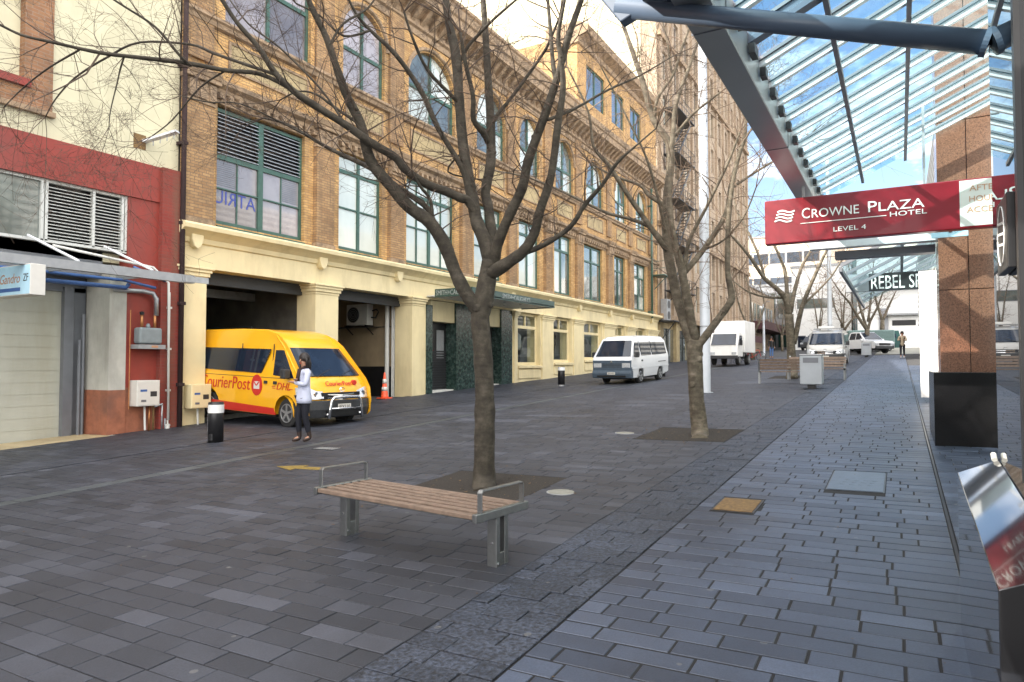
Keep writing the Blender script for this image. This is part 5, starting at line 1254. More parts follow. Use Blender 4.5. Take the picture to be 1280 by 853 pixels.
# ================================================================== TREES: limb centre lines (x, y, z, radius) in metres
TREES = {
 1: [
  ('trunk', [(-4.26, 6.80, 0.06, 0.1736), (-4.38, 7.00, 0.25, 0.1592), (-4.37, 6.99, 0.64, 0.1447), (-4.36, 6.98, 1.22, 0.1399), (-4.37, 6.95, 1.79, 0.1302), (-4.39, 6.92, 2.18, 0.1302), (-4.36, 6.93, 2.35, 0.1351), (-4.31, 6.95, 2.66, 0.1254), (-4.27, 6.96, 2.90, 0.1158)]),
  ('branch', [(-4.37, 6.93, 2.23, 0.1061), (-4.53, 6.80, 2.52, 0.0962), (-4.62, 6.71, 2.77, 0.0863), (-4.69, 6.60, 3.07, 0.0905), (-4.81, 6.46, 3.33, 0.0876), (-4.98, 6.30, 3.49, 0.0847), (-5.14, 6.09, 3.76, 0.0767), (-5.27, 5.94, 4.00, 0.0716), (-5.29, 5.80, 4.37, 0.0638), (-5.38, 5.68, 4.66, 0.0566), (-5.40, 5.55, 4.90, 0.0492), (-5.44, 5.40, 5.25, 0.0419), (-5.51, 5.23, 5.56, 0.0348), (-5.55, 5.08, 5.90, 0.0258)]),
  ('branch', [(-4.76, 6.49, 3.28, 0.0379), (-4.85, 6.49, 3.49, 0.0381), (-5.13, 6.44, 3.71, 0.0386), (-5.29, 6.40, 3.82, 0.0388), (-5.49, 6.34, 3.98, 0.0391), (-5.77, 6.29, 4.14, 0.0346), (-6.12, 6.20, 4.32, 0.0275), (-6.43, 6.13, 4.51, 0.0228), (-6.75, 6.05, 4.71, 0.0179), (-7.10, 5.97, 4.83, 0.0129)]),
  ('branch', [(-4.78, 6.48, 3.35, 0.0284), (-4.77, 6.42, 3.58, 0.0235), (-4.81, 6.28, 3.71, 0.0186), (-4.83, 6.15, 3.85, 0.0138)]),
  ('branch', [(-4.27, 6.96, 2.86, 0.0965), (-4.33, 6.92, 3.14, 0.0965), (-4.43, 6.91, 3.37, 0.0898), (-4.50, 6.91, 3.68, 0.0830), (-4.64, 6.93, 4.29, 0.0741), (-4.73, 6.96, 4.95, 0.0700), (-4.81, 7.01, 5.52, 0.0708), (-4.92, 6.99, 6.02, 0.0560), (-4.98, 7.00, 6.41, 0.0512), (-5.08, 7.03, 6.98, 0.0362)]),
  ('branch', [(-4.43, 6.91, 3.44, 0.0631), (-4.49, 6.81, 3.61, 0.0627), (-4.55, 6.72, 3.64, 0.0623), (-4.68, 6.58, 3.71, 0.0619), (-4.80, 6.40, 3.76, 0.0565), (-4.96, 6.18, 3.91, 0.0558), (-5.02, 6.09, 4.03, 0.0554), (-5.17, 5.82, 4.16, 0.0521), (-5.34, 5.61, 4.32, 0.0492), (-5.50, 5.28, 4.47, 0.0457), (-5.59, 5.11, 4.56, 0.0408), (-5.70, 4.93, 4.73, 0.0360), (-5.77, 4.76, 4.96, 0.0313), (-5.87, 4.58, 5.16, 0.0268), (-5.93, 4.42, 5.37, 0.0223), (-5.98, 4.27, 5.57, 0.0160)]),
  ('branch', [(-5.61, 5.09, 4.59, 0.0301), (-5.84, 4.85, 4.72, 0.0275), (-5.98, 4.54, 4.67, 0.0268), (-6.16, 4.21, 4.66, 0.0260), (-6.30, 3.78, 4.58, 0.0229), (-6.39, 3.50, 4.53, 0.0204), (-6.47, 3.11, 4.49, 0.0159), (-6.57, 2.94, 4.50, 0.0139), (-6.62, 2.79, 4.54, 0.0119), (-6.62, 2.56, 4.58, 0.0082)]),
  ('branch', [(-5.69, 4.93, 4.71, 0.0212), (-6.12, 4.79, 4.89, 0.0193), (-6.44, 4.72, 5.03, 0.0174), (-6.74, 4.66, 5.17, 0.0154), (-7.32, 4.44, 5.24, 0.0134), (-7.73, 4.32, 5.12, 0.0136), (-8.16, 4.20, 4.93, 0.0115), (-8.48, 4.15, 4.72, 0.0093), (-8.69, 4.15, 4.55, 0.0071)]),
  ('branch', [(-6.15, 4.21, 4.66, 0.0180), (-6.13, 4.10, 4.71, 0.0158), (-6.23, 3.93, 4.92, 0.0136), (-6.38, 3.72, 5.06, 0.0115), (-6.42, 3.58, 5.11, 0.0094)]),
  ('branch', [(-6.35, 3.70, 4.56, 0.0114), (-6.43, 3.71, 4.45, 0.0096), (-6.45, 3.70, 4.34, 0.0084), (-6.52, 3.68, 4.07, 0.0057), (-6.63, 3.73, 3.94, 0.0047)]),
  ('branch', [(-6.45, 3.35, 4.51, 0.0109), (-6.81, 3.27, 4.39, 0.0093), (-7.12, 3.21, 4.25, 0.0075), (-7.40, 3.17, 4.10, 0.0057)]),
  ('branch', [(-5.98, 4.54, 4.67, 0.0124), (-6.30, 4.47, 4.53, 0.0104), (-6.65, 4.40, 4.23, 0.0085), (-6.84, 4.30, 4.06, 0.0064)]),
  ('branch', [(-6.43, 6.13, 4.51, 0.0152), (-6.73, 5.84, 4.70, 0.0125), (-7.03, 5.54, 4.86, 0.0109), (-7.27, 5.29, 4.84, 0.0098), (-7.49, 5.05, 4.88, 0.0072)]),
  ('branch', [(-5.34, 5.61, 4.32, 0.0179), (-5.73, 5.60, 4.81, 0.0147), (-6.28, 5.49, 5.37, 0.0141), (-6.76, 5.43, 5.75, 0.0121), (-7.09, 5.34, 6.19, 0.0098)]),
  ('branch', [(-4.27, 6.96, 2.86, 0.0916), (-4.30, 7.05, 3.13, 0.0879), (-4.38, 7.10, 3.55, 0.0716), (-4.44, 7.12, 3.79, 0.0696), (-4.40, 7.18, 4.17, 0.0700), (-4.42, 7.21, 4.66, 0.0654), (-4.47, 7.22, 5.30, 0.0556), (-4.54, 7.27, 5.92, 0.0461), (-4.58, 7.28, 6.33, 0.0412), (-4.63, 7.30, 6.88, 0.0311)]),
  ('branch', [(-4.42, 7.22, 4.57, 0.0327), (-4.34, 7.20, 4.73, 0.0300), (-4.09, 7.21, 4.97, 0.0247), (-3.77, 7.27, 5.36, 0.0220), (-3.62, 7.23, 5.50, 0.0193), (-3.45, 7.20, 5.79, 0.0143)]),
  ('branch', [(-4.78, 7.03, 5.44, 0.0253), (-4.65, 7.04, 5.64, 0.0251), (-4.51, 7.06, 5.76, 0.0225), (-4.29, 7.06, 5.90, 0.0198), (-4.00, 7.11, 6.09, 0.0146)]),
  ('branch', [(-4.43, 7.16, 4.42, 0.0450), (-4.43, 7.04, 4.51, 0.0445), (-4.47, 6.89, 4.63, 0.0391), (-4.42, 6.80, 4.88, 0.0338), (-4.44, 6.66, 5.24, 0.0286), (-4.43, 6.54, 5.55, 0.0188)]),
  ('branch', [(-4.24, 6.98, 2.81, 0.0820), (-4.14, 6.91, 3.07, 0.0762), (-3.99, 6.88, 3.34, 0.0706), (-3.78, 6.87, 3.70, 0.0674), (-3.69, 6.85, 4.00, 0.0646), (-3.46, 6.84, 4.51, 0.0570), (-3.31, 6.86, 4.92, 0.0498), (-3.16, 6.81, 5.30, 0.0447), (-2.99, 6.78, 5.66, 0.0353), (-2.84, 6.73, 6.04, 0.0261)]),
  ('branch', [(-3.33, 6.85, 4.83, 0.0317), (-3.40, 6.91, 5.09, 0.0321), (-3.46, 6.98, 5.44, 0.0279), (-3.53, 7.04, 5.93, 0.0235), (-3.58, 7.11, 6.36, 0.0191)]),
  ('branch', [(-3.45, 6.85, 4.43, 0.0228), (-3.41, 6.93, 4.47, 0.0229), (-3.26, 7.24, 4.66, 0.0188), (-3.00, 7.60, 4.95, 0.0169), (-2.73, 7.98, 5.21, 0.0124), (-2.40, 8.28, 5.50, 0.0090)]),
  ('branch', [(-4.31, 6.95, 2.71, 0.0965), (-4.15, 6.92, 2.77, 0.0953), (-3.95, 6.92, 2.87, 0.0847), (-3.79, 6.94, 2.98, 0.0748), (-3.66, 6.95, 3.18, 0.0627), (-3.58, 6.93, 3.42, 0.0600), (-3.44, 6.94, 3.81, 0.0528), (-3.32, 6.87, 4.36, 0.0476), (-3.24, 6.84, 4.75, 0.0382), (-3.24, 6.78, 5.07, 0.0358), (-3.26, 6.76, 5.31, 0.0268), (-3.16, 6.68, 5.57, 0.0199), (-3.05, 6.62, 5.87, 0.0131)]),
  ('branch', [(-3.86, 6.96, 2.94, 0.0424), (-3.59, 7.00, 3.02, 0.0372), (-3.27, 7.06, 3.21, 0.0344), (-3.07, 7.05, 3.45, 0.0317), (-2.86, 7.05, 3.65, 0.0268), (-2.67, 7.03, 3.87, 0.0221), (-2.44, 7.04, 4.04, 0.0131), (-2.23, 7.04, 4.18, 0.0086)]),
  ('branch', [(-4.53, 6.90, 3.75, 0.0415), (-4.62, 6.83, 4.07, 0.0391), (-4.79, 6.60, 4.49, 0.0386), (-4.91, 6.41, 4.91, 0.0381), (-5.03, 6.09, 5.24, 0.0325), (-5.21, 5.86, 5.47, 0.0229), (-5.29, 5.70, 5.62, 0.0181), (-5.33, 5.55, 5.85, 0.0134)]),
  ('branch', [(-4.74, 6.96, 4.92, 0.0300), (-4.74, 6.85, 4.94, 0.0296), (-4.89, 6.52, 5.19, 0.0241), (-4.92, 6.26, 5.49, 0.0188), (-4.94, 6.13, 5.74, 0.0139)]),
  ('branch', [(-4.65, 6.92, 4.27, 0.0148), (-4.87, 6.92, 4.05, 0.0125), (-4.58, 7.21, 3.98, 0.0101)]),
  ('branch', [(-5.21, 5.86, 5.47, 0.0184), (-5.41, 5.64, 5.36, 0.0159), (-5.57, 5.43, 5.54, 0.0134), (-5.72, 5.22, 5.62, 0.0110)]),
  ('branch', [(-5.29, 5.80, 4.37, 0.0228), (-5.61, 5.73, 4.60, 0.0185), (-5.88, 5.68, 4.80, 0.0150), (-6.18, 5.68, 4.89, 0.0119), (-6.44, 5.65, 4.83, 0.0096)]),
  ('branch', [(-5.41, 5.42, 5.16, 0.0176), (-5.34, 5.56, 5.45, 0.0156), (-5.17, 5.77, 5.68, 0.0136), (-5.07, 5.92, 6.01, 0.0092)]),
 ],
 2: [
  ('trunk', [(-2.96, 11.60, 0.27, 0.1976), (-3.09, 12.11, 0.45, 0.1765), (-3.13, 12.06, 1.02, 0.1553), (-3.14, 12.04, 1.51, 0.1482), (-3.15, 12.02, 1.89, 0.1694), (-3.13, 12.02, 2.07, 0.1553)]),
  ('branch', [(-3.16, 12.01, 1.92, 0.1059), (-3.36, 11.99, 2.53, 0.0996), (-3.48, 11.96, 3.05, 0.1001), (-3.59, 11.92, 3.76, 0.1005), (-3.62, 11.99, 4.53, 0.0941), (-3.57, 12.09, 5.56, 0.0802), (-3.86, 12.02, 6.13, 0.0662), (-4.06, 12.00, 6.89, 0.0593), (-4.26, 11.97, 7.53, 0.0448), (-4.47, 11.94, 8.20, 0.0301)]),
  ('branch', [(-3.13, 12.02, 2.03, 0.0918), (-3.18, 11.86, 2.56, 0.0840), (-3.25, 11.74, 3.10, 0.0836), (-3.28, 11.66, 3.38, 0.0833), (-3.37, 11.59, 3.77, 0.0694), (-3.42, 11.54, 4.22, 0.0625), (-3.46, 11.61, 4.87, 0.0560), (-3.42, 11.72, 5.63, 0.0529), (-3.39, 11.83, 6.26, 0.0463), (-3.19, 12.03, 7.00, 0.0359), (-3.07, 12.19, 7.52, 0.0289), (-2.98, 12.23, 7.94, 0.0217)]),
  ('branch', [(-3.25, 11.74, 3.18, 0.0488), (-3.12, 11.62, 3.75, 0.0379), (-2.80, 11.55, 4.30, 0.0338), (-2.43, 11.50, 4.98, 0.0266), (-2.21, 11.38, 5.43, 0.0163)]),
  ('branch', [(-3.23, 11.74, 3.25, 0.0627), (-2.97, 12.05, 3.68, 0.0565), (-2.65, 12.32, 4.31, 0.0498), (-2.59, 12.45, 4.81, 0.0466), (-2.44, 12.63, 5.50, 0.0362), (-2.27, 12.82, 5.95, 0.0219), (-1.90, 13.13, 6.43, 0.0147)]),
  ('branch', [(-3.55, 11.95, 3.62, 0.0574), (-3.64, 11.78, 3.78, 0.0569), (-3.90, 11.50, 4.25, 0.0529), (-4.16, 11.22, 4.73, 0.0490), (-4.33, 10.99, 5.09, 0.0416), (-4.52, 10.76, 5.39, 0.0310), (-4.55, 10.60, 5.95, 0.0239), (-4.81, 10.31, 6.67, 0.0169)]),
  ('branch', [(-3.64, 11.78, 3.86, 0.0427), (-3.89, 11.74, 4.12, 0.0431), (-4.23, 11.65, 4.28, 0.0362), (-4.57, 11.57, 4.39, 0.0328), (-5.00, 11.43, 4.62, 0.0294), (-5.42, 11.30, 4.86, 0.0259), (-5.98, 11.08, 5.13, 0.0187), (-6.55, 10.87, 5.28, 0.0136)]),
  ('branch', [(-3.61, 12.00, 4.44, 0.0506), (-3.69, 11.95, 4.54, 0.0506), (-3.94, 11.92, 4.73, 0.0474), (-4.10, 11.93, 4.93, 0.0331), (-4.55, 11.78, 5.13, 0.0259), (-4.94, 11.67, 5.38, 0.0187)]),
  ('branch', [(-3.14, 12.02, 1.97, 0.0847), (-3.06, 12.01, 2.00, 0.0844), (-2.76, 11.99, 2.38, 0.0764), (-2.52, 12.00, 2.71, 0.0688), (-2.50, 12.00, 2.87, 0.0688), (-2.55, 11.96, 3.26, 0.0551), (-2.53, 11.94, 3.96, 0.0516), (-2.49, 11.95, 4.47, 0.0482), (-2.42, 12.08, 5.05, 0.0416), (-2.28, 12.25, 5.72, 0.0315), (-2.31, 12.34, 6.08, 0.0212), (-2.24, 12.36, 6.52, 0.0141)]),
  ('branch', [(-3.42, 11.72, 5.63, 0.0353), (-3.10, 11.77, 5.99, 0.0280), (-2.86, 11.79, 6.16, 0.0243), (-2.60, 11.82, 6.33, 0.0172)]),
  ('branch', [(-3.85, 12.03, 6.10, 0.0368), (-3.76, 11.95, 6.48, 0.0365), (-3.48, 11.98, 6.87, 0.0289), (-3.31, 11.95, 7.30, 0.0287), (-3.15, 11.91, 7.65, 0.0214)]),
  ('branch', [(-3.47, 11.99, 6.86, 0.0253), (-3.52, 11.95, 7.04, 0.0253), (-3.56, 11.91, 7.48, 0.0217), (-3.65, 11.85, 7.90, 0.0181)]),
  ('branch', [(-3.59, 11.92, 3.87, 0.0359), (-3.71, 11.58, 4.82, 0.0282), (-3.80, 11.28, 5.33, 0.0243), (-3.94, 11.07, 5.71, 0.0206), (-4.13, 10.83, 6.22, 0.0171), (-4.30, 10.60, 6.65, 0.0135)]),
  ('branch', [(-2.59, 12.45, 4.79, 0.0287), (-2.21, 12.78, 5.12, 0.0253), (-1.72, 13.26, 5.54, 0.0184), (-1.41, 13.55, 5.87, 0.0148)]),
  ('branch', [(-2.94, 12.07, 3.68, 0.0282), (-2.60, 11.91, 3.78, 0.0206), (-2.25, 11.87, 4.15, 0.0169), (-2.05, 11.85, 4.60, 0.0134)]),
 ],
 3: [
  ('trunk', [(-3.72, 28.83, 0.93, 0.2954), (-3.85, 29.95, 1.49, 0.2298), (-3.87, 29.91, 2.14, 0.1969), (-3.91, 29.85, 3.22, 0.1969), (-3.93, 29.82, 3.68, 0.2134)]),
  ('branch', [(-3.91, 29.84, 3.45, 0.1477), (-4.06, 29.71, 4.41, 0.1313), (-4.71, 28.97, 5.09, 0.0974), (-5.15, 28.34, 5.92, 0.0723), (-5.60, 27.83, 6.56, 0.0558), (-5.96, 27.38, 7.03, 0.0316)]),
  ('branch', [(-4.71, 28.97, 5.06, 0.0649), (-5.00, 29.11, 6.21, 0.0574), (-5.55, 29.09, 7.49, 0.0498), (-5.85, 29.13, 8.13, 0.0334), (-6.00, 29.12, 9.02, 0.0251)]),
  ('branch', [(-3.93, 29.82, 3.62, 0.1313), (-4.02, 30.08, 4.44, 0.0995), (-4.12, 30.21, 5.59, 0.0752), (-4.49, 30.07, 6.61, 0.0587), (-4.73, 30.02, 7.53, 0.0336)]),
  ('branch', [(-3.87, 29.85, 3.78, 0.1149), (-3.76, 30.22, 4.63, 0.0912), (-3.52, 30.67, 5.70, 0.0754), (-3.19, 31.17, 6.46, 0.0508), (-2.86, 31.44, 7.26, 0.0340)]),
  ('branch', [(-3.78, 29.95, 2.47, 0.1313), (-3.66, 30.00, 3.03, 0.1149), (-3.43, 29.75, 3.92, 0.1055), (-3.06, 29.69, 4.87, 0.0886), (-2.60, 29.68, 5.90, 0.0640), (-2.27, 29.73, 6.59, 0.0319)]),
  ('branch', [(-3.40, 29.76, 4.02, 0.0649), (-2.90, 29.80, 4.52, 0.0484), (-2.31, 29.88, 5.17, 0.0400), (-1.86, 29.87, 5.94, 0.0238)]),
  ('branch', [(-4.02, 30.08, 4.40, 0.0664), (-4.66, 29.37, 4.37, 0.0492), (-5.31, 28.65, 4.57, 0.0406), (-5.83, 28.11, 5.03, 0.0242)]),
 ],
 4: [
  ('trunk', [(-2.38, 64.27, 2.34, 0.2682), (-2.37, 64.24, 3.39, 0.2179), (-2.35, 64.21, 4.60, 0.2012)]),
  ('branch', [(-2.35, 64.21, 4.46, 0.1676), (-2.97, 63.81, 5.54, 0.1341), (-3.56, 62.86, 6.70, 0.0997), (-4.14, 61.92, 7.51, 0.0659), (-4.76, 61.53, 8.56, 0.0395)]),
  ('branch', [(-2.35, 64.21, 4.46, 0.1341), (-2.86, 64.41, 6.45, 0.1015), (-3.32, 64.43, 8.38, 0.0748), (-3.72, 64.36, 10.17, 0.0409)]),
  ('branch', [(-2.29, 64.24, 4.53, 0.1341), (-2.10, 64.32, 5.27, 0.1174), (-1.60, 63.99, 6.23, 0.0831), (-1.17, 63.84, 7.47, 0.0661), (-0.74, 63.80, 8.89, 0.0395)]),
  ('branch', [(-2.28, 64.22, 5.20, 0.1174), (-2.10, 64.84, 6.72, 0.1015), (-1.96, 65.20, 8.38, 0.0680), (-1.82, 65.44, 10.17, 0.0409)]),
 ],
 5: [
  ('trunk', [(-9.96, 55.35, 1.84, 0.1871), (-9.95, 55.32, 3.08, 0.1559), (-9.93, 55.30, 3.89, 0.1559)]),
  ('branch', [(-9.94, 55.30, 3.77, 0.1091), (-10.61, 54.26, 5.72, 0.0679), (-10.85, 53.73, 7.17, 0.0461), (-11.05, 53.32, 8.68, 0.0306)]),
  ('branch', [(-9.94, 55.30, 3.77, 0.1091), (-10.14, 55.64, 6.93, 0.0692), (-10.50, 55.71, 8.61, 0.0380)]),
  ('branch', [(-9.94, 55.30, 3.77, 0.1091), (-9.08, 55.69, 6.14, 0.0686), (-9.44, 55.78, 7.73, 0.0470), (-9.17, 56.10, 9.20, 0.0315)]),
 ],
 6: [
  ('trunk', [(-1.47, 75.13, 2.78, 0.2718), (-1.45, 75.09, 4.37, 0.2329), (-1.42, 75.05, 5.92, 0.1941)]),
  ('branch', [(-1.42, 75.05, 5.76, 0.1553), (-1.74, 74.82, 7.08, 0.1165), (-2.10, 73.98, 8.58, 0.0694)]),
  ('branch', [(-1.42, 75.05, 5.76, 0.1553), (-0.93, 75.29, 7.08, 0.1165), (-0.36, 74.98, 8.35, 0.0694)]),
 ],
}
TL = {1: ('bare tree with a forked trunk growing directly behind the near bench', 'large', 1.0), 2: ('bare tree in a square pit between the near bench and the steel pole', '', 1.), 3: ('bare tree standing behind the two far benches', '', 1.), 4: ('bare spreading tree behind the second litter bin', '', 1.), 5: ('slender bare tree beside the bicycle rack', '', 1.), 6: ('dark bare tree at the far right kerb beside the white pickup', '', 1.)}
def grow(tw, p, d, length, r, depth, rnd, sag=.0, n=5):
    """one twig as a tapering curved tube, with children"""
    pts = [Vector(p)]; rad = [r]; d = Vector(d).normalized(); step = length / n
    bend = Vector((rnd.gauss(0, 1), rnd.gauss(0, 1), rnd.gauss(0, .6))) * .16
    for i in range(n):
        d = (d + bend + Vector((rnd.gauss(0, .13), rnd.gauss(0, .13), rnd.gauss(0, .12) + .05 - sag))).normalized()
        pts.append(pts[-1] + d * step); rad.append(max(r * (1 - .8 * (i + 1) / n), .0012))
    tw.tube(pts, rad, 4 if r > .006 else 3, cap=False)
    if depth > 0:
        for k in range(rnd.randint(3, 5) if depth > 1 else rnd.randint(3, 4)):
            i = rnd.randint(1, n - 1); a = pts[i]; dd = (pts[i + 1] - pts[i]).normalized()
            side = dd.cross(Vector((rnd.gauss(0, 1), rnd.gauss(0, 1), rnd.gauss(0, 1)))).normalized()
            grow(tw, a, dd * .75 + side * .8, length * rnd.uniform(.4, .7), max(rad[i] * .6, .0016), depth - 1, rnd, sag, max(3, n - 1))
for k, limbs in TREES.items():
    rnd = random.Random(100 + k)
    x, y, z, r = limbs[0][1][0]
    t = thing('bare_tree', TL[k][0], 'tree', (x, y, gz(x, y)), 0, 'bare street trees along the paving'); o = t.location
    tw = MB(); near = k <= 2
    for j, (kind, pts) in enumerate(limbs):
        kr = {1: .86, 2: .84, 3: .86}.get(k, .9); pts = [(a, b_, c, d * kr) for a, b_, c, d in pts]
        b = MB(); fine = []
        P_ = [Vector(q[:3]) for q in pts]
        for i in range(len(P_) - 1):           # subdivide and add a little wobble
            m = 4 if near else 2
            for s in range(m):
                u = s / m
                p0 = P_[max(i - 1, 0)]; p1 = P_[i]; p2 = P_[i + 1]; p3 = P_[min(i + 2, len(P_) - 1)]
                q = .5 * ((2 * p1) + (p2 - p0) * u + (2 * p0 - 5 * p1 + 4 * p2 - p3) * u * u + (3 * p1 - p0 - 3 * p2 + p3) * u ** 3)
                rr = pts[i][3] * (1 - u) + pts[i + 1][3] * u
                fine.append((q, rr * (1 + rnd.uniform(-.05, .07))))
        fine.append((P_[-1], pts[-1][3]))
        if kind == 'trunk' and near:
            fine[0] = (fine[0][0], fine[0][1] * 1.25)
        b.tube([f[0] - o for f in fine], [f[1] for f in fine], 14 if near and pts[0][3] > .05 else 8)
        if near and pts[0][3] > .05:           # pruning knots
            for q in range(3 if kind == 'trunk' else 2):
                f = fine[rnd.randint(len(fine) // 3, len(fine) - 3)]; a = rnd.uniform(0, 6.28)
                dr = Vector((math.cos(a), math.sin(a), .1)); c = f[0] - o
                b.tube([c + dr * f[1] * .5, c + dr * f[1] * 1.08, c + dr * f[1] * 1.14], [f[1] * .55, f[1] * .42, f[1] * .22], 8)
        b.build(kind, 'bark' if k == 1 else 'barkpale', t, True)
        if kind == 'trunk': continue
        # twigs along the limb
        total = sum((fine[i + 1][0] - fine[i][0]).length for i in range(len(fine) - 1)); acc = 0
        gap = {1: .24, 2: .30, 3: .34, 4: .3, 5: .45, 6: .45}[k]; nxt = total * (.22 if pts[0][3] > .08 else .1)
        scale = {1: 1.0, 2: 1.15, 3: 1.5, 4: 2.2, 5: 2.0, 6: 2.0}[k]
        for i in range(len(fine) - 1):
            d = fine[i + 1][0] - fine[i][0]; acc += d.length
            while acc > nxt:
                nxt += gap * rnd.uniform(.6, 1.4); f = acc / total
                dn = d.normalized(); side = dn.cross(Vector((rnd.gauss(0, 1), rnd.gauss(0, 1), rnd.gauss(0, 1)))).normalized()
                if side.z < -.3 and rnd.random() < .5: side = -side
                grow(tw, fine[i][0] - o, dn * .6 + side, scale * rnd.uniform(.45, 1.25) * (.75 + .4 * f), min(fine[i][1] * .5, .009 * scale), 2, rnd, .03, 5 if near else 4)
        # leader at the tip
        d = (fine[-1][0] - fine[-2][0])
        for q in range(3): grow(tw, fine[-1][0] - o, d.normalized() + Vector((rnd.gauss(0, .35), rnd.gauss(0, .35), rnd.gauss(0, .3))), scale * rnd.uniform(.8, 1.4), min(fine[-1][1] * .8, .012 * scale), 3 if near else 2, rnd)
    q = tw.build('twigs', 'twig' if k == 1 else 'twigpale', t, fix=False); q['kind'] = 'stuff'
    print('tree', k, len(tw.f))
    if k in (4, 5): MORE = globals().setdefault('MORE', {}); MORE[k] = t
for k, x, y, rz, lab in ((5, -7.6, 80.0, .8, 'bare twiggy tree in front of the grey building at the street end'), (4, -5.6, 86.0, 2.1, 'bare tree in front of the white strip-windowed building'), (5, -12.4, 88.0, 3.4, 'bare tree farthest left at the street end')):
    copy_tree(MORE[k], loc=(x, y, gz(x, y)), rz=rz, label=lab)
# ================================================================== RIGHT SIDE: hotel canopy, sign, plinths, glass
def W_(o):
    def f(b, name, m, parent=None, **k):
        b.v = [(x - o.location[0], y - o.location[1], z - o.location[2]) for x, y, z in b.v]; return b.build(name, m, parent or o, **k)
    return f
E_ = 1.65
# steel and glass canopy
cn = thing('hotel_canopy', 'large steel and glass canopy sloping up towards the hotel, silver edge beam and blue-grey tube', 'canopy', (-1.16, 6.0, E_ + 2.4)); q_ = W_(cn)
q_(MB().box(-1.28, -1.04, 1.5, 11.9, E_ + 2.40, E_ + 2.72), 'edge_beam', 'beam', bevel=.008, seg=1)
for y in (4.9, 8.0, 10.9): q_(MB().box(-1.285, -1.035, y, y + .01, E_ + 2.395, E_ + 2.725), 'beam_joint', 'mullion')
K = .46; zc = lambda x: E_ + 2.62 + (x + 1.04) * K
for i in range(18):
    y = 2.6 + i * .52
    big = i == 6
    h = .055 if not big else .11; w_ = .055 if not big else .11
    q_(MB().hexa([(-1.04, y, zc(-1.04)), (-1.04, y + w_, zc(-1.04)), (1.3, y + w_, zc(1.3)), (1.3, y, zc(1.3))][0:4] + [(-1.04, y, zc(-1.04) + h), (-1.04, y + w_, zc(-1.04) + h), (1.3, y + w_, zc(1.3) + h), (1.3, y, zc(1.3) + h)]), 'rafter', 'bluesteel' if big else 'whitemetal')
    q_(MB().hexa([(-1.04, y - .02, zc(-1.04) + h + .001), (-1.04, y + w_ + .02, zc(-1.04) + h + .001), (1.3, y + w_ + .02, zc(1.3) + h + .001), (1.3, y - .02, zc(1.3) + h + .001), (-1.04, y - .02, zc(-1.04) + h + .03), (-1.04, y + w_ + .02, zc(-1.04) + h + .03), (1.3, y + w_ + .02, zc(1.3) + h + .03), (1.3, y - .02, zc(1.3) + h + .03)]), 'glazing_cap', 'mullion')
    # clamps at the beam
    q_(MB().box(-1.03, -.98, y - .03, y + w_ + .03, E_ + 2.53, E_ + 2.61), 'clamp', 'black')
    ya, yb = y + w_ + .005, y + .515
    q_(MB().hexa([(-1.02, ya, zc(-1.02) + h - .01), (-1.02, yb, zc(-1.02) + h - .01), (1.3, yb, zc(1.3) + h - .01), (1.3, ya, zc(1.3) + h - .01), (-1.02, ya, zc(-1.02) + h), (-1.02, yb, zc(-1.02) + h), (1.3, yb, zc(1.3) + h), (1.3, ya, zc(1.3) + h)]), 'glass_panel', 'glass')
for x in (-.46, .12): q_(MB().box(x - .02, x + .02, 1.5, 11.9, zc(x) - .06, zc(x) - .005), 'purlin', 'mullion')
# tube arm
a = Vector((-1.70, 4.5, E_ + 2.53)); bpt = Vector((.455, 4.5, E_ + 1.765))
q_(MB().tube([a, bpt], .066, 24), 'tube_arm', 'bluesteel', smooth=True)
q_(MB().prism([(-1.84, E_ + 2.64), (-1.67, E_ + 2.40), (-1.56, E_ + 2.44), (-1.27, E_ + 2.47), (-1.27, E_ + 2.64)], 'y', 4.46, 4.56), 'arm_bracket', 'bluesteel', bevel=.01)
q_(MB().tube([bpt - (bpt - a).normalized() * .03, bpt], [.078, .078], 24), 'flange', 'bluesteel')
q_(MB().box(-1.5, -1.281, 1.5, 4.45, E_ + 2.5, E_ + 2.7), 'side_beam', 'bluesteel')

# hotel sign
YS = 9.8
sg = thing('hotel_sign', 'red hotel sign with white lettering hanging across the right footpath', 'sign', (-.4, YS, E_ + 1.65)); s_ = W_(sg)
s_(MB().box(-1.585, 1.15, YS, YS + .16, E_ + 1.635, E_ + 2.235), 'sign_box', 'signred', bevel=.012)
s_(MB().box(.66, 1.14, YS - .004, YS + .002, E_ + 1.66, E_ + 2.215), 'white_panel', 'signwhite')
def st(txt, x, z, size, w_, m='letter', **k):
    text_mesh(txt, size, m, sg, Matrix.Translation(-sg.location) @ frame_mat((x, YS - .005, E_ + z), (1, 0, 0), (0, 0, 1)), 'lettering', .004, width=w_, **k)
st('C', -1.12, 1.945, .20, .10); st('ROWNE', -1.0, 1.945, .165, .56); st('P', -.34, 1.945, .20, .10); st('LAZA', -.22, 1.945, .165, .50)
st('HOTEL', -.09, 1.862, .085, .40); st('LEVEL 4', -.74, 1.735, .085, .38)
s_(MB().box(-1.13, -.12, YS - .008, YS - .001, E_ + 1.877, E_ + 1.885), 'underline', 'letter')
b = MB()
for r in range(4):
    pts = [(-1.42 + .22 * i / 12 - .012 * r, YS - .006, E_ + 2.065 - r * .042 + .016 * math.sin(i / 12 * 2 * math.pi)) for i in range(13)]
    for i in range(12): b.beam(pts[i], pts[i + 1], .006, .020)
s_(b, 'wave_emblem', 'letter')
st('AFTER', .76, 2.08, .10, .30, 'signtan'); st('HOURS', .75, 1.95, .10, .31, 'signtan'); st('ACCESS', .73, 1.82, .10, .35, 'signtan')
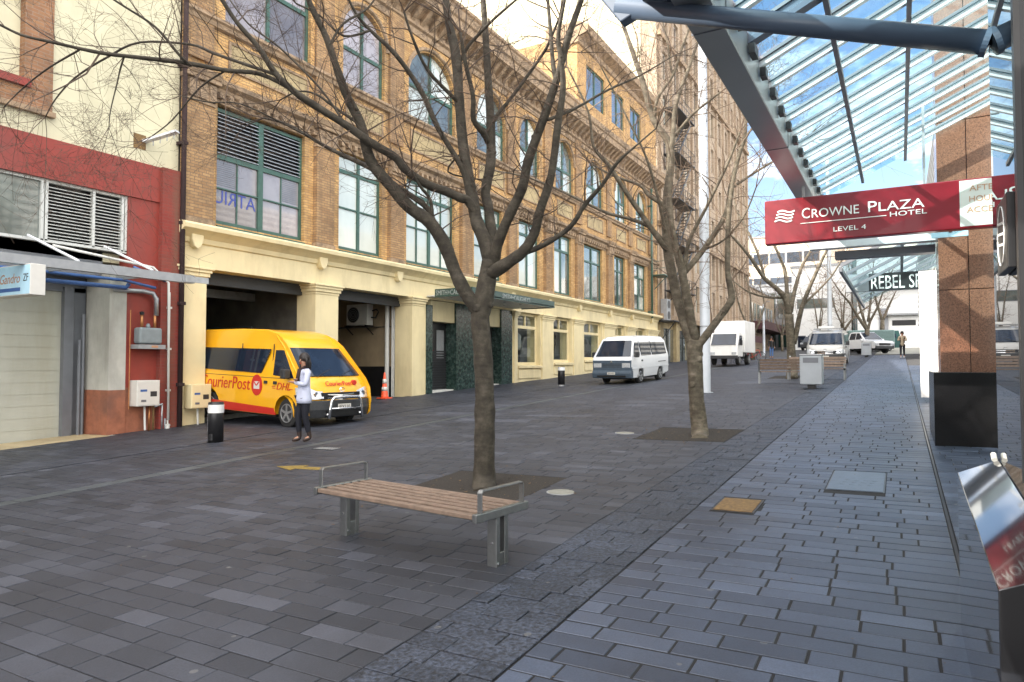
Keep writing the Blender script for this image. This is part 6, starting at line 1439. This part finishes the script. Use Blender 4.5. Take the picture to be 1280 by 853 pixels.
for x in (-1.1, .3): s_(MB().box(x - .015, x + .015, YS + .06, YS + .09, E_ + 2.23, zc(x) + .0), 'hanger', 'galv')
# light steel transom box behind the sign with the shop number
tb = thing('transom_beam', 'pale metal beam under the red sign with a number 3', 'beam', (-.3, 12.0, E_ + 1.9)); b_ = W_(tb)
b_(MB().box(-1.26, .62, 12.0, 12.2, E_ + 1.86, E_ + 2.02), 'beam_box', 'whitemetal', bevel=.01)
b_(MB().box(-.9, .5, 12.25, 12.5, E_ + 1.72, E_ + 1.84), 'dark_beam', 'mullion')
b_(MB().box(.42, .86, 11.4, 11.45, E_ + 1.80, E_ + 2.02), 'number_band', 'lightblue')
text_mesh('3', .14, 'plastic', tb, Matrix.Translation(-tb.location) @ frame_mat((.62, 11.395, E_ + 1.86), (1, 0, 0), (0, 0, 1)), 'number')

# granite pillar and its black base
gpz = thing('granite_pillar', 'brown granite clad pillar standing on a black stone base behind the red sign', 'pillar', (.85, 12.2, gz(.85, 12.2))); g_ = W_(gpz)
zz = gz(.85, 12) + 1.0
for i in range(6):
    for (xa, xb) in ((.52, .885), (.895, 1.3)):
        g_(MB().box(xa, xb, 11.85, 12.6, zz + i * 1.25 + .006, zz + (i + 1) * 1.25 - .004), 'granite_panel', 'granite', bevel=.004, seg=1)
pb = thing('stone_plinth', 'polished black granite block at the foot of the brown pillar', 'plinth', (.8, 11.8, gz(.8, 11.8))); p_ = W_(pb)
p_(MB().box(.42, 1.32, 11.6, 13.6, gz(.8, 11.6) - .15, gz(.8, 11.6) + 1.06), 'block', 'blackgranite', bevel=.006, seg=1)
# near shopfront: sloping polished sill and the plate glass above it
sb = thing('stone_sill', 'polished black sloping sill at the bottom right corner reflecting the street', 'sill', (.36, 3.7, gz(.36, 3.7))); i_ = W_(sb)
i_(MB().hexa([(.27, 2.78, -.2), (.46, 2.78, -.2), (.46, 4.57, -.2), (.27, 4.57, -.2), (.27, 2.78, .90), (.46, 2.78, .985), (.46, 4.57, 1.125), (.27, 4.57, 1.04)]), 'sill_block', 'mirror', bevel=.003, seg=1)
i_(MB().tube([(.44, 4.55, 1.125), (.44, 4.60, 1.15)], .014, 10), 'end_cap', 'plasticwhite')
sw = thing('shop_window', 'tall dark plate glass shopfront at the right edge reflecting the red sign', 'window', (.46, 3.9, 1.2)); w__ = W_(sw)
w__(MB().box(.462, .50, .5, 4.6, 1.0, 6.0), 'pane', 'shopglass')
w__(MB().box(.44, .462, 3.52, 3.58, 1.15, 6.0), 'mullion', 'black')
w__(MB().box(.50, 3.0, .5, 4.55, -.2, 8), 'shop_interior', 'black')
bs = thing('blade_sign', 'small black blade sign with a white oval emblem fixed to the plate glass', 'sign', (.45, 4.0, 1.95)); z_ = W_(bs)
z_(MB().box(.425, .458, 3.72, 4.08, 2.08, 2.42), 'board', 'black', bevel=.004)
bs_ = MB(); bs_.tube([(.422, 3.91 + .12 * math.cos(a * .39), 2.25 + .14 * math.sin(a * .39)) for a in range(17)], .0025, 5)
for z in (2.20, 2.25, 2.30): bs_.beam((.422, 3.83, z), (.422, 4.01, z + .02), .004, .012)
z_(bs_, 'emblem', 'letter')

# pale pylon
py = thing('white_pylon', 'white metal clad column on a small dark foot beside the brown pillar', 'column', (.85, 18.9, gz(.85, 18.9))); y_ = W_(py)
g = gz(.85, 18.9)
y_(MB().box(.42, .90, 18.8, 19.0, g + .1, E_ + 2.2), 'cladding', 'whitewall', bevel=.008); y_(MB().box(.6, .8, 18.84, 18.96, g - .02, g + .1), 'foot', 'mullion')
for z in (1.1, 2.2): y_(MB().box(.415, .905, 18.795, 19.005, g + z, g + z + .008), 'joint', 'mullion')
# second canopy and the sports shop sign
c2 = thing('shop_canopy', 'second glass canopy beyond the pylon above the black shop sign', 'canopy', (-.2, 24, 4.5)); k_ = W_(c2)
for i in range(7):
    y = 19.5 + i * 1.9; k_(MB().hexa([(-1.3, y, E_ + 2.5), (-1.3, y + .07, E_ + 2.5), (1.6, y + .07, E_ + 4.0), (1.6, y, E_ + 4.0), (-1.3, y, E_ + 2.6), (-1.3, y + .07, E_ + 2.6), (1.6, y + .07, E_ + 4.1), (1.6, y, E_ + 4.1)]), 'rafter', 'mullion')
    k_(MB().hexa([(-1.3, y + .08, E_ + 2.59), (-1.3, y + 1.88, E_ + 2.59), (1.6, y + 1.88, E_ + 4.09), (1.6, y + .08, E_ + 4.09), (-1.3, y + .08, E_ + 2.60), (-1.3, y + 1.88, E_ + 2.60), (1.6, y + 1.88, E_ + 4.10), (1.6, y + .08, E_ + 4.10)]), 'glass_panel', 'glass')
for x in (-1.3, 0.1): k_(MB().box(x - .04, x + .04, 19.4, 32.8, E_ + 2.5 + (x + 1.3) * .517 - .12, E_ + 2.5 + (x + 1.3) * .517), 'purlin', 'mullion')
rs = thing('shop_sign', 'black shop sign with bold white capital letters hanging under the second canopy', 'sign', (0, 25.5, E_ + 2.5)); r_ = W_(rs)
r_(MB().box(-1.55, -.86, 25.5, 25.7, E_ + 2.42, E_ + 3.0), 'grey_end', 'grey'); r_(MB().box(-.86, .95, 25.5, 25.7, E_ + 2.42, E_ + 3.0), 'sign_box', 'black')
text_mesh('REBEL SPORT', .62, 'letter', rs, Matrix.Translation(-rs.location) @ frame_mat((-.82, 25.49, E_ + 2.48), (1, 0, 0), (0, 0, 1)), 'lettering', .005, width=2.2)
for x in (-1.4, .5): r_(MB().box(x, x + .03, 25.55, 25.6, E_ + 3.0, E_ + 3.3), 'hanger', 'mullion')

# hotel block behind the pillar
hb = thing('hotel_building', 'pale clad hotel building rising behind the canopy on the right', 'building', (1.5, 12.6, gz(1.5, 12.6))); h_ = W_(hb)
h_(MB().box(1.7, 14, 4.7, 12.55, -.3, 11.0), 'recess_wall', 'whitewall'); h_(MB().box(1.35, 14, 12.7, 62, .2, 11.0), 'wall', 'whitewall')
for i in range(18):
    h_(MB().box(1.3, 1.36, 12.7, 62, 4.6 + i * .36, 4.72 + i * .36), 'louvre', 'grey')
for i in range(12):
    y = 14 + i * 4
    f = h_(MB().box(1.33, 1.36, y, y + 3.0, gz(1, y) + .3, gz(1, y) + 2.9), 'shop_front', 'shopglass'); h_(MB().box(1.3, 1.345, y - .1, y, gz(1, y), gz(1, y) + 3.1), 'mullion', 'grey', f)
# facing block at the end: white building with a garage door
wb = thing('white_building', 'bright white building with a loading door at the far end of the right footpath', 'building', (0, 88, gz(0, 88))); v_ = W_(wb); g = gz(0, 86)
v_(MB().box(-4.2, 16, 88, 100, g - 1, g + 10.5), 'wall', 'whitewall')
v_(MB().box(-1.0, 1.9, 87.9, 88.02, g, g + 3.6), 'loading_door', 'whitep'); v_(MB().box(-.7, 1.6, 87.86, 87.91, g + 2.6, g + 3.2), 'dark_opening', 'black')
v_(MB().box(-2.0, -1.1, 87.9, 88.02, g, g + 4.6), 'door', 'greywall'); v_(MB().box(-1.4, 2.4, 87.2, 88.0, g + 3.75, g + 3.95), 'door_hood', 'grey')
v_(MB().hexa([(-4.2, 87.0, g + 7.0), (16, 87.0, g + 7.0), (16, 88, g + 7.0), (-4.2, 88, g + 7.0), (-4.2, 86.6, g + 7.5), (16, 86.6, g + 7.5), (16, 88, g + 7.5), (-4.2, 88, g + 7.5)]), 'parapet', 'grey')
"""end"""
# ================================================================== STREET FURNITURE
def bench(label, loc, rz):
    t = thing('park_bench', label, 'bench', loc, rz)
    L2, W2, Hs = .935, .315, .43
    n = 7; wd = .056; gap = (2 * W2 - n * wd) / (n - 1)
    for i in range(n):
        y = -W2 + i * (wd + gap); z = Hs + (.0 if 0 < i < n - 1 else -.006)
        MB().box(-L2 + .045, L2 - .045, y, y + wd, z - .035, z).build('slat', 'wood', t, bevel=.006)
    for s in (-1, 1):
        e = MB(); x = s * (L2 - .02); 
        e.box(x - .022, x + .022, -W2 - .01, W2 + .01, Hs - .06, Hs + .004); e.build('end_plate', 'steel', t, bevel=.006)
        a = MB(); w_ = .045; th = .012; ya, yb = -W2 + .05, W2 - .05; zt = Hs + .17
        a.box(x - w_ / 2, x + w_ / 2, ya, ya + th, Hs + .002, zt - .02); a.box(x - w_ / 2, x + w_ / 2, yb - th, yb, Hs + .002, zt - .02)
        a.hexa([(x - w_ / 2, ya, zt - .02), (x + w_ / 2, ya, zt - .02), (x + w_ / 2, ya + th, zt - .025), (x - w_ / 2, ya + th, zt - .025), (x - w_ / 2, ya + .02, zt), (x + w_ / 2, ya + .02, zt), (x + w_ / 2, ya + .026, zt - th), (x - w_ / 2, ya + .026, zt - th)])
        a.hexa([(x - w_ / 2, yb - th, zt - .025), (x + w_ / 2, yb - th, zt - .025), (x + w_ / 2, yb, zt - .02), (x - w_ / 2, yb, zt - .02), (x - w_ / 2, yb - .026, zt - th), (x + w_ / 2, yb - .026, zt - th), (x + w_ / 2, yb - .02, zt), (x - w_ / 2, yb - .02, zt)])
        a.box(x - w_ / 2, x + w_ / 2, ya + .018, yb - .018, zt - th, zt)
        a.build('armrest', 'steel', t, bevel=.003, seg=1)
        xl = s * (L2 - .055) if s > 0 else s * (L2 - .10)
        q = MB(); q.box(xl - .045, xl + .045, -.075, -.03, -.16, Hs - .035); q.box(xl - .045, xl + .045, .03, .075, -.16, Hs - .035)
        q.box(xl - .04, xl + .04, -.03, .03, -.16, .10); q.box(xl - .04, xl + .04, -W2 + .04, W2 - .04, Hs - .06, Hs - .036)
        lg = q.build('leg', 'steel', t, bevel=.005)
        MB().tube([(xl + .046, -.05, .02), (xl + .052, -.05, .02)], .01, 8).build('bolt', 'chrome', lg); MB().tube([(xl + .0, -.076, .17), (xl + .0, -.08, .17)], .012, 8).build('bolt', 'chrome', lg)
    for y in (-.2, .2): MB().box(-L2 + .04, L2 - .04, y - .02, y + .02, Hs - .075, Hs - .0365).build('bearer', 'steel', t)
    return t
bz = .555 - .43
bench('backless wooden slatted bench with steel armrests in the near foreground', (-3.56, 4.60, bz), R(-7))
# far benches with backs
def back_bench(label, loc, rz):
    t = thing('park_bench', label, 'bench', loc, rz, 'slatted benches with backs under the third tree')
    for i in range(5): MB().box(-1.0, 1.0, -.25 + i * .105, -.165 + i * .105, .41, .445).build('seat_slat', 'wood', t)
    for i in range(4): MB().hexa([(-1.0, .26 + i * .02, .50 + i * .1), (1.0, .26 + i * .02, .50 + i * .1), (1.0, .295 + i * .02, .50 + i * .1), (-1.0, .295 + i * .02, .50 + i * .1), (-1.0, .28 + i * .02, .58 + i * .1), (1.0, .28 + i * .02, .58 + i * .1), (1.0, .315 + i * .02, .58 + i * .1), (-1.0, .315 + i * .02, .58 + i * .1)]).build('back_slat', 'wood', t)
    for x in (-.97, .97):
        b = MB(); b.box(x - .03, x + .03, -.25, -.19, 0, .41); b.box(x - .03, x + .03, .22, .28, 0, .41); b.beam((x, .28, .4), (x, .39, .92), .05, .04); b.box(x - .03, x + .03, -.25, .3, .37, .41); b.box(x - .03, x + .03, -.25, .3, .6, .63); b.box(x - .03, x + .03, -.25, -.2, .41, .6)
        b.build('side_frame', 'steel', t)
    return t
back_bench('slatted bench with a back facing the camera left of the litter bin', (-3.45, 25.9, gz(-3.4, 25.9)), R(180 + 6))
back_bench('second slatted bench just behind and to the right of the litter bin', (-2.75, 28.0, gz(-2.7, 28)), R(0))
def bin_(label, loc):
    t = thing('litter_bin', label, 'bin', loc, 0, 'pale metal litter bins')
    MB().box(-.32, .32, -.3, .3, .14, 1.05).build('bin_body', 'lightblue' if False else 'polesteel', t, bevel=.03); MB().box(-.12, .12, -.12, .12, 0, .14).build('foot', 'black', t)
    MB().box(-.33, .33, -.31, .31, 1.05, 1.09).build('lid', 'galv', t, bevel=.01); MB().box(-.22, .22, -.306, -.298, .82, .98).build('slot', 'mullion', t)
bin_('pale grey litter bin in front of the two far benches', (-2.42, 23.3, gz(-2.4, 23.3))); bin_('pale grey litter bin in front of the fourth tree', (-2.1, 55.5, gz(-2.1, 55.5)))
# poles
def pole(label, x, y, h, r, r2, cap=None, m='polesteel'):
    t = thing('lamp_post' if cap else 'steel_pole', label, 'pole', (x, y, gz(x, y)))
    MB().lathe([(r * 1.5, 0), (r * 1.5, .03), (r, .035), (r, h * .35), (r * .99, h * .35 + .01), (r2, h)], 0, 0, 18).build('pole', m, t, True)
    MB().lathe([(r * 1.04, h * .16), (r * 1.04, h * .16 + .03)], 0, 0, 16).build('band', 'grey', t)
    if cap == 'head':
        MB().box(-.5, .3, -.14, .14, h - .02, h + .12).build('lamp_head', 'galv', t, bevel=.03); MB().box(-.45, .2, -.1, .1, h - .04, h - .021).build('lens', 'plasticwhite', t)
    if cap == 'arm':
        MB().tube([(0, 0, h), (.3, 0, h + .25), (.6, 0, h + .25)], .03, 8).build('arm', 'galv', t); MB().sphere((-.25, 0, h - .3), .16, 10, 8).build('globe', 'whitep', t, True)
    return t
pole('tall pale grey steel pole standing right behind the second tree', -5.32, 21.6, 13.0, .155, .13)
pole('tall lamp post behind the silver van with its small head seen through the canopy glass', -3.92, 48.6, 14.6, .14, .11, 'head')
pole('short thin lamp post left of the third tree near the bicycle rack', -11.3, 68.5, 4.9, .12, .08, 'arm')
# bollards
def bollard(label, x, y, posters):
    t = thing('bollard', label, 'bollard', (x, y, gz(x, y)), 0, 'black bollards along the kerb')
    MB().lathe([(.145, -.02), (.145, .78), (.135, .79)], 0, 0, 20).build('post', 'black', t, True)
    MB().lathe([(.149, .58), (.149, .74)] if posters else [(.149, .64), (.149, .77)], 0, 0, 20).build('band', 'whitep', t)
    if posters:
        for a0, z0_, z1_ in ((3.6, .22, .55), (4.6, .05, .18)):
            b = MB()
            for k in range(3):
                a = a0 + k * .22; c = a + .22
                b.quad((.151 * math.cos(a), .151 * math.sin(a), z0_), (.151 * math.cos(c), .151 * math.sin(c), z0_), (.151 * math.cos(c), .151 * math.sin(c), z1_), (.151 * math.cos(a), .151 * math.sin(a), z1_))
            b.build('sticker', 'poster' if z1_ > .3 else 'black', t)
    else: MB().lathe([(.15, .0), (.15, .06)], 0, 0, 20).build('base_ring', 'galv', t)
    return t
bollard('black bollard with peeling pale stickers beside the yellow van', -11.72, 8.78, True); bollard('plain black bollard with a white band near the shopfront windows', -12.0, 25.1, False)
# traffic cone
t = thing('traffic_cone', 'orange traffic cone with white bands beside the third cream pier', 'cone', (-15.9, 18.75, gz(-15.9, 18.75)))
MB().box(-.2, .2, -.2, .2, 0, .04).build('base', 'orange', t, bevel=.01); MB().lathe([(.15, .04), (.13, .08), (.03, .92), (.022, .93)], 0, 0, 16).build('cone', 'orange', t, True)
MB().lathe([(.112, .28), (.096, .42)], 0, 0, 16).build('white_band', 'signwhite', t, True); MB().lathe([(.082, .54), (.064, .70)], 0, 0, 16).build('white_band', 'signwhite', t, True)
# bicycle rack with a bicycle
for i in range(4):
    y = 49.3 + i * 1.0
    h = MB().tube([(-.35, 0, 0), (-.35, 0, .65), (-.25, 0, .8), (.25, 0, .8), (.35, 0, .65), (.35, 0, 0)], .025, 8).build('bicycle_hoop', 'galv', None, True, loc=(-10.0, y, gz(-10, y)))
    tag(h, ['steel bicycle hoop nearest the camera in the row behind the truck', 'second steel bicycle hoop counted from the truck', 'third steel bicycle hoop counted from the truck', 'farthest steel bicycle hoop, beside the slender tree'][i], 'bicycle rack', 'row of steel bicycle hoops')
t = thing('bicycle', 'dark bicycle leaning at the end of the hoops beside the slender tree', 'bicycle', (-9.2, 51.4, gz(-9.2, 51.4)), R(20))
for x in (-.52, .52):
    wv = MB().tube([(x + .33 * math.cos(a * .2618), 0, .34 + .33 * math.sin(a * .2618)) for a in range(25)], .02, 6).build('wheel', 'rubber', t, True)
    b = MB()
    for k in range(8): b.beam((x, 0, .34), (x + .32 * math.cos(k * .785), 0, .34 + .32 * math.sin(k * .785)), .006, .006)
    b.build('spokes', 'galv', wv)
b = MB(); P6 = dict(bb=(-.05, 0, .3), st=(-.2, 0, .8), hd=(.38, 0, .82), hb=(.42, 0, .66), r=(-.52, 0, .34), f=(.52, 0, .34))
for a, c in (('bb', 'st'), ('st', 'hd'), ('bb', 'hb'), ('r', 'bb'), ('r', 'st'), ('f', 'hd')): b.tube([P6[a], P6[c]], .018, 6)
b.build('bike_frame', 'vanred', t, True); MB().box(-.33, -.08, -.06, .06, .84, .89).build('saddle', 'black', t, bevel=.02); MB().tube([(.3, -.26, .95), (.4, 0, .92), (.3, .26, .95)], .014, 6).build('handlebar', 'black', t)
# ================================================================== BACKGROUND BUILDINGS, LEFT SIDE
tbd = thing('tall_brick_building', 'tall pale brick office building with many windows beyond the yellow brick building', 'building', (FX, 49.3, gz(FX, 49.3))); f_ = W_(tbd)
YB0, YB1, ZT = 49.3, 84.0, 34.0
nb = 11; bay = (YB1 - YB0 - 1.2) / nb; ops = []
for fl in range(8):
    z = 6.2 + fl * 3.5
    for i in range(nb): ops.append((YB0 + 1.1 + i * bay, YB0 + 1.1 + i * bay + bay * .56, z, z + 2.3))
b = MB(); wall_with_openings(b, YB0, YB1, 5.0, ZT, ops, FX + .02, .3); b.quad((FX + .02, YB0, 5), (-34, YB0, 5), (-34, YB0, ZT), (FX + .02, YB0, ZT)); b.box(-34, FX - .3, YB0 + .1, YB1, 5, ZT - .05)
f_(b, 'wall', 'brickpale', fix=False)
f_(MB().box(-34, FX - 1.2, YB0 - .06, YB0 - .002, 14, ZT), 'painted_side_wall', 'creamwall')
for i in range(nb + 1):
    y = YB0 + .35 + i * bay - (.0); f_(MB().box(FX + .0, FX + .22, y, y + .55, 5.0, ZT - 1), 'pier', 'brickpale')
for z in (5.0, 12.0, 26.5, 33.0): f_(MB().box(FX, FX + .35, YB0 + .01, YB1 - .01, z, z + .4), 'string_course', 'stone')
f_(MB().box(FX - 1, FX + .7, YB0 - .2, YB1 + .2, ZT, ZT + .7), 'roof_cornice', 'stone')
for (a, c, d, e) in ops:
    w_ = f_(MB().box(FX - .24, FX - .2, a, c, d, e), 'window', 'green' if RND.random() < .35 else 'whitemetal')
    m_ = (a + c) / 2; pm = RND.choice(['pane_sky', 'pane_dark', 'pane_sky', 'pane_pale'])
    f_(MB().box(FX - .2, FX - .19, a + .08, m_ - .04, d + .08, e - .08), 'pane', pm, w_); f_(MB().box(FX - .2, FX - .19, m_ + .04, c - .08, d + .08, e - .08), 'pane', pm, w_)
b = MB(); b.box(FX - .6, FX - .3, YB0, YB1, 0, 5)
f_(b, 'shop_wall', 'panel')
for i in range(8):
    y = YB0 + .4 + i * 4.3; f_(MB().box(FX - .3, FX + .02, y, y + .9, gz(FX, y) - .3, 5.0), 'pier', 'panel'); s = f_(MB().box(FX - .3, FX - .24, y + .9, y + 4.3, gz(FX, y), 4.4), 'shop_front', 'pane_dark')
    f_(MB().box(FX - .24, FX - .18, y + 2.5, y + 2.58, gz(FX, y), 4.4), 'mullion', 'black', s)
f_(MB().hexa([(FX, 62, 4.3), (FX + 1.9, 62, 4.0), (FX + 1.9, 83.5, 4.0), (FX, 83.5, 4.3), (FX, 62, 5.1), (FX + 1.9, 62, 4.7), (FX + 1.9, 83.5, 4.7), (FX, 83.5, 5.1)]), 'awning', 'maroon')
# fire escape
fe = thing('fire_escape', 'dark steel fire escape with landings and ladders on the tall pale building', 'fire escape', (FX, 53, 6)); e_ = W_(fe)
for k, z in enumerate((7.2, 10.7, 14.2, 17.7, 21.2)):
    f = e_(MB().box(FX + .05, FX + 1.25, 50.6, 55.6, z, z + .06), 'landing', 'plastic')
    b = MB()
    for x, y0_, y1_ in ((FX + 1.24, 50.6, 55.6),):
        for h in (.5, 1.0): b.box(x - .015, x + .015, y0_, y1_, z + h, z + h + .03)
        for i in range(11): b.box(x - .012, x + .012, y0_ + i * .49, y0_ + i * .49 + .025, z, z + 1.0)
    for yy in (50.6, 55.6):
        for h in (.5, 1.0): b.box(FX + .1, FX + 1.24, yy - .015, yy + .015, z + h, z + h + .03)
        for i in range(4): b.box(FX + .2 + i * .33, FX + .225 + i * .33, yy - .012, yy + .012, z, z + 1)
    e_(b, 'railing', 'plastic', f)
    if k < 4:
        b = MB(); p0 = Vector((FX + .8, 51.2, z + .06)); p1 = Vector((FX + .8, 54.9, z + 3.5))
        for x in (-.3, .3): b.beam(p0 + Vector((x, 0, 0)), p1 + Vector((x, 0, 0)), .04, .18)
        for i in range(11): q = p0.lerp(p1, (i + .5) / 11); b.box(q.x - .3, q.x + .3, q.y - .1, q.y + .1, q.z - .012, q.z + .012)
        e_(b, 'stair', 'plastic')
    b = MB(); b.beam((FX, 51, z - 1.1), (FX + 1.2, 51, z), .05, .05); b.beam((FX, 55, z - 1.1), (FX + 1.2, 55, z), .05, .05); e_(b, 'brace', 'plastic')
fe2 = thing('wall_platform', 'small green steel platform fixed high on the end of the yellow brick building', 'platform', (FX, 48, 8.2)); x_ = W_(fe2)
b = MB(); b.box(FX + .1, FX + 1.1, 47.4, 49.2, 8.0, 8.06)
for h in (.5, 1.0): b.box(FX + 1.08, FX + 1.1, 47.4, 49.2, 8 + h, 8.03 + h); b.box(FX + .1, FX + 1.1, 47.4, 47.42, 8 + h, 8.03 + h)
x_(b, 'railing', 'green'); b = MB(); b.beam((FX + .1, 48, 7.0), (FX + 1.1, 48, 8.0), .05, .05); x_(b, 'brace', 'green')
ab = thing('air_conditioner', 'air conditioner units on a steel bracket at the corner of the tall building', 'air conditioner', (FX, 50.5, 4.8)); a_ = W_(ab)
a_(MB().box(FX + .1, FX + .6, 49.6, 50.5, 4.9, 6.5), 'casing', 'grey', bevel=.02); b = MB()
for z in (5.3, 6.1): b.tube([(FX + .605, 50.05, z), (FX + .62, 50.05, z)], .3, 14)
a_(b, 'fan_ring', 'black'); b = MB(); b.box(FX, FX + 1.2, 49.4, 51, 4.8, 4.88); b.beam((FX, 50, 3.4), (FX + 1.1, 50, 4.8), .06, .06); a_(b, 'bracket', 'plastic')
# farther street end
def block(name, label, x0, x1, y0, y1, z1, m, wins=None, wm='pane_dark', par_m='grey'):
    g = gz(0, y0); t = thing(name, label, 'building', (x0, y0, g)); u_ = W_(t)
    u_(MB().box(x0, x1, y0, y1, g - 3, z1), 'wall', m); u_(MB().box(x0 - .15, x1 + .15, y0 - .15, y1 + .15, z1, z1 + .3), 'roof_edge', par_m)
    for (a, c, d, e, n, q) in (wins or []):      # a..c in x, d..e in z, n across
        wv = (c - a) / n
        for i in range(n):
            f = u_(MB().box(a + i * wv + .12, a + (i + 1) * wv - .12, y0 - .04, y0 + .01, d, e), 'window', 'mullion'); u_(MB().box(a + i * wv + .2, a + (i + 1) * wv - .2, y0 - .05, y0 - .041, d + .08, e - .08), 'pane', q, f)
    return t, u_
t, u_ = block('peach_building', 'large sunlit peach coloured building closing the street on the left', -40, -10.5, 132, 150, 25, 'peachwall', [(-38, -12, 20, 22, 9, 'pane_sky'), (-38, -12, 15.5, 17.5, 9, 'pane_sky')])
t, u_ = block('grey_building', 'dark grey building with large windows left of the third tree at the street end', -27, -11.6, 105, 120, 13.0, 'greywall', [(-26, -12, 8.2, 12, 4, 'pane_dark'), (-26, -12, 4, 7.4, 4, 'greenglass')])
t, u_ = block('cube_building', 'white flat fronted building with one dark strip window behind the third tree', -12.5, -5.4, 98, 110, 14.5, 'whitewall', [(-12.0, -7.2, 9.0, 10.3, 1, 'pane_dark'), (-12, -5.6, 3.8, 5.4, 5, 'carglass')])
t, u_ = block('glass_building', 'dark green glass building between the white buildings', -5.3, -3.2, 100, 110, 15.5, 'greenglass', [(-5.2, -3.3, 4.5, 9, 3, 'greenglass')])
t, u_ = block('tall_white_building', 'tall pale building rising behind the fourth tree', -16, 4, 150, 170, 26, 'peachwall', [(-15, 3, 20, 22, 6, 'pane_sky'), (-15, 3, 15, 17, 6, 'pane_sky')])
t, u_ = block('side_street_building', 'low tan building at the far left corner of the street', -32, -15.7, 84.3, 104, 11, 'brickpale', [(-31, -17, 5, 7, 5, 'pane_dark')])
b = MB()
for i in range(7): b.box(FX - .12, FX - .02, 85.5 + i * 2.5, 87 + i * 2.5, 5.6, 9.2)
u_(b, 'side_windows', 'pane_dark')
b = MB(); b.box(FX - .1, FX + 1.8, 85, 104, gz(0, 90) + 2.3, gz(0, 90) + 3.3); u_(b, 'awning', 'maroon')
print('objects', len(bpy.data.objects))
# ================================================================== fallen leaves and grit round the trees
b = MB(); rl = random.Random(5)
for (a, c, d, e) in PITS[:2]:
    for i in range(190):
        x = rl.gauss((a + c) / 2, .75); y = rl.gauss((d + e) / 2, .75); r = rl.uniform(.008, .024); an = rl.uniform(0, 6.28); z = gz(x, y) + rl.uniform(.010, .014)
        u = Vector((math.cos(an), math.sin(an), rl.uniform(-.3, .3))) * r; v = Vector((-math.sin(an), math.cos(an), rl.uniform(-.3, .3))) * r * .6; p = Vector((x, y, z))
        b.quad(p - u, p + v, p + u, p - v)
for i in range(160):
    x = rl.uniform(-9, .2); y = rl.uniform(3, 16); r = rl.uniform(.005, .014); an = rl.uniform(0, 6.28); p = Vector((x, y, gz(x, y) + .012)); u = Vector((math.cos(an), math.sin(an), .1)) * r; v = Vector((-math.sin(an), math.cos(an), .1)) * r * .6
    b.quad(p - u, p + v, p + u, p - v)
tag(b.build('fallen_leaves', 'dryleaf', fix=False), 'small dry leaves and bits scattered on the paving and tree pits', 'leaves', kind='stuff')
